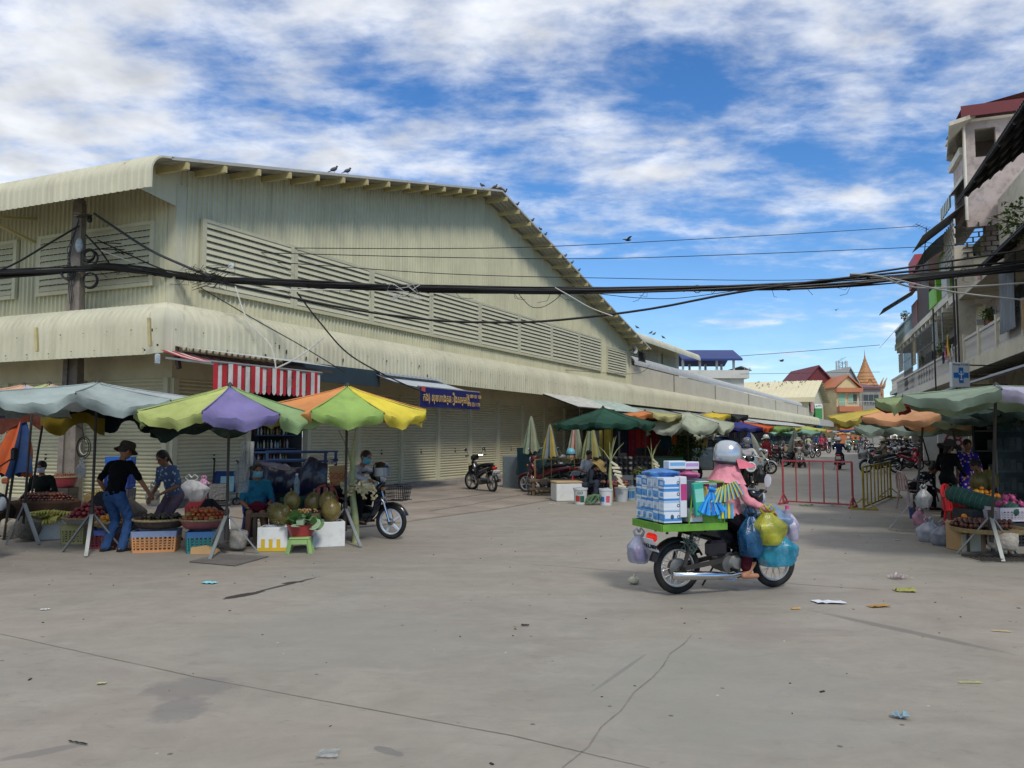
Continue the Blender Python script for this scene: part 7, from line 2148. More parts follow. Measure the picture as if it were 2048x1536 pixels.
lettering('GOGO',0.15,mat('red_paint','b5402c'),cs,(0,-0.012,0.06),(math.pi/2,0,0),sx=0.7); lettering('NG',0.13,mat('red_paint','b5402c'),cs,(-0.05,-0.012,-0.07),(math.pi/2,0,0),sx=0.7)
b=MB(); b.tube([(0.05,0.02,-0.2),(0.06,0.02,-P(677,960,12.3).z)],0.012,5); b.build('stick',WOOD,cs)
def trunk_post(label,base,top,r,tubes=0,seed=1,leaves=0,fan=0):
 rr=random.Random(seed); base,top=V(base),V(top)
 t=thing('banana_plant',label,'trunk',tuple(base))
 b=MB(); pts=[base.lerp(top,f/8)+V((0.015*math.sin(f),0,0))for f in range(9)]
 b.tube(pts,[r*(1.05-0.35*f/8)for f in range(9)],10); b.build('trunk',mat('trunk_green','8d9468',rough=0.6,var=0.3,scale=6),t,smooth=60,world=True)
 for k in range(leaves):
  a=rr.uniform(-0.9,0.9); L=rr.uniform(0.3,0.55)
  d=V((math.sin(a),rr.uniform(-.2,.2),math.cos(a))).normalized()
  b=MB(); b.tube([top-V((0,0,0.1)),top+d*L*0.5,top+d*L],[r*0.4,r*0.25,r*0.12],6); b.build('leaf_stalk',mat('trunk_green','8f9a55'),t,smooth=60,world=True)
 tm_=mat('bamboo_cut','c3b890',rough=0.6,var=0.25)
 for k in range(tubes):
  c=base.lerp(top,0.62)+V((rr.gauss(0.1,0.12),-0.06+rr.uniform(-.05,.02),rr.gauss(0,0.06)))
  d=V((rr.uniform(-.5,.5),-0.75,rr.uniform(-.1,.5))).normalized()
  b=MB(); x,y=basis(d); rings=[]
  for q,rad in ((-0.09,0.016),(0.05,0.019),(0.05,0.011),(0.02,0.009)):rings.append([c+d*q+(x*math.cos(2*math.pi*j/8)+y*math.sin(2*math.pi*j/8))*rad for j in range(8)])
  b.loft(rings); b.build('bamboo_tube',tm_,t,smooth=50,world=True)
 for k in range(fan):
  a=-0.6+k*0.22; c=top-V((-0.06-0.03*k,0.05,0.18+0.09*k))+V((0.03,0,0))
  b=MB(); b.rbox(c,(0.2,0.03,0.06),0.012,ry(0.5+rr.uniform(-.5,.5))); b.build('carved_piece',mat('shell_white','c3bda4',rough=0.6),t,world=True)
 return t
bp0=at(711,1085)
trunk_post('pale green banana trunk with bamboo tubes tied around it',bp0,bp0+V((-0.08,0.02,1.3)),0.055,52,3,2)
# drain grate in the road
gr=thing('drain_grate','iron drain grate in the road before the fruit stall','drain',tuple(at(455,1122)))
g0,g1,g2,g3=G(378,1125),G(470,1133),G(538,1114),G(440,1110)
b=MB(); b.add([V((p.x,p.y,0.004))for p in (g0,g1,g2,g3)],[(0,1,2,3)]); b.build('drain_pit',VOIDM,gr,world=True)
for k in range(13):
 f=(k+0.5)/13; p,q=g0.lerp(g3,f),g1.lerp(g2,f)
 b=MB(); b.bar(V((p.x,p.y,0.012)),V((q.x,q.y,0.012)),0.028,0.012); b.build('grate_bar',mat('grate_iron',(0.17,0.155,0.14),rough=0.7,var=0.2),gr,world=True)
 # people of the left stalls
p0=at(222,1104,0.05)
person('man in black shirt, brown bucket hat and jeans buying fruit',p0,1.35,(0.0,0,0.80),0.22,-0.05,0.0,(-0.25,0.25),((0.16,0.26,0.80),(0.42,-0.34,0.66)),((0.0,0.13,0.06),(0.02,-0.13,0.06)),0.98,'0c0d10',0.45,'2f4a72',1.0,hair='short',hat=('bucket','4a4038'),res=0.014,fingers=True)
person('girl in a blue patterned blouse bending over the fruit',(P(378,0,12.0).x,12.0,0),-2.0,(0,0,0.72),0.35,0,0,(0.0,0.35),((0.38,0.2,0.78),(0.34,-0.12,0.72)),((0,0.1,0.06),(0,-0.1,0.06)),0.97,'5a6a8a',0.45,'6a5560',1.0,hair='tail',topm=spots('girl_blouse','4f5f7d','a9b8cc',16,0.33),res=0.016,fingers=True)
person('masked fruit seller sitting behind the rambutans',(P(126,0,13.9).x,13.9,0),-1.5,(0,0,0.46),0.1,0,0,(0,0.1),((0.28,0.16,0.62),(0.28,-0.16,0.62)),((0.3,0.12,0.06),(0.3,-0.12,0.06)),0.95,'1f2420',1.0,'22242a',1.0,hair='short',mask='c2c4c4',res=0.02)
wx=P(530,0,11.75).x
person('woman in a teal shirt and blue mask selling durians',(wx,11.85,0),-1.25,(-0.05,0,0.44),0.12,0.1,0,(0.15,0.12),((0.2,0.14,0.52),(0.24,-0.1,0.52)),((0.42,0.16,0.06),(0.36,-0.12,0.06)),1.0,'2a7088',0.42,'15161c',0.42,hair='bun',mask='7fb6c6',res=0.014,fingers=True,topm=spots('teal_print','2a7088','2f4f78',5,0.2),shoes='3a2a28')
plastic_chair('blue plastic chair under the durian seller',(wx,11.95,0),'27479a',-1.25)
bag('red purse on the durian seller\'s lap',(wx+0.1,11.62,0.48),(0.26,0.12,0.15),fabric('5a1c26'),31,False,name='purse')
# scooter and its rider beside the stall
sw=at(782,1078); ang=-0.28
sc_c=V((sw.x-0.6*math.cos(ang),sw.y-0.6*math.sin(ang),0))
motorbike('black step through motorbike with white wheels and a front basket',sc_c,ang,'underbone','101216','161d28','c5d2e2','cast',0.27,1.2,basket=True,steer=-0.1,mirrors=False,stripe='6a6f78')
person('man in white shirt and blue mask leaning on the motorbike',sc_c,ang,(-0.2,0,0.76),0.62,0,0,(-0.35,-0.05),((0.3,0.24,0.93),(0.3,-0.22,0.95)),((0.05,0.2,0.3),(0.12,-0.24,0.3)),0.97,'a9a8ab',0.95,'17181d',1.0,hair='short',mask='5fa3b8',res=0.014,fingers=True,elbow=(0.2,0.9,-0.3))
hm=thing('hanging_helmet','black and silver helmet hung on the motorbike handlebar','helmet',tuple(sc_c+V((0.42,-0.22,1.08))))
b=MB(); b.lathe([(0.12,-0.09),(0.135,-0.03),(0.13,0.04),(0.1,0.1),(0.05,0.125),(0.001,0.13)],20); b.build('shell',paint('141417',0.15),hm,smooth=60)
b=MB(); b.sheet([[V((0.14*math.cos(a),0.14*math.sin(a),z))for a in [-2.2+0.2*k for k in range(12)]]for z in (-0.1,-0.03,0.03)]); b.build('visor',mat('visor_grey','8a9094',rough=0.1,metal=0.3),hm,smooth=60)
RK=(-7.6,9.6,0)
rk=thing('auto_rickshaw','white auto rickshaw nose with a round headlight at the left edge','rickshaw',RK,-0.12)
WB=paint('b4bac2',0.3)
b=MB(); loftx(b,[(1.0,0.62,0.42,0.2),(0.9,0.62,0.56,0.34),(0.6,0.66,0.62,0.42),(-1.2,0.66,0.64,0.42),(-1.3,0.66,0.6,0.38)],20,4.5); b.build('lower_body',WB,rk,smooth=50)
b=MB(); loftx(b,[(1.06,0.74,0.40,0.12),(1.0,0.74,0.56,0.16),(0.8,0.74,0.63,0.17)],18,4); b.build('bumper',mat('bumper_dark','2b3038',rough=0.5),rk,smooth=50)
for s_ in (-1,1):
 b=MB(); b.lathe([(0.1,-0.08),(0.105,0.0),(0.09,0.012),(0.05,0.03),(0.001,0.034)],18,(1.04,s_*0.42,0.74),ry(math.pi/2)); hl_=b.build('headlight',GLASS,rk,smooth=50)
 b=MB(); b.torus((0,0,0),0.105,0.016,'z',20,6); o=b.build('headlight_ring',BLACKP,hl_,smooth=60,loc=(1.045,s_*0.42,0.74)); o.rotation_euler=(0,math.pi/2,0)
 b=MB(); b.rbox((0.98,s_*0.55,1.02),(0.08,0.06,0.07),0.015); b.build('turn_signal',mat('amber_dull','8a4a2c',rough=0.4),rk)
 b=MB(); b.bar((0.75,s_*0.6,1.1),(0.35,s_*0.58,1.85),0.05,0.05); b.build('windscreen_post',BLACKP,rk)
 b=MB(); b.tube([(0.75,s_*0.62,1.15),(0.9,s_*0.74,1.3)],0.012,6); mo=b.build('mirror',BLACKP,rk)
 b=MB(); b.rbox((0.92,s_*0.76,1.36),(0.05,0.12,0.17),0.03); b.build('mirror_head',BLACKP,mo)
b=MB(); b.quad(V((0.78,-0.57,1.1)),V((0.78,0.57,1.1)),V((0.38,0.55,1.83)),V((0.38,-0.55,1.83))); b.build('windscreen',film('a8c4b8',0.35),rk)
b=MB(); loftx(b,[(0.85,1.02,0.5,0.06),(0.7,1.05,0.62,0.09),(0.4,1.06,0.64,0.1)],16,4); b.build('cowl',WB,rk,smooth=50)
b=MB(); loftx(b,[(0.45,1.88,0.5,0.04),(0.3,1.9,0.62,0.07),(-1.2,1.9,0.62,0.07),(-1.3,1.88,0.55,0.05)],16,4); b.build('roof',mat('canvas_green','2c4a3a'),rk,smooth=50)
for x_,y_ in ((0.75,0),(-0.9,0.55),(-0.9,-0.55)):
 b=MB(); b.torus((0,0,0),0.17,0.06,'y',20,8); wo=b.build('wheel',RUBBER,rk,smooth=60,loc=(x_,y_,0.23))
 b=MB(); b.lathe([(0.001,-0.03),(0.12,-0.03),(0.12,0.03),(0.001,0.03)],14,(0,0,0),rx(math.pi/2)); b.build('rim',STEEL,wo)
 # middle: parked motorbike, barriers, vendors, stalls along the canopy
rw,fw_=G(985,985),G(940,972)
d=(fw_-rw); a=math.atan2(d.y,d.x); mc=(rw+fw_)/2
a=math.atan2(1.02,-0.62); mc=V((rw.x+0.6*math.cos(a),rw.y+0.6*math.sin(a),0.0))
motorbike('black motorbike parked alone against the roller shutters',mc,a,'underbone','111214','17181b','a5a29a','cast',0.28,1.2,plate_text=('\u1797\u17d2\u1793\u17c6\u1796\u17c1\u1789','1CB-6470'),lean=-0.06,stripe='7d8084',steer=0.35)
def near(px,py,z=0.0):
 q=G(px,py); return V((q.x,q.y,z))
barrier('long yellow barrier beside the seated woman in the straw hat',near(1070,992),near(1178,982),0.97,8,'6e6238')
barrier('red barrier behind the vegetable stall in the middle',near(1268,972),near(1378,972),0.95,8,'8a3038')
barrier('red barrier standing across the road',near(1567,1008),near(1706,1016),1.02,6,'9c4048')
barrier('yellow barrier by the pink chair on the right',near(1728,1020),near(1782,996),0.93,9,'8f7d24')
FP=[(1061,22.5,1.12,2.2,0.24,['76836c','828d78','95977f','6b7c64'],'folded sage green parasol against the shutters, leftmost'),(1097,22.0,0.98,1.95,0.22,['a3944a','757d80','a89a55','6a7276'],'folded yellow and grey parasol'),(1146,22.8,0.95,2.1,0.24,['9aa08a','b58f84','8a9480','a5a08c'],'folded grey and pink parasol'),(1176,22.3,0.95,2.0,0.27,['8f9466','788470','9d9862','7a8670'],'folded yellow green parasol beside the pink one')]
for px,Y,z0,z1,R_,cols,lb in FP:folded_parasol(lb,(P(px,0,Y).x,Y,0),z0,z1,R_,cols)
b=MB(); b.rbox((0,0,0.5),(0.8,0.7,1.0),0.03); o=b.build('plastic_drum',plastic('6a7478'),None,loc=(P(1036,0,24).x,24,0)); o.rotation_euler=(0,0,AU); tag(o,'grey plastic container against the shutters','container')
b=MB(); rings=[[V((0.6*math.cos(t_)*(1+0.06*math.sin(5*t_+k))*(1.05-0.1*k/5),0.42*math.sin(t_)*(1+0.06*math.sin(4*t_+k)),0.45+0.2*k))for t_ in [2*math.pi*j/20 for j in range(20)]]for k in range(5)]
b.loft(rings); o=b.build('covered_goods',mat('tarp_teal','1f4048',rough=0.5,var=0.25,bump=0.6,bscale=6),None,smooth=60,loc=(P(1072,0,23.2).x,23.2,0)); tag(o,'goods wrapped in a dark teal tarpaulin','goods')
b=MB()
for sx in (-1,1):
 for sy in (-1,1):b.bar((sx*.45,sy*.3,0),(sx*.45,sy*.3,0.5),0.05,0.05)
b.box((0,0,0.46),(1.0,0.7,0.04)); o=b.build('goods_table',WOOD,None,loc=(P(1072,0,23.2).x,23.2,0)); tag(o,'rough wooden table under the teal wrapped goods','table')
bucket('white bucket with a purple label beside the container',near(1040,966),'b8bcc0',0.13,0.36,[('5a50a0',-150,-60,0.2,0.85)])
foam_box('small brown carton beside the purple bucket',near(1056,966),(0.22,0.2,0.22),AU,name='carton')
cb=near(1130,1003,0);
t=thing('cool_box','big white cool box with a tan lid','box',tuple(cb+V((0.05,0.25,0))),0.25)
b=MB(); b.rbox((0,0,0.22),(0.66,0.5,0.44),0.02); b.build('shell',mat('coolbox_white','cfd0cc',rough=0.5,var=0.05,dirt=0.2),t); b=MB(); b.rbox((0,0,0.465),(0.68,0.52,0.05),0.015); b.build('lid',mat('lid_tan','b39a72',rough=0.7),t)
bk1=bucket('white pail printed with red and green marks',near(1161,1008),'c3c6c4',0.165,0.38,[('a83230',-140,-100,0.2,0.6),('24584a',-98,-60,0.15,0.6)])
lettering('GO',0.09,mat('ink_green','24503f'),bk1,(-0.02,-0.166,0.27),(math.pi/2,0,0))
bk2=bucket('white pail printed with blue and pink marks',near(1212,1010),'c6c9cc',0.155,0.38,[('2f6aa8',-150,-112,0.25,0.6),('c0506a',-95,-60,0.2,0.65)])
bucket('grey white pail of red shallots',near(1243,1003),'aab0b2',0.165,0.34,[])
bucket('dark red pail behind the printed pails',near(1230,995),'7a2a34',0.12,0.36,[])
bucket('blue labelled paint pail half hidden by the motorbike',near(1262,1000),'8fa0a8',0.13,0.33,[('2a6a9a',-150,-40,0.2,0.8)])
b=MB(); rr=random.Random(6)
for k in range(16):
 pts=[V((0.16*math.cos(t_*6.28+k)*rr.uniform(.7,1.1),0.1*math.sin(t_*6.28+k*2),0.12+0.1*math.sin(t_*6.28*1.5+k)))for t_ in [j/10 for j in range(11)]]
 b.tube(pts,0.011,5)
o=b.build('rope_coil',mat('rope_green','5f7a5a',rough=0.9,var=0.3),None,loc=tuple(near(1186,1010,0.02))); tag(o,'tangled green rope between two white pails','rope')
pile('shallot','pinkish brown shallot heaped over the grey pail','shallots over the pail','shallot',near(1240,1000,0.36),0.24,0.2,0.2,0.04,90,['6a4238','7a4c40','8a5a48'],3)
pile('dragon','pink dragon fruit beside the shallots','pink fruit beside the shallots','dragon fruit',near(1223,1000,0.4),0.1,0.08,0.1,0.05,10,['b04a7a','a33f6e'],4)
crate('grey slatted crate behind the shallots',near(1240,985),(0.7,0.4,0.5),'5a6268',0.1)
leaf_cluster('herb_bundle','bundle of yellowish green herbs on the crate',near(1283,990,0.62),(0.26,0.2,0.14),500,[mat('herb_%d'%i,c,rough=0.7)for i,c in enumerate(('7d7f4a','8f8f60','5f6a3a'))],7,0.07)
q=near(1222,1005); trunk_post('green banana trunk with carved shells beside the straw hat woman',q,q+V((0,0.05,1.1)),0.045,0,5,5,7)
q=near(1312,985); trunk_post('green banana trunk with shells behind the cargo motorbike',q,q+V((-0.1,0.05,1.05)),0.045,0,6,4,6)
q=near(1128,978); trunk_post('thin forked banana stalk behind the yellow barrier',q,q+V((0.1,0.05,0.75)),0.035,0,8,6,0)
def P_at(px,py,Y):return P(px,py,Y)
MP=[((1206,815),19.8,1.36,1.92,['2c4f41','2b4b3e','305446','27463a'],-105,0.05,'dark green parasol over the seated woman in the straw hat'),((1375,824),22.5,1.35,1.95,['9fa694','a8ae9c','97a08e','a3a998'],-110,0.22,'sagging grey green parasol right of the dark green one'),((1478,842),27.5,1.25,1.9,['c05a34','b8502c','3a3f7a','3a3f7a'],-70,0.05,'orange and blue parasol in the middle of the row'),((1290,822),22.5,1.2,2.3,['a3a070','c0b35a','8a95a0','c07a4a'],-90,0.08,'faded yellow and orange parasol behind the green one'),((1425,825),25.5,1.2,2.35,['c9b040','2a2c30','3a4a7a','8a8f94'],-120,0.1,'yellow and black parasol tilted behind the grey one'),((1528,850),38,1.3,2.0,['6f8f4f','5a7a48','4a6a5a'],-100,0.1,'green parasol right of the orange one'),((1556,852),44,1.3,2.1,['b9b04a','6a7a4a','c9bf50'],-70,0.1,'yellow parasol farther down the row'),((1588,855),46,1.6,1.85,['7fa594','6a9684','8aac9c'],-95,0.12,'teal parasol farther down the row'),((1612,853),58,1.5,2.1,['b5b35a','9fae5a','c9c060'],-80,0.1,'lime yellow parasol near the end of the row'),((1632,857),70,1.5,2.1,['c0876a','b0b0a0','7f9a80'],-90,0.1,'faded pink parasol near the end of the row'),((1650,859),84,1.6,2.1,['8a9aa0','a0a890','c0a070'],-90,0.1,'pale parasol at the far end of the row'),((1697,862),95,1.8,1.9,['c08a5a','b0693a','c9b890'],-90,0.1,'small far orange parasol before the orange house'),((1712,858),88,1.8,2.2,['2f3f6a','35466f'],-90,0.1,'small far blue parasol'),((1725,862),80,1.8,1.9,['c0b48a','a8b0a0'],-90,0.1,'small far cream parasol'),((1745,860),62,1.8,2.0,['8f9f98','7d9088'],-90,0.1,'pale green far parasol on the right side'),((1350,835),25,1.4,1.8,['8f9488','9a9f92'],-90,0.25,'low grey parasol under the sagging one')]
for i,((px,py),Y,R_,ez_,cols,a0,sg__,lb)in enumerate(MP):
 ap_=P(px,py,Y); ez_=min(ez_,ap_.z-0.12)
 parasol(lb,(ap_.x,Y,0),ap_,R_,ez_,cols,a0,sag=sg__,valance=0.15,seed=20+i,stand=False,group='parasols along the market row',ribs=Y<30)
folded_parasol('folded blue and grey parasol below the orange one',(P(1482,0,29).x,29,0),0.7,1.75,0.55,['2f4a94','2a4288','8f948a','9fa39a'],n=8)
folded_parasol('folded grey parasol far down the row',(P(1568,0,40).x,40,0),0.8,1.95,0.4,['8f968e','7f8680'],n=6)
stall=thing('clothes_stall','clothes stall hung with maroon and red garments','stall',(P(1265,0,22).x,23.5,0))
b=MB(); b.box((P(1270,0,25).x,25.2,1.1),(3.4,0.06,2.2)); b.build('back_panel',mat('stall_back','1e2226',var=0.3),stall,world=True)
for i,(px,w,z0,z1,c)in enumerate(((1253,0.28,0.95,2.1,'6a1f2c'),(1275,0.42,1.25,2.15,'7d2426'),(1298,0.3,1.2,2.1,'5c1d24'),(1240,0.25,1.1,2.05,'20242c'),(1318,0.4,1.2,2.1,'1c3038'),(1205,0.4,1.0,1.9,'8a7a34'),(1336,0.14,1.35,2.0,'a2582e'),(1222,0.2,0.9,2.0,'22262c'))):
 x=P(px,0,23.0).x; b=MB(); b.sheet([[V((x-w/2+w*k/6,23+0.03*math.sin(k*2.2),z1+(z0-z1)*f))for k in range(7)]for f in (0,.5,1)]); b.build('garment',fabric(c),stall,smooth=60,world=True)
b=MB(); b.tube([P(1195,840,23)*V((1,1,0))+V((0,0,2.15)),P(1345,840,23)*V((1,1,0))+V((0,0,2.15))],0.02,6); b.build('hanging_rail',IRON,stall,world=True)
b=MB(); rr=random.Random(9)
sh_t=thing('shoe_rack','rack of dark shoes below the hanging clothes','rack',(P(1235,0,22.4).x,22.4,0))
b.box((P(1235,0,22.4).x,22.5,0.5),(1.7,0.5,1.0)); b.build('rack_frame',mat('rack_dark','24272a',var=0.3),sh_t,world=True)
sm_=MB(); sm_.ell((0,0,0.03),(0.06,0.1,0.035),None,8,6); sm_=[sm_.mesh('shoe',fabric(c),60)for c in ('2c2c30','4a4644','1a1a1c','6a6460')]
for k in range(60):
 x=P(1235,0,22.4).x-0.8+(k%12)*0.145; z=0.35+(k//12)*0.15
 place(rr.choice(sm_),'shoe',sh_t,(x-P(1235,0,22.4).x,-0.2,z),(0.3,0,rr.uniform(-.3,.3)))
b=MB(); b.rbox((0,0,0.5),(1.6,0.5,1.0),0.03); o=b.build('green_counter',plastic('1c4a34'),None,loc=(P(1300,0,22.6).x,22.7,0)); tag(o,'dark green counter behind the red barrier','counter')
leaf_cluster('leaf_heap','heap of dark green leaf vegetables hanging in the stall',V((P(1365,0,23).x,23.2,1.25)),(0.55,0.4,0.45),900,LEAFS[:3],11,0.13)
b=MB(); b.rbox((0,0,0),(0.55,0.3,0.34),0.02); o=b.build('yellow_case',plastic('a88a30'),None,loc=tuple(P(1397,883,26))); tag(o,'small yellow case on a shelf in the dark stall','case')
cr=thing('parked_car','blue grey car with white rear parked in the stall shade','car',(P(1415,0,27).x,27.5,0),0.1)
b=MB(); loftx(b,[(-1.5,0.75,0.7,0.3),(-1.3,0.8,0.8,0.42),(0,0.85,0.82,0.45),(1.3,0.75,0.8,0.35),(1.6,0.65,0.7,0.2)],18,4); b.build('body',paint('8fa3ae'),cr,smooth=50)
b=MB(); loftx(b,[(-1.3,1.2,0.6,0.1),(-0.9,1.35,0.66,0.22),(0.3,1.4,0.68,0.22),(0.9,1.2,0.62,0.08)],16,4); b.build('cabin_glass',mat('car_glass','26323a',rough=0.1),cr,smooth=50)
b=MB(); loftx(b,[(-1.0,1.58,0.6,0.03),(-0.5,1.6,0.64,0.04),(0.3,1.6,0.62,0.03)],14,4); b.build('roof',paint('b9c3ca'),cr,smooth=50)
for x_ in (-0.95,1.0):
 for y_ in (-0.8,0.8):
  b=MB(); b.torus((0,0,0),0.24,0.08,'y',20,8); o=b.build('wheel',RUBBER,cr,smooth=60,loc=(x_,y_,0.32))
rr=random.Random(14)
GC=('3a4a44','5a3a34','2c3a52','6a6250','7a3a3a','4a4a50','8a7a5a','2a5a4a','6a5a7a')
k=0
uu=22.0
while uu<108:
 L_=rr.uniform(2.2,3.4); Yc=HC(uu,-3.0,0)
 t=thing('market_stall',['dark crowded market stall under the canopy by the leaf heap','market stall behind the orange and blue parasol','market stall near the folded blue parasol','market stall behind the white scooter','dark stall behind the teal parasol'][k]if k<5 else 'dim market stall far along the row','stall',(Yc.x,Yc.y,0),AU,'stalls under the canopy')
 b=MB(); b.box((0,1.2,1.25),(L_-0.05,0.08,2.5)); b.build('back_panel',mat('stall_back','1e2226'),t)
 b=MB(); b.box((0,0,0.4),(L_-0.3,0.9,0.8)); b.build('counter',mat('counter_%s'%GC[k%9],GC[k%9],var=0.3,scale=4),t)
 for j in range(7):
  b=MB(); w=rr.uniform(0.2,0.4); b.rbox((-L_/2+0.35+j*(L_-0.6)/6.5,rr.uniform(-.3,.1),0.8+w*0.4),(w,w,w*0.8),0.03); b.build('goods',fabric(rr.choice(GC)),t)
 for j in range(5):
  b=MB(); x=-L_/2+0.3+j*(L_-0.5)/4.5; w=rr.uniform(0.25,0.4); zt_=rr.uniform(1.9,2.2)
  b.sheet([[V((x+w*q/4,0.5+0.03*math.sin(q*2),zt_-f*rr.uniform(.6,.8)))for q in range(5)]for f in (0,.5,1)]); b.build('hanging_goods',fabric(rr.choice(GC)),t,smooth=60)
 uu+=L_; k+=1
 # seated vendors in the middle
sv=near(1172,1000)
person('woman in a straw hat and dark clothes sitting over the pails',(sv.x,sv.y,0),-0.35,(-0.06,0,0.36),0.62,0,0,(0,0.35),((0.38,0.1,0.48),(0.38,-0.08,0.46)),((0.32,0.1,0.06),(0.28,-0.14,0.06)),1.0,'2f343c',1.0,'383e48',1.0,hair='long',hat=('sun','a8905e'),mask='b9b3a4',res=0.018,fingers=True,knee=(0.6,0,0.9))
plastic_chair('small red chair under the straw hat woman',(sv.x-0.14,sv.y+0.04,0),'9a2430',-0.3,s=0.72)
person('man in a white shirt sitting behind the yellow barrier',(P(1163,0,22).x,21.6,0),-1.0,(0,0,0.5),0.2,0,0,(0,0.2),((0.3,0.15,0.6),(0.3,-0.15,0.6)),((0.35,0.12,0.06),(0.35,-0.12,0.06)),0.97,'b9bac0',0.42,'2a2c34',1.0,res=0.022)
hd_=thing('blue_helmet','light blue helmet resting on a parked motorbike','helmet',(P(1137,0,22.2).x,22.2,1.12))
b=MB(); b.lathe([(0.12,-0.06),(0.14,-0.02),(0.13,0.05),(0.09,0.11),(0.001,0.14)],16); b.build('shell',paint('5a9fb0'),hd_,smooth=60)
b=MB(); b.lathe([(0.13,-0.07),(0.15,-0.05),(0.13,-0.02)],16); b.build('rim',BLACKP,hd_,smooth=60)
for px,Y,a,c,lb in ((1088,21.6,2.6,'5a1f24','dark red motorbike parked behind the yellow barrier, left'),(1112,22.2,2.2,'24553f','green motorbike parked behind the yellow barrier, middle'),(1136,22.6,2.3,'8a8c90','silver motorbike parked behind the yellow barrier, right')):
 motorbike(lb,(P(px,0,Y).x,Y,0),a,'underbone',c,c,group='motorbikes behind the yellow barrier')
bn=thing('wooden_bench','weathered plank bench behind the yellow barrier','bench',(P(1110,0,20.6).x,20.7,0),0.15)
for z in (0.2,0.42):
 b=MB(); b.box((0,0,z),(1.5,0.25,0.06)); b.build('plank',WOOD,bn)
for x_ in (-0.65,0,0.65):
 b=MB(); b.box((x_,0,0.2),(0.07,0.2,0.4)); b.build('leg',WOOD,bn)
 # traffic beyond the barriers
def rider_pose(**k):
 d_=dict(pelvis=(-0.2,0,0.8),lean=0.12,hands=((0.27,0.28,0.98),(0.27,-0.28,0.98)),feet=((0.05,0.2,0.3),(0.05,-0.2,0.3)),scale=0.97,elbow=(-0.4,0.6,-0.7))
 d_.update(k); return d_
def facing(px,py):q=G(px,py); return math.atan2(-q.y,-q.x)
q=G(1503,990); a=facing(1503,990)+0.12; mc=V((q.x-0.58*math.cos(a),q.y-0.58*math.sin(a),0))
motorbike('black scooter with a white ringed headlight riding towards us',mc,a,'scooter','131417','16171a','3a3b3e','cast',0.25,1.18,headring='d5d8da',plate=False)
person('rider in a white shirt, grey helmet and mask on the black scooter',mc,a,**rider_pose(pelvis=(-0.22,0,0.8),lean=0.0),top='b0b0b4',sleeve=0.95,bottom='1e2026',hair='long',hat=('helmet','5a6068','26282c'),mask='c9cacb',res=0.016,fingers=True)
bag('dark handbag beside the scooter rider',mc+V((0.3,-0.1,0.3)),(0.3,0.2,0.4),mat('bag_dark','20242a',rough=0.5),41,True,name='handbag')
q=G(1600,936); a=facing(1600,936)+0.05; mc=V((q.x-0.6*math.cos(a),q.y-0.6*math.sin(a),0))
motorbike('white leg shielded motorbike riding towards us behind the red barrier',mc,a,'underbone','aeb0ae','b9bbb6','55565a','cast',0.27,1.2,plate=False,fenderc='1f2a28',mirrors=False)
person('rider in a brown floral blouse and pale hat on the white motorbike',mc,a,**rider_pose(feet=((-0.1,0.3,0.08),(-0.1,-0.3,0.08))),top='7d5a50',sleeve=1.0,bottom='5a3f3a',botm=spots('brown_floral2','6a453e','a08478',14,0.3),topm=spots('brown_floral','7d5a52','b89a8c',14,0.33),hair='long',hat=('sun','bdb8a4'),mask='6a4a40',res=0.024)
q=G(1678,940); a=facing(1678,940)+math.pi-0.06; mc=V((q.x+0.6*math.cos(a),q.y+0.6*math.sin(a),0))
motorbike('black motorbike riding away down the street',mc,a,'scooter','1c1d22','1c1d22','3a3b3e','cast',0.26,1.2)
person('rider in a navy jacket and white helmet riding away',mc,a,**rider_pose(),top='1e2a4a',sleeve=1.0,bottom='1b1d26',hat=('helmet','bfc4c2'),res=0.024)
q=G(1755,946); a=math.pi-0.12; mc=V((q.x+0.15,q.y,0))
motorbike('dark motorbike with a front basket crossing to the left',mc,a,'underbone','2a2c30','3a3c40','a9adb0','wire',0.28,1.25,basket=True,stripe='b5b8ba')
person('rider in grey clothes and a cream helmet on the basket motorbike',mc,a,**rider_pose(),top='7d7668',sleeve=1.0,bottom='4a463e',hat=('helmet','b9b39a'),mask='4a4038',res=0.022)
bag('white bag in the basket of the crossing motorbike',mc+V((-0.75,0.05,0.7)),(0.3,0.24,0.34),film('b9bfc0',0.85),51)
q=G(1815,942); motorbike('red and black motorbike parked by the right stall',(q.x+0.4,q.y+0.6,0),0.35,'underbone','a01c34','a01c34','8f9294','cast',0.28,1.25,stripe='d0d2d4')
q=G(1775,932); motorbike('white and orange motorbike behind the crossing rider',(q.x+0.6,q.y+1.6,0),0.5,'underbone','b9b4ac','c0805a','8f9294','cast',0.28,1.25)
q=G(1543,930); a=-0.55; motorbike('white vespa style scooter parked at the stalls',(q.x-0.45,q.y+0.3,0),a,'scooter','b9b9b0','bdbdb4','8f9294','cast',0.26,1.2,fenderc='bdbdb4')
person('helmeted person in dark red behind the white scooter',(P(1512,0,33).x,33,0),-1.2,top='5a1c24',sleeve=1.0,bottom='2a2024',hat=('helmet','b5b5b2','1a1a1c'),res=0.03)
q=G(1570,918); a=2.75; mc=V((q.x-0.5,q.y+0.3,0))
motorbike('dark red motorbike seen from behind with a silver top box',mc+V((0.9,0,0)),a,'underbone','5a2028','5a2028','6a6c70','cast',0.28,1.25)
person('rider in a teal jacket and cream hat, left of the red motorbike',(mc.x-0.55,mc.y+0.4,0),-0.3,**rider_pose(),top='5a8a7c',sleeve=1.0,bottom='3a3f3c',hat=('sun','b9ad80'),mask='b9a27a',res=0.028)
motorbike('black motorbike under the teal rider',(mc.x-0.55,mc.y+0.4,0),-0.3,'underbone','1c1e20','1c1e20')
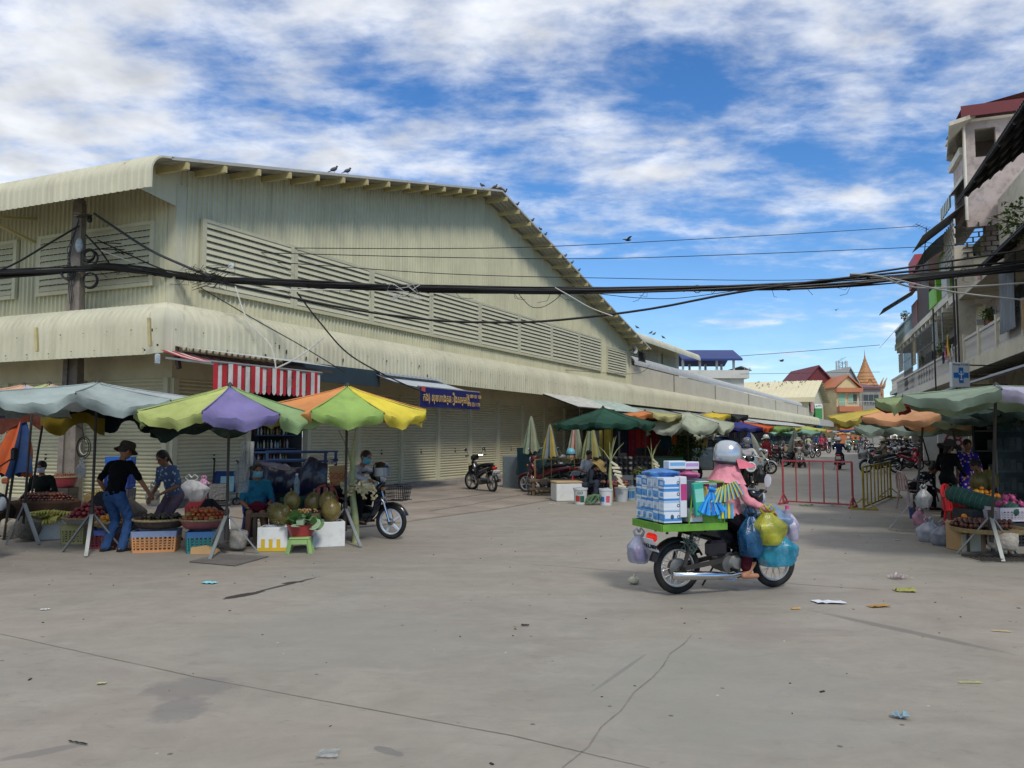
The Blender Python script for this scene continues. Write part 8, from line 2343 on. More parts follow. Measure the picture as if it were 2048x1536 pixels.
person('person in a grey shirt seated behind the red motorbike',(P(1566,0,42).x,42,0),-1.4,**rider_pose(),top='8f9894',sleeve=1.0,bottom='2a2c30',hair='short',hat=('cap','22262a'),res=0.03)
motorbike('motorbike under the grey shirted person',(P(1566,0,42).x,42,0),-1.4,'underbone','3a3c40','3a3c40')
WK=[(1617,905,'a9ad94','2f5a60',('cap','8a8a86'),'walker in a pale jacket and teal trousers'),(1643,900,'b0405a','a84a58',('cap','a83a4c'),'walker dressed all in red'),(1651,898,'8a2f3a','7a2a34',None,'walker in dark red behind the one in red'),(1659,897,'b5bab4','23262c',None,'walker in a white shirt and dark trousers'),(1633,898,'3a4f80','2a3040',('cap','9aa0a8'),'walker in blue near the stalls'),(1607,897,'5a4038','3a2c2a',None,'walker in brown at the stalls'),(1672,892,'b8bcb8','2a2c34',('helmet','b5b8ba'),'far walker in white'),(1702,893,'6a4a40','2c2a30',None,'far walker in brown')]
first={}
for i,(px,py,tc_,bc,ht,lb)in enumerate(WK):
 q=G(px,py); a=facing(px,py)+(0.3 if i%2 else math.pi)
 person(lb,(q.x,q.y,0),a,feet=((0.16,0.08,0.06),(-0.16,-0.08,0.1)),hands=((-0.1,0.24,0.85),(0.12,-0.24,0.85)),top=tc_,bottom=bc,hat=ht,hair='long' if ht is None else 'short',res=0.035,group='people walking down the street')
RD=[(1697,905,'93a596','2f5a48','rider in a pale green shirt farther down the street','3f6a55'),(1712,905,'3a6a50','26302c','rider in green right of the pale green shirt','2a3a34'),(1722,912,'8a90a8','2c2e3a','rider in a lilac shirt farther down the street','b5b8ba'),(1733,905,'5a3a38','2a2426','rider in maroon farther down the street','2a2a2e'),(1668,897,'3f4a44','24282a','small far rider in grey green','26282c')]
for px,py,tc_,bc,lb,mcx in RD:
 q=G(px,py); a=facing(px,py)+rnd.choice((0.1,math.pi,math.pi-0.2))
 motorbike('motorbike of the '+lb,(q.x,q.y,0),a,rnd.choice(('scooter','underbone')),mcx,mcx,mirrors=False)
 person(lb,(q.x,q.y,0),a,**rider_pose(),top=tc_,sleeve=0.9,bottom=bc,hat=('helmet',rnd.choice(('b5b8ba','2a2c30','c0b8a0'))),res=0.035,group='riders farther down the street')
protos=[]
PC=['b5b7b4','2a2c30','1b1c20','6a1f28','3a4a5a','8f9294']
kk=0
rr=random.Random(21)
for row in range(3):
 for i in range(9):
  Y=37+i*2.6+row*0.8; px=1748+row*26-i*3.0+(10 if row else 0)
  if px>1822:px=1822-rr.uniform(0,8)
  ci=kk if kk<6 else rr.randrange(6)
  lb=['white','charcoal','black','dark red','slate blue','silver'][ci]+[' motorbike parked in the row nearest the traffic',' motorbike parked in the middle row on the right',' motorbike parked in the row by the shops'][row]
  loc=(P(px,0,Y).x,Y,0)
  if kk<6:
   c=PC[kk]; protos.append(motorbike(lb,loc,0.3+rr.uniform(-.3,.3),'underbone' if kk%2 else 'scooter',c,c,group='motorbikes parked on the right',mirrors=True))
  else:copy_tree(protos[ci],None,loc,rr.choice((0.3,3.4))+rr.uniform(-.35,.35),lb,'motorbikes parked on the right')
  kk+=1
DK=['3a3f3a','2a2c34','55504a','3a3030','6a6a66','2f3a4a','7a6a5a','444850']
pp=None
for i in range(16):
 Y=45+(i%8)*5+rr.uniform(-1,1); px=1742+(i*37%85)
 c=DK[i%8]
 lb='shopper in dark clothes among the parked motorbikes'
 if i<4:
  pp=person(lb,(P(px,0,Y).x,Y,0),rr.uniform(0,6.3),top=c,bottom='26282c',hat=[None,('cap','4a4a48'),('helmet','8f9294'),('sun','a89a7a')][i],res=0.035,group='shoppers among the parked motorbikes')[0]
  protos.append(pp)
 else:
  copy_tree(protos[-1-(i%4)],None,(P(px,0,Y).x,Y,0),rr.uniform(0,6.3),lb)
for i,(px,Y)in enumerate(((1470,30),(1458,28.5),(1494,33),(1528,41),(1545,46),(1590,56),(1600,60),(1622,72))):
 copy_tree(protos[(i*2+1)%6],None,(P(px,0,Y).x,Y,0),-0.9+rr.uniform(-.4,.4),['dark motorbike in the stall shade behind the cargo rider','motorbike in the shade nearest the grey parasol','motorbike behind the white shirted scooter rider','motorbike parked by the folded grey parasol','motorbike parked by the teal parasol','motorbike parked past the teal parasol','motorbike parked under the lime parasol','motorbike parked at the far stalls'][i],'motorbikes parked by the left stalls')
 # right-hand stalls
c=G(1985,1115)
parasol('pale green and mauve parasol over the nearest right stall',(c.x,c.y,0),P(1992,772,10.1),1.5,2.13,['7f8f7e','a29eb2','8fa58c','a8b5a8','9fb09a','94a890','8f3a40','8a9a70'],a0=-165,sag=0.1,valance=0.15,seed=41,stand=0.25)
c2=G(1832,1062)
parasol('orange and yellow parasol over the second right stall',(c2.x,c2.y,0),P(1850,800,13.4),1.55,1.95,['bd8d68','2a3632','26322e','2f4a44','9aa890','8a9a88','b09a48','b3a250'],a0=-155,sag=0.1,valance=0.12,seed=42,stand=0.5)  # dark green panels paint the shaded underside beneath the nearer parasol into the cloth
parasol('red and lime parasol squeezed between the right stalls',(P(1900,0,15.5).x,15.5,0),P(1890,800,15.5),1.5,2.1,['8f2f38','9fb070','a8b87a','c07048'],a0=-160,seed=43,stand=False)
parasol('pale sage parasol low behind the right stalls',(P(1840,0,19).x,19,0),P(1835,842,19),1.5,1.86,['9fae9c','a8b6a6'],a0=-100,seed=44,stand=False,sag=0.16)
parasol('dark green parasol at the right edge',(P(2100,0,12.5).x,12.5,0),P(2090,800,12.5),1.6,2.05,['2a3a34','26342f'],a0=-100,seed=45,stand=False)
parasol('faded orange parasol deep behind the right stalls',(P(1960,0,17).x,17,0),P(1955,820,17),1.5,1.95,['c9966a','b9a080','5a6a60'],a0=-100,seed=46,stand=False)
rr=random.Random(31)
def at2(px,py,dy=0.0,z=0.0):
 q=G(px,py); return V((q.x,q.y+dy,z))
b=MB(); b.rbox((0,0,0.2),(0.34,0.3,0.4),0.01); t=thing('carton','open brown and white carton of oranges at the right stall','box',tuple(at2(1950,1105,0.25)),0.2)
b.build('carton_body',CARD,t); b=MB(); b.box((0,-0.155,0.12),(0.342,0.006,0.24)); b.build('white_base',mat('carton_white','cfc9b4'),t)
pile('orange','orange in the open carton','oranges in the carton','orange',at2(1950,1105,0.25,0.38),0.13,0.11,0.06,0.04,9,['d0741e','d9862a'],4)
tb=thing('display_table','low table with a wicker tray under the right stall fruit','table',tuple(at2(2010,1115,0.35)))
b=MB(); b.lathe([(0.001,0.30),(0.44,0.30),(0.47,0.36),(0.45,0.36),(0.42,0.32),(0.001,0.32)],28); b.build('wicker_tray',BAMBOO,tb,smooth=40)
for a in range(4):
 b=MB(); b.bar((0.25*math.cos(a*1.57+.8),0.25*math.sin(a*1.57+.8),0),(0.25*math.cos(a*1.57+.8),0.25*math.sin(a*1.57+.8),0.3),0.04,0.04); b.build('leg',WOOD,tb)
pile('rambutan','red rambutan in net bags on the wicker tray','rambutans on the wicker tray','rambutan',at2(2000,1112,0.35,0.35),0.4,0.3,0.3,0.034,150,['7a2622','8a3028','6a1e1c','93422e'],5)
pile('tangerine','tangerine on the red cloth heap','tangerines on the right stall','tangerine',at2(2020,1085,0.6,0.62),0.2,0.14,0.12,0.042,28,['d0861e','d99a2a','c97a1a'],6)
pile('dragon','pink dragon fruit in the white basket','dragon fruit at the right edge','dragon fruit',at2(2052,1098,0.4,0.56),0.2,0.15,0.14,0.055,22,['a03f6a','b04a78','93385f'],7)
crate('white plastic basket of dragon fruit',at2(2052,1098,0.4,0.36),(0.5,0.36,0.2),'b9b3bc',0.1,name='plastic_basket')
crate('black plastic crate under the white basket',at2(2052,1098,0.4,0.0),(0.5,0.36,0.34),'24282a',0.1)
b=MB(); b.rbox((0,0,0.3),(0.7,0.5,0.6),0.06); o=b.build('red_cloth_table',fabric('8f1f28'),None,smooth=40,loc=tuple(at2(2020,1085,0.75))); tag(o,'table under red cloth at the right stall','table')
weight('round pale stone weight hanging under the nearest right stand',at2(1999,1112,-0.08,0.1),0.18,0.24,(0,0.05,0))
b=MB(); b.quad(V((0,0,0)),V((0.9,0,0)),V((0.9,0.5,0)),V((0,0.5,0)))
gt=thing('shopping_tray','dark wire tray on the ground under the right stand','tray',tuple(at2(2010,1122,0.02)))
for k in range(14):
 b=MB(); b.bar((-0.35+k*0.07,-0.12,0.02),(-0.35+k*0.07,0.3,0.02),0.012,0.012); b.build('tray_wire',IRON,gt)
b=MB()
for y in (-0.12,0.3):b.bar((-0.37,y,0.03),(0.58,y,0.03),0.02,0.03)
b.build('tray_rim',IRON,gt)
for i,(px,py,dy,z,lb)in enumerate(((1905,985,1.2,0.62,'durian stacked at the back of the right stall, left'),(1932,990,1.2,0.66,'durian stacked at the back of the right stall, right'),(1918,1000,1.0,0.6,'durian in front of the two on the right stall'))):
 o=place(dm[i%3],'durian',None,V((P(px,0,13.6).x,13.4+0.1*i,z+0.18)),(rr.uniform(-.3,.3),rr.uniform(-.3,.3),rr.uniform(0,6)),(1.25,1.25,1.25)); tag(o,lb,'durian','durians on the right stall')
b=MB(); b.rbox((0,0,0.3),(0.9,0.6,0.6),0.04); o=b.build('fruit_table',WOOD,None,loc=(P(1920,0,13.5).x,13.55,0)); tag(o,'rough table carrying durians at the right stall','table')
nt_=thing('net_roll','long bolster of fruit in a dark green net','net sack',(P(1930,0,11.6).x,11.6,0.48),-0.5)
b=MB(); b.capsule((-0.4,0.25,0.22),(0.3,-0.05,0.02),0.13,0.14,16); b.build('sack',mat('net_green','1f4a40',rough=0.7,var=0.3,scale=18,bump=0.8,bscale=60),nt_,smooth=60)
b=MB()
for k in range(14):
 f=k/13; p=V((-0.48,0.285,0.245)).lerp(V((0.38,-0.085,-0.002)),f); x,y=basis(V((0.7,-0.3,-0.2)))
 b.tube([p+(x*math.cos(2*math.pi*j/14)+y*math.sin(2*math.pi*j/14))*0.145 for j in range(14)],0.0022,4,False,True)
b.build('net_cord',mat('net_cord','5f7a6c'),nt_)
b=MB(); b.rbox((0,0,0.25),(0.8,0.5,0.5),0.03); o=b.build('net_table',mat('dark_table','222428'),None,loc=(P(1935,0,11.8).x,11.85,0)); tag(o,'dark bench under the green net sack','bench')
plastic_chair('bright red plastic chair with fruit leaning in it',(P(1893,0,12.2).x,12.3,0),'b5242c',-0.9,s=1.0)
mt_=thing('mango_bundle','bundle of long green mangoes hanging from the red chair','mangoes',(P(1925,0,11.9).x,11.9,0.32))
for k in range(11):
 b=MB(); a=k*0.6; b.ell((0.12*math.cos(a)*(0.4+0.6*(k%3)/2),0.1*math.sin(a),0.1+0.05*(k%2)),(0.04,0.04,0.14),rx(rr.uniform(-.2,.2)),10,8); b.build('mango',mat('mango_green','3a4a2c',rough=0.4,var=0.3),mt_,smooth=180)
foam_box('red crate low under the mangoes',(P(1925,0,11.9).x,11.9,0),(0.3,0.25,0.3),0.0,name='red_bin')
bag('clear bag of goods slumped under the second right stand, left',at2(1866,1085,0.1),(0.34,0.28,0.3),film('a9abb4',0.8),61)
bag('grey plastic bag slumped under the second right stand, right',at2(1895,1092,0.05),(0.4,0.3,0.3),film('8f929c',0.85),62)
bag('clear plastic bag hanging on the second right pole',P(1848,1015,12.7),(0.24,0.18,0.3),film('aeb4b6',0.75),63)
bag('pink bag under the second right stand',at2(1856,1070,0.25,0.12),(0.22,0.18,0.26),film('b98a9c',0.8),64)
bucket('dark blue bucket behind the hanging bag',at2(1848,1052,0.3,0.1),'22386a',0.1,0.2)
pc1=near(1788,1018)
plastic_chair('pink plastic chair under the woman in the floral blouse',(pc1.x+0.35,pc1.y-0.1,0),'a58a86',0.05)
fp_=(pc1.x+0.42,pc1.y-0.1,0)
person('woman in a black and white floral blouse bent forward on the pink chair',fp_,0.05,(-0.05,0,0.47),0.85,0,0,(0,0.4),((0.5,0.15,0.42),(0.5,-0.12,0.4)),((0.38,0.12,0.06),(0.34,-0.12,0.06)),1.0,'20222a',0.6,'1b1c22',0.95,hair='bun',topm=spots('bw_floral','181a1f','9a9fa8',15,0.36),res=0.018,fingers=True)
person('standing person in black with a grey brimmed hat at the right stall',(P(1858,0,15.2).x,15.2,0),0.4,(0,0,0.84),0.1,0,0,(0,0.2),((0.25,0.2,0.9),(0.28,-0.2,0.88)),scale=0.95,top='121316',sleeve=1.0,bottom='17181c',hat=('sun','4a4c50'),hair='long',mask='3a3c40',res=0.02)
person('woman in a purple floral dress behind the right stall',(P(1897,0,15.4).x,15.4,0),-1.7,(0,0,0.84),0.05,0,0,(0,0.1),((0.18,0.26,0.75),(0.16,-0.26,0.75)),scale=0.96,sleeve=0.55,topm=spots('purple_floral','2b2480','c0a8b8',17,0.36,'b98a6a'),botm=spots('purple_floral','2b2480','c0a8b8',17,0.36),hair='short',skirt=True,legs=0.8,res=0.02)
person('man in a blue shirt standing at the shop front on the right',(P(1925,0,19.5).x,19.5,0),-2.4,scale=1.0,top='3a5468',sleeve=0.5,bottom='22252c',res=0.025)
person('seated seller in dark red behind the durians',(P(1945,0,14.2).x,14.2,0),2.6,(0,0,0.5),0.4,0,0,(0,0.2),((0.3,0.15,0.55),(0.3,-0.15,0.55)),((0.3,0.12,0.06),(0.3,-0.12,0.06)),0.97,'3a2226',0.6,'1d1e22',1.0,res=0.022)
sgn=thing('number_sign','white sign with big red figures 68','sign',tuple(P(1905,880,21)),0.05)
b=MB(); b.rbox((0,0,0),(0.85,0.05,0.42),0.01); b.build('board',mat('board_white','b5b3ae'),sgn); lettering('68',0.5,mat('red_sign','8f2430'),sgn,(0,-0.03,-0.02),(math.pi/2,0,0),sx=1.1)
b=MB(); b.tube([(0.3,0.03,0.2),(0.3,0.03,1.4)],0.015,6); b.tube([(-0.3,0.03,0.2),(-0.3,0.03,1.4)],0.015,6); b.build('hanger',IRON,sgn)
for i,(px,w,z0,z1,c_,lb)in enumerate(((1842,0.6,0.9,2.0,'b0b0aa','pale board leaning at the far shop front'),(1945,0.8,1.0,1.75,'a9a69c','cream poster panel at the right shop front'),(1868,0.5,1.0,1.9,'c0bfae','white poster panel left of the red figures'))):
 o=thing('poster_board',lb,'panel',(P(px,0,22).x,22.2,0)); b=MB(); b.box((0,0,(z0+z1)/2),(w,0.04,z1-z0)); b.build('panel',mat('panel_'+c_,c_),o)
 b=MB(); b.box((0,0.03,z0/2),(0.06,0.04,z0)); b.build('post',IRON,o)
cab=thing('glass_cabinet','dark glass display cabinet with stacked packs at the right edge','cabinet',(P(2030,0,15.5).x,15.6,0),0.2)
b=MB(); b.box((0,0.3,1.0),(2.2,0.06,2.0)); b.build('back_panel',mat('cab_dark','15181c'),cab)
for z in (0.5,0.9,1.3,1.7):
 b=MB(); b.box((0,0,z),(2.2,0.5,0.03)); b.build('shelf',mat('cab_steel','3a4248'),cab)
 for k in range(14):
  b=MB(); hh=rr.uniform(0.12,0.26); b.rbox((-1.0+k*0.15,-0.05,z+0.016+hh/2),(0.11,0.11,hh),0.01); b.build('pack',mat('pack_%d'%(k%5),('39424a','4a4642','2c3138','5a5a58','6a706a')[k%5]),cab)
for x_ in (-1.1,0,1.1):
 b=MB(); b.box((x_,-0.25,1.0),(0.04,0.04,2.0)); b.build('post',mat('cab_steel','3a4248'),cab)
for x_ in (-0.55,0.55):
 b=MB(); b.box((x_,-0.27,1.0),(1.04,0.01,1.9)); b.build('glass_door',film('3a4a52',0.3),cab)
for k in range(5):
 s_=17+k*5.2
 b=MB(); fbox(b,s_,s_+4.9,-1.9,-1.8,0,3.0)
 o=b.build('shop_shutter',mat('shopfront_dark','2c2f33',rough=0.6,var=0.3,scale=2),None,loc=tuple(FR(s_+2.5,-1.85,0)),world=True); tag(o,['dark shop front behind the nearest right stall','dark shop front behind the red figures sign','dark shop front under the pharmacy sign','dim shop front beyond the pharmacy sign','dim shop front at the parked motorbikes'][k],'shop front')
 # the cargo motorbike and its rider
HA=math.radians(17.6); HL=V((2.23,8.125,0))
hero=motorbike('black cargo motorbike with wire wheels loaded with mask boxes',HL,HA,'underbone','0d0f16','11131c','b5b8ba','wire',0.262,1.155,mirrors=False,tail=REDLIT,plate_text=('\u1797\u17d2\u1793\u17c6\u1796\u17c1\u1789','1AZ-8079'),fenderc='15171c',rack=False,silencer=False)
for ch in hero.children:
 if ch.name.startswith('tail_light'):ch.location=(-0.06,0,-0.12)
 if ch.name.startswith('number_plate'):ch.location=(-0.03,-0.02,-0.06)
b=MB(); b.tube([(0.2,-0.1,0.3),(0.12,-0.16,0.21),(-0.05,-0.17,0.19),(-0.25,-0.175,0.195),(-0.72,-0.185,0.225),(-0.73,-0.185,0.225)],[0.016,0.017,0.02,0.042,0.046,0.03],12); b.build('silencer',CHROME,hero,smooth=60)
b=MB(); b.lathe([(0.07,-0.045),(0.095,-0.03),(0.1,0.03),(0.07,0.045)],18,(-0.5775,0,0.262),rx(math.pi/2),cap=True); b.build('brake_drum',mat('engine_alu','6f6f6d'),hero,smooth=40)
b=MB(); b.rbox((-0.2,-0.13,0.46),(0.26,0.06,0.16),0.03); b.build('side_cover',paint('11131f'),hero)
b=MB(); b.lathe([(0.001,-0.04),(0.07,-0.035),(0.085,0),(0.06,0.03),(0.001,0.035)],14,(0.03,-0.13,0.3),rx(math.pi/2)); b.build('crankcase_cover',mat('alu_bright','8f8f8c',metal=0.7,rough=0.35),hero,smooth=40)
rr=random.Random(77)
b=MB()
for k in range(9):b.tube(smooth_path([V((rr.uniform(-.56,-.42),-0.145,rr.uniform(.44,.6)))+V((rr.uniform(-.06,.06),rr.uniform(-.02,.02),rr.uniform(-.06,.06)))for _ in range(5)],16),0.003,4)
b.build('tangled_cord',mat('cord_grey','5a6a64'),hero)['kind']='stuff'
b=MB(); b.tube([(0.1,-0.13,0.16),(-0.05,-0.15,0.13),(-0.2,-0.15,0.15)],0.009,6); b.build('kick_bar',CHROME,hero)
HG=mat('rack_green','5f932f',rough=0.5,var=0.2,scale=8,dirt=0.5)
X0,X1,W2,ZB,ZT=-0.91,-0.19,0.32,0.67,0.74
rk_=thing('cargo_tray','lime green steel cargo tray on the motorbike','tray',HL,HA)
b=MB()
for sy in (-1,1):b.box(((X0+X1)/2,sy*W2,(ZB+ZT)/2),(X1-X0,0.018,ZT-ZB))
for x_ in (X0,X1):b.box((x_,0,(ZB+ZT)/2),(0.018,2*W2-0.02,ZT-ZB))
b.box(((X0+X1)/2,0,ZB+0.01),(X1-X0-0.02,2*W2-0.02,0.015)); b.build('tray_rim',HG,rk_)
for x_,y_,z_ in ((-0.62,-W2,1.14),(-0.22,-W2,1.14),(-0.62,W2,1.14),(-0.22,W2,1.14)):
 b=MB(); b.tube([(x_ if x_>-0.5 else x_,y_,ZT-0.02),(x_+(0.06 if x_<-0.5 else 0),y_,z_)],0.008,6); b.build('upright',HG,rk_)
for y_ in (-W2,W2):
 b=MB(); b.tube([(-0.56,y_,1.14),(-0.22,y_,1.14)],0.008,6); b.build('top_rail',HG,rk_)
b=MB(); b.tube([(-0.22,-W2,1.14),(-0.22,W2,1.14)],0.008,6); b.build('top_rail',HG,rk_)
for z in (0.84,0.95):
 b=MB(); b.bar((-0.45,-W2,z),(-0.2,-W2,z),0.012,0.02); b.build('side_bar',HG,rk_)
b=MB(); b.box((-0.33,-W2+0.02,0.79),(0.24,0.02,0.10)); b.build('drawer_front',HG,rk_)
b=MB()
for s in (-1,1):b.bar((-0.75,0.12*s,0.62),(-0.75,0.12*s,ZB),0.02,0.02); b.bar((-0.3,0.12*s,0.62),(-0.3,0.12*s,ZB),0.02,0.02)
b.build('tray_strut',IRON,rk_)
def carton_mat(i):
 c=[('c9d3e0','3f86c8'),('d5d8dc','6aa3d8'),('3f86c8','c9d3e0'),('cfd5dc','9ab8d8'),('5a9ad4','d0d8e2')][i%5]
 k='maskbox_%d'%(i%5)
 if k in MATS:return MATS[k]
 m=mat(k,c[0],rough=0.35,var=0.04)
 nt=m.node_tree; N,L=nt.nodes.new,nt.links.new; bb=nt.nodes['Principled BSDF']; src=bb.inputs['Base Color'].links[0].from_socket
 tc=N('ShaderNodeTexCoord'); w=N('ShaderNodeTexWave'); w.wave_profile='SIN'; w.bands_direction='Z'; w.inputs['Scale'].default_value=3.1; w.inputs['Distortion'].default_value=2.2; w.inputs['Detail'].default_value=0; w.inputs['Detail Scale'].default_value=0.6
 L(tc.outputs['Object'],w.inputs['Vector'])
 g=N('ShaderNodeMapRange'); L(w.outputs['Fac'],g.inputs[0]); g.inputs[1].default_value=0.62; g.inputs[2].default_value=0.7
 mx=N('ShaderNodeMix'); mx.data_type='RGBA'; L(g.outputs[0],mx.inputs['Factor']); L(src,mx.inputs['A']); mx.inputs['B'].default_value=(*hx(c[1]),1); L(mx.outputs['Result'],bb.inputs['Base Color'])
 return m
INK=mat('print_ink','3a4a66',rough=0.5)
def hpt(x,y,z):return HL+rz(HA)@V((x,y,z))
bxL,bxW,bxH=0.2,0.108,0.108
for r_ in range(4):
 for c_ in range(5):
  lx,ly,lz=X0+0.14,-W2+0.095+c_*(bxW+0.012),ZT+0.008+bxH/2+r_*(bxH+0.003)
  row=['bottom','second','third','top'][r_]; colm=['nearest the camera','second from the near side','in the middle column','second from the far side','farthest from the camera'][c_]
  t=thing('mask_box','blue and white printed box, %s row, %s'%(row,colm),'box',tuple(hpt(lx,ly,lz)),HA+rr.uniform(-.03,.03),'mask boxes stacked at the back of the tray')
  i=rr.randrange(5)
  b=MB(); b.rbox((0,0,0),(bxL,bxW,bxH),0.003); b.build('carton',carton_mat(i),t)
  b=MB(); b.box((-bxL/2-0.0008,-0.01,0.0),(0.0012,bxW*0.62,bxH*rr.choice((0.5,0.35)))); b.build('end_print',mat('print_blue%d'%(r_%2),('5a9ad4','aac4de')[r_%2],rough=0.4),t)
  if c_==0:
   b=MB(); b.box((0.0,-bxW/2-0.0008,0.01),(bxL*0.9,0.0012,bxH*0.35)); b.build('side_print',mat('print_pale','c9d0d8',rough=0.4),t)
   b=MB(); b.torus((0.06,-bxW/2-0.002,0.005),0.013,0.004,'y',12,4); b.build('logo_ring',INK,t)
   if r_==0:
    b=MB(); b.ell((-0.01,-bxW/2-0.002,0.005),(0.02,0.002,0.024),None,8,6); b.build('logo_mark',INK,t)
  else:
   b=MB()
   for k in range(3):b.box((-bxL/2-0.0016,0.0,-0.03+k*0.012),(0.0012,bxW*0.4,0.004))
   b.build('small_print',INK,t)
def pack(label,x,y,z,size,col,rot=0.0,tilt=(0,0),name='pack',cat='pack',text=None,tcol='b03048',group=None,c2=None):
 t=thing(name,label,cat,tuple(hpt(x,y,z)),HA+rot,group); t.rotation_euler=(tilt[0],tilt[1],HA+rot)
 b=MB(); b.rbox((0,0,0),size,min(0.006,min(size)*0.2)); b.build('packet',mat('pack_'+col,col,rough=0.35,var=0.06),t)
 if c2:
  b=MB(); b.box((0,-size[1]/2-0.0008,size[2]*0.12),(size[0]*0.86,0.0012,size[2]*0.4)); b.build('label_print',mat('pack_'+c2,c2,rough=0.35),t)
 if text:lettering(text,size[2]*0.42,mat('ink_'+tcol,tcol),t,(0,-size[1]/2-0.001,-0.0),(math.pi/2,0,0),sx=0.9,depth=0.0008)
 return t
pack('white box with blue and pink print lying on top of the cargo',-0.53,0.1,1.30,(0.2,0.12,0.085),'c9cfd8',0.0,name='tissue_box',cat='box',c2='6aa0c8')
pack('second white box behind it on top of the cargo',-0.34,0.14,1.29,(0.18,0.12,0.08),'c5c9d2',0.1,name='tissue_box',cat='box',c2='a98ac0')
pack('tall pink and white sanitary pack beside the boxes',-0.66,-0.24,1.0,(0.075,0.12,0.4),'c9cdd6',0,cat='pack',c2='b03a7a')
pack('tall teal pack hanging on the side of the tray',-0.525,-W2-0.03,0.98,(0.11,0.05,0.32),'2fa08c',0.0,(0,-0.1),c2='7fc4b4')
pack('white carton with red letters in the tray',-0.5,-W2+0.09,ZT+0.075,(0.21,0.14,0.13),'c3c4ca',0,name='carton',cat='box',text='VISA TEX',tcol='b03048')
pack('dark packs stacked in the middle of the tray',-0.42,0.1,0.95,(0.4,0.3,0.4),'4a5560',0.0,cat='pack')
pack('grey pack at the front of the cargo frame',-0.3,-0.2,1.06,(0.1,0.1,0.14),'8fa0ae',0.0,c2='5a6a80')
pack('white and maroon pack behind the blue strips',-0.42,-0.25,1.08,(0.12,0.08,0.14),'b9bcc4',0.0,c2='7a2a44')
pack('teal box low in the green drawer frame',-0.34,-W2+0.12,ZT+0.05,(0.12,0.1,0.07),'3a98a8',0.0)
bag('blue plastic bag lying on the stacked boxes',hpt(-0.72,0.05,1.18),(0.34,0.3,0.09),film('4a86c8',0.9),71,False)
bag('pink plastic pack lying on the cargo',hpt(-0.4,0.12,1.16),(0.3,0.26,0.08),film('c86a9a',0.95),72,False)
bag('pale pink pack lying between the boxes',hpt(-0.62,0.12,1.18),(0.2,0.2,0.08),film('c9a8c0',0.95),74,False)
sp_=thing('blue_sachet_strips','fan of bright blue sachet strips hanging off the tray','sachets',tuple(hpt(-0.4,-W2-0.05,1.07)),HA)
for k in range(11):
 a=-0.62+k*0.125
 b=MB(); rows=[[V((math.sin(a)*L_+math.cos(a)*w_*(0.4+1.6*L_),-0.012*(k%2)-0.05*L_+0.006*math.cos(L_*60),-math.cos(a)*L_+math.sin(a)*w_))for w_ in (-0.018,0.0,0.018)]for L_ in (0.0,0.06,0.12,0.18,0.25)]
 b.sheet(rows); b.build('strip',mat('sachet_%d'%(k%3),('1f7fd0','3a9ae0','1a66b4')[k%3],rough=0.25,var=0.1),sp_,smooth=50)
b=MB(); b.capsule((-0.02,-0.02,0.015),(0.03,-0.02,0.0),0.018,0.018); b.build('strip_knot',mat('sachet_0','1f7fd0'),sp_,smooth=60)
sy_=thing('striped_sachet_strips','blue and yellow striped sachet strips beside the rider\'s arm','sachets',tuple(hpt(-0.27,-W2-0.05,1.1)),HA)
for k in range(9):
 a=-0.75+k*0.17; L_=0.17
 for q,c_ in ((0,'c9b83a'),(1,'3aa0c8')):
  b=MB(); b.rbox((math.sin(a)*(0.03+L_/2)+q*0.014-0.04+(0.012*k),-0.012*k,-math.cos(a)*L_/2+0.01*k-0.02),(0.014,0.008,L_),0.003,ry(-a)); b.build('strip',mat('sach_'+c_,c_,rough=0.3),sy_)
sv2=thing('short_sachet_strips','short hanging strips of small yellow and blue sachets','sachets',tuple(hpt(-0.24,-W2-0.04,0.93)),HA)
for k in range(5):
 b=MB(); b.box((-0.06+k*0.033,-0.005*k,-0.07),(0.026,0.008,0.15)); b.build('strip',mat('sach_'+('3aa0c8','c9b83a')[k%2],('3aa0c8','c9b83a')[k%2]),sv2)
cs_=thing('wooden_skewers','bunch of pale wooden sticks hanging in the cargo frame','sticks',tuple(hpt(-0.45,-W2-0.02,1.08)),HA)
for k in range(7):
 b=MB(); b.tube([(0.0,-0.005*k,0.02),(-0.03+0.012*k,-0.006*k,-0.2)],0.007,5); b.build('stick',mat('stick_pale','b39a5a'),cs_)
bag('clear bag of pink and blue rolls tied behind the rear wheel',hpt(-0.9,0.2,0.3),(0.24,0.26,0.28),film('9aa3c0',0.6),75,True,inside=('c08ab0','5a6a9a','c8c8d8'))
bag('pink bundle inside the clear rear bag',hpt(-0.92,0.16,0.33),(0.12,0.12,0.16),fabric('c08ab0'),76,False,name='bundle')
HB=lambda x,y,z:hpt(x,y,z)
bag('yellow green plastic bag hanging from the handlebar',HB(0.3,-0.3,0.5),(0.34,0.22,0.32),film('b5b53a',0.7),81,inside=('c9c86a','b0a040','d0d08a'))
bag('dark blue plastic bag hanging beside the rider\'s knee',HB(0.14,-0.24,0.38),(0.26,0.22,0.4),film('1f5a86',0.72),82,inside=('5a8aa8','2f5a78','8aa8b8'))
bag('turquoise plastic bag low before the front wheel',HB(0.42,-0.24,0.27),(0.42,0.24,0.34),film('2f9ab8',0.68),83,inside=('8ac4d0','3f9a70','c0d8e0','4a8ac0'))
bag('large pale blue bag piled on the front basket',HB(0.56,0.02,0.56),(0.46,0.42,0.3),film('7fa0c4',0.7),84,False)
bag('grey bag of bottles behind the handlebar',HB(0.38,0.08,0.66),(0.34,0.4,0.24),film('6a7480',0.85),85,False)
bag('white bag of rolls at the front of the motorbike',HB(0.7,-0.12,0.5),(0.2,0.2,0.28),film('c0b9cc',0.85),86,False)
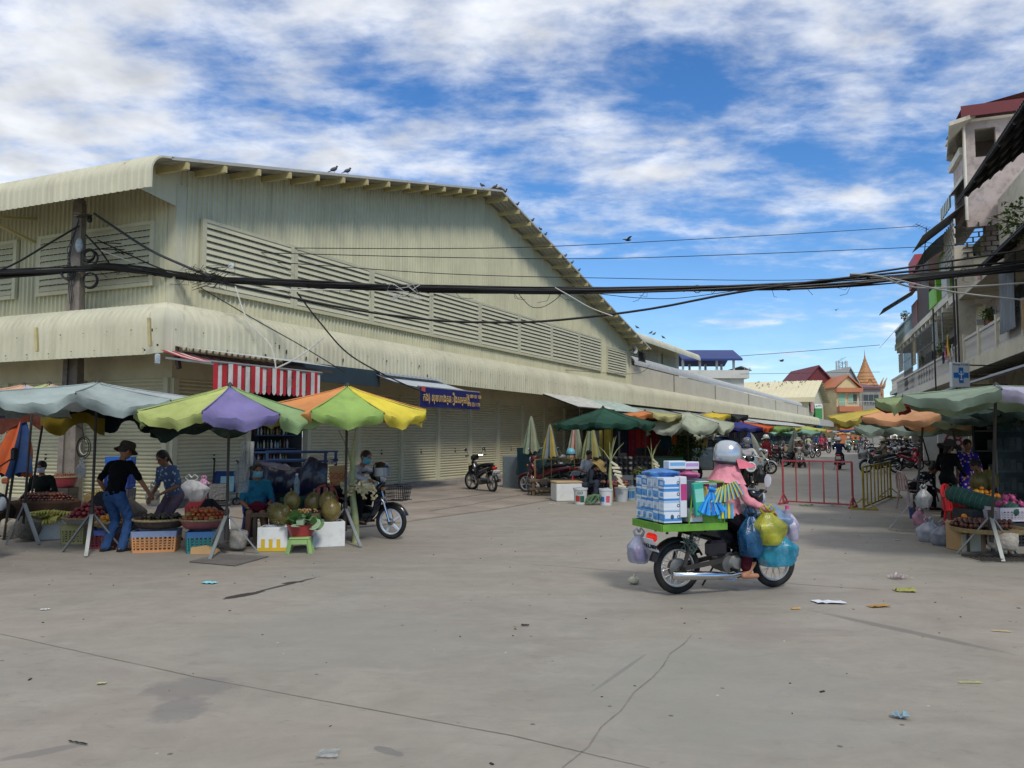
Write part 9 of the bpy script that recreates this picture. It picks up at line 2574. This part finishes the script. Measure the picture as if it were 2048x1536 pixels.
bag('teal bag hanging on the far side of the handlebar',HB(0.42,0.26,0.42),(0.34,0.22,0.36),film('2f7f98',0.86),87)
bt=thing('pink_capped_bottle','plastic bottle with a pink cap sticking out of the front bags','bottle',tuple(HB(0.66,-0.14,0.66)),0)
b=MB(); b.lathe([(0.001,0),(0.035,0.0),(0.035,0.14),(0.015,0.18)],12); b.build('bottle_body',film('b9b3c8',0.8),bt,smooth=50); b=MB(); b.lathe([(0.02,0.17),(0.02,0.21),(0.001,0.212)],12,cap=True); b.build('cap',plastic('d0468a'),bt)
b=MB(); b.tube([(0.2,-0.3,0.98),(0.23,-0.38,1.06),(0.24,-0.4,1.1)],0.006,5); mr_=b.build('mirror',CHROME,hero)
b=MB(); b.lathe([(0.001,-0.01),(0.045,-0.008),(0.05,0.002),(0.001,0.006)],16,(0.24,-0.4,1.15),rx(0.35)@ry(-1.45)); b.v=[(p[0],0+p[1],1.15+(p[2]-1.15)*1.35)for p in b.v]; b.build('mirror_glass',mat('mirror_sky_white','d5d8dc',rough=0.3,metal=0.0),mr_,smooth=50)  # white of the reflected sky put into the flat glass colour
PINK='cf8792'
t,inf=person('rider in a pink hooded jacket and silver helmet driving the cargo motorbike',HL,HA,(0.05,0,0.77),-0.06,0,0,(-0.12,0.12),((0.34,0.27,0.88),(0.34,-0.27,0.86)),((0.08,0.16,0.22),(0.12,-0.18,0.2)),0.98,PINK,0.97,'17141b',0.8,skin=SKIN2,hair=None,mask='c98a94',shoes=None,res=0.012,fingers=True,elbow=(-0.35,0.25,-0.8),curl=1.0)
S=inf['S']; hc,hfw,hup,hlf=inf['hc'],inf['hfw'],inf['hup'],inf['hlf']
M4=Matrix((hfw,hlf,hup)).transposed()
for ch in t.children:
 if ch.name.startswith('shirt'):ch.name='jacket'
b=MB()
for i in (0,1):pass
o_=hc+hup*0.03
b=MB(); b.lathe([(q,z)for q,z in ((0.13,-0.105),(0.145,-0.09),(0.152,-0.02),(0.147,0.04),(0.127,0.09),(0.085,0.126),(0.042,0.139),(0.001,0.142))],28,o_-hfw*0.01,M4)
hm=b.build('helmet',mat('helmet_silver','b4bac0',rough=0.22,metal=0.55,var=0.06,coat=0.4),t,smooth=60)
b=MB(); b.lathe([(0.1,-0.115),(0.155,-0.1),(0.153,-0.085)],28,o_-hfw*0.01,M4); b.build('helmet_rim',BLACKP,hm,smooth=60)
PC=fabric('d0707f')
b=MB(); rows=[]
for r_ in range(6):
 f=r_/5
 rows.append([o_+(hfw*(0.135+0.17*f)*math.cos(a)+hlf*(0.145+0.035*f)*math.sin(a))-hup*(0.045+0.05*f+0.05*f*abs(math.sin(a))**2)for a in [-1.45+0.18*j for j in range(17)]])
b.sheet(rows); b.build('sun_visor',PC,hm,smooth=70)
b=MB(); rows=[]
nk=inf['neck']
for r_ in range(9):
 f=r_/8; row=[]
 for j in range(25):
  a=math.radians(40)+(2*math.pi-math.radians(80))*j/24
  rad=0.108-0.012*math.sin(f*3.1)+0.085*f**1.3
  c=hc.lerp(nk-V((0.0,0,0.1)),f)-hup*0.02*(1-f)
  wob=1+0.05*math.sin(j*1.9+f*3)
  row.append(c+(hfw*math.cos(a)*rad+hlf*math.sin(a)*rad*(1.0+0.3*f))*wob)
 rows.append(row)
b.sheet(rows); b.build('hood',fabric('d58c98'),t,smooth=70)
b=MB(); b.tube([o_+hlf*-0.12-hup*0.05+hfw*0.05,hc-hlf*0.085-hup*0.08+hfw*0.06,hc-hup*0.13+hfw*0.05],0.009,6); b.tube([o_+hlf*-0.12-hup*0.06-hfw*0.03,hc-hlf*0.09-hup*0.09+hfw*0.02,hc-hup*0.13+hfw*0.05],0.009,6); b.build('chin_strap',BLACKP,hm)
for i in (0,1):
 an=V((0.08,0.16,0.22))if i==0 else V((0.12,-0.18,0.2)); an=an*S
 b=MB(); b.capsule(an+V((0.02,0,0.16)),an+V((0.0,0,0.07)),0.058,0.055,12); remeshed(b,'legging_cuff',fabric('4a1a26'),0.012,t,2)
 # litter on the road
def litter(label,px,py,w,d,col,seed,hh=0.02,name='litter',film_=False,fold=1.0,cat='litter'):
 rr=random.Random(seed); q=G(px,py); b=MB(); n=7
 rows=[]
 for i in range(n):
  rows.append([V(((j/(n-1)-0.5)*w*rr.uniform(.85,1.1),(i/(n-1)-0.5)*d*rr.uniform(.85,1.1),0.006+hh*abs(math.sin(i*1.7+seed)*math.cos(j*1.3+seed))*fold+rr.uniform(0,hh*0.3)))for j in range(n)])
 b.sheet(rows)
 m=film(col,0.7)if film_ else mat('litter_'+col,col,rough=0.7,var=0.15,scale=20)
 o=b.build(name,m,None,smooth=40,loc=(q.x,q.y,0)); o.rotation_euler=(0,0,rr.uniform(-.5,.5))
 return tag(o,label,cat)
litter('light blue face mask dropped on the road',419,1167,0.17,0.1,'7fc4d0',1,0.012,'face_mask')
litter('white crumpled sheet right of the motorbike wheel',1658,1206,0.28,0.14,'cdd2da',2,0.015,'paper_sheet')
litter('yellow green leaf scraps on the road',1810,1183,0.2,0.12,'8a8a4a',3,0.035,'vegetable_scrap')
litter('clear pinkish plastic bag lying flat on the road',1797,1158,0.2,0.13,'b5a8a8',4,0.05,'plastic_scrap',True)
litter('squashed orange peel scraps',1757,1214,0.2,0.08,'a87a30',5,0.012,'peel')
litter('small orange peel strip by the white sheet',1592,1219,0.09,0.025,'c9922e',6,0.012,'peel')
litter('pale blue folded packet in the right foreground',1801,1437,0.09,0.06,'7d98a4',7,0.03,'packet')
litter('round clear plastic lid in the foreground',656,1510,0.11,0.11,'b5bab8',8,0.008,'plastic_disc',True)
litter('thin yellow green stalk in the right foreground',1941,1367,0.15,0.012,'a8a84a',9,0.006,'stalk_litter')
litter('pale stick at the far right of the road',2003,1264,0.14,0.02,'b8a070',10,0.008,'stick_litter')
litter('small cream wrapper in the left foreground',203,1369,0.055,0.03,'c3b98a',11,0.008,'wrapper')
litter('white paper scrap left of the mask',90,1220,0.08,0.04,'c9c9c4',12,0.006,'paper_scrap')
litter('black twig of plastic in the left foreground',156,1488,0.13,0.012,'1f1f1f',13,0.006,'plastic_shred')
litter('white paper shred on the road by the right stand',1793,1081,0.12,0.03,'c3c3be',14,0.006,'paper_scrap')
litter('green wrapper and dark rag by the red barrier',1612,1012,0.3,0.12,'5f7f5a',15,0.04,'rag')
litter('clear bag caught at the foot of the red barrier',1672,1012,0.3,0.15,'b5b8b8',16,0.09,'plastic_scrap',True)
litter('dark leaf lying left of the cracked joint',1050,1252,0.07,0.03,'2f2a24',17,0.01,'leaf_litter')
litter('white label scrap on the apron near the cool box',1108,1009,0.25,0.06,'c9c9c2',18,0.01,'paper_scrap')
b=MB(); rr=random.Random(5); b.ell((0,0,0.04),(0.06,0.05,0.045),None,10,8); b.v=[(x*rr.uniform(.75,1.2),y*rr.uniform(.75,1.2),max(0.002,z*rr.uniform(.85,1.15)))for x,y,z in b.v]
b.tube([(0,0,0.07),(0.01,0,0.105)],[0.02,0.012],6)
o=b.build('crumpled_bag',mat('bag_cream','c3bfa8',rough=0.5),None,smooth=50,loc=tuple(G(1268,1168))); tag(o,'small crumpled cream bag behind the rear wheel','bag')
sp=MB(); rr=random.Random(15)
cols=[mat('speck_%d'%i,c,rough=0.9)for i,c in enumerate(('2a2622','b5b2a8','5a4a3a','8a8478'))]
for k in range(420):
 x,y=rr.uniform(-9,10),rr.uniform(2.2,22);
 if abs(x)>0.8*y:continue
 s=rr.uniform(0.004,0.013); sp.mi=rr.choice((0,0,0,1,2,2,3))
 a=rr.uniform(0,3); sp.box((x,y,s*0.25),(s*rr.uniform(1,3),s,s*0.5),rz(a))
o=sp.build('road_grit',cols); tag(o,'fine grit and scraps scattered over the road','grit',kind='stuff')
bpy.data.scenes.remove(SCRATCH)
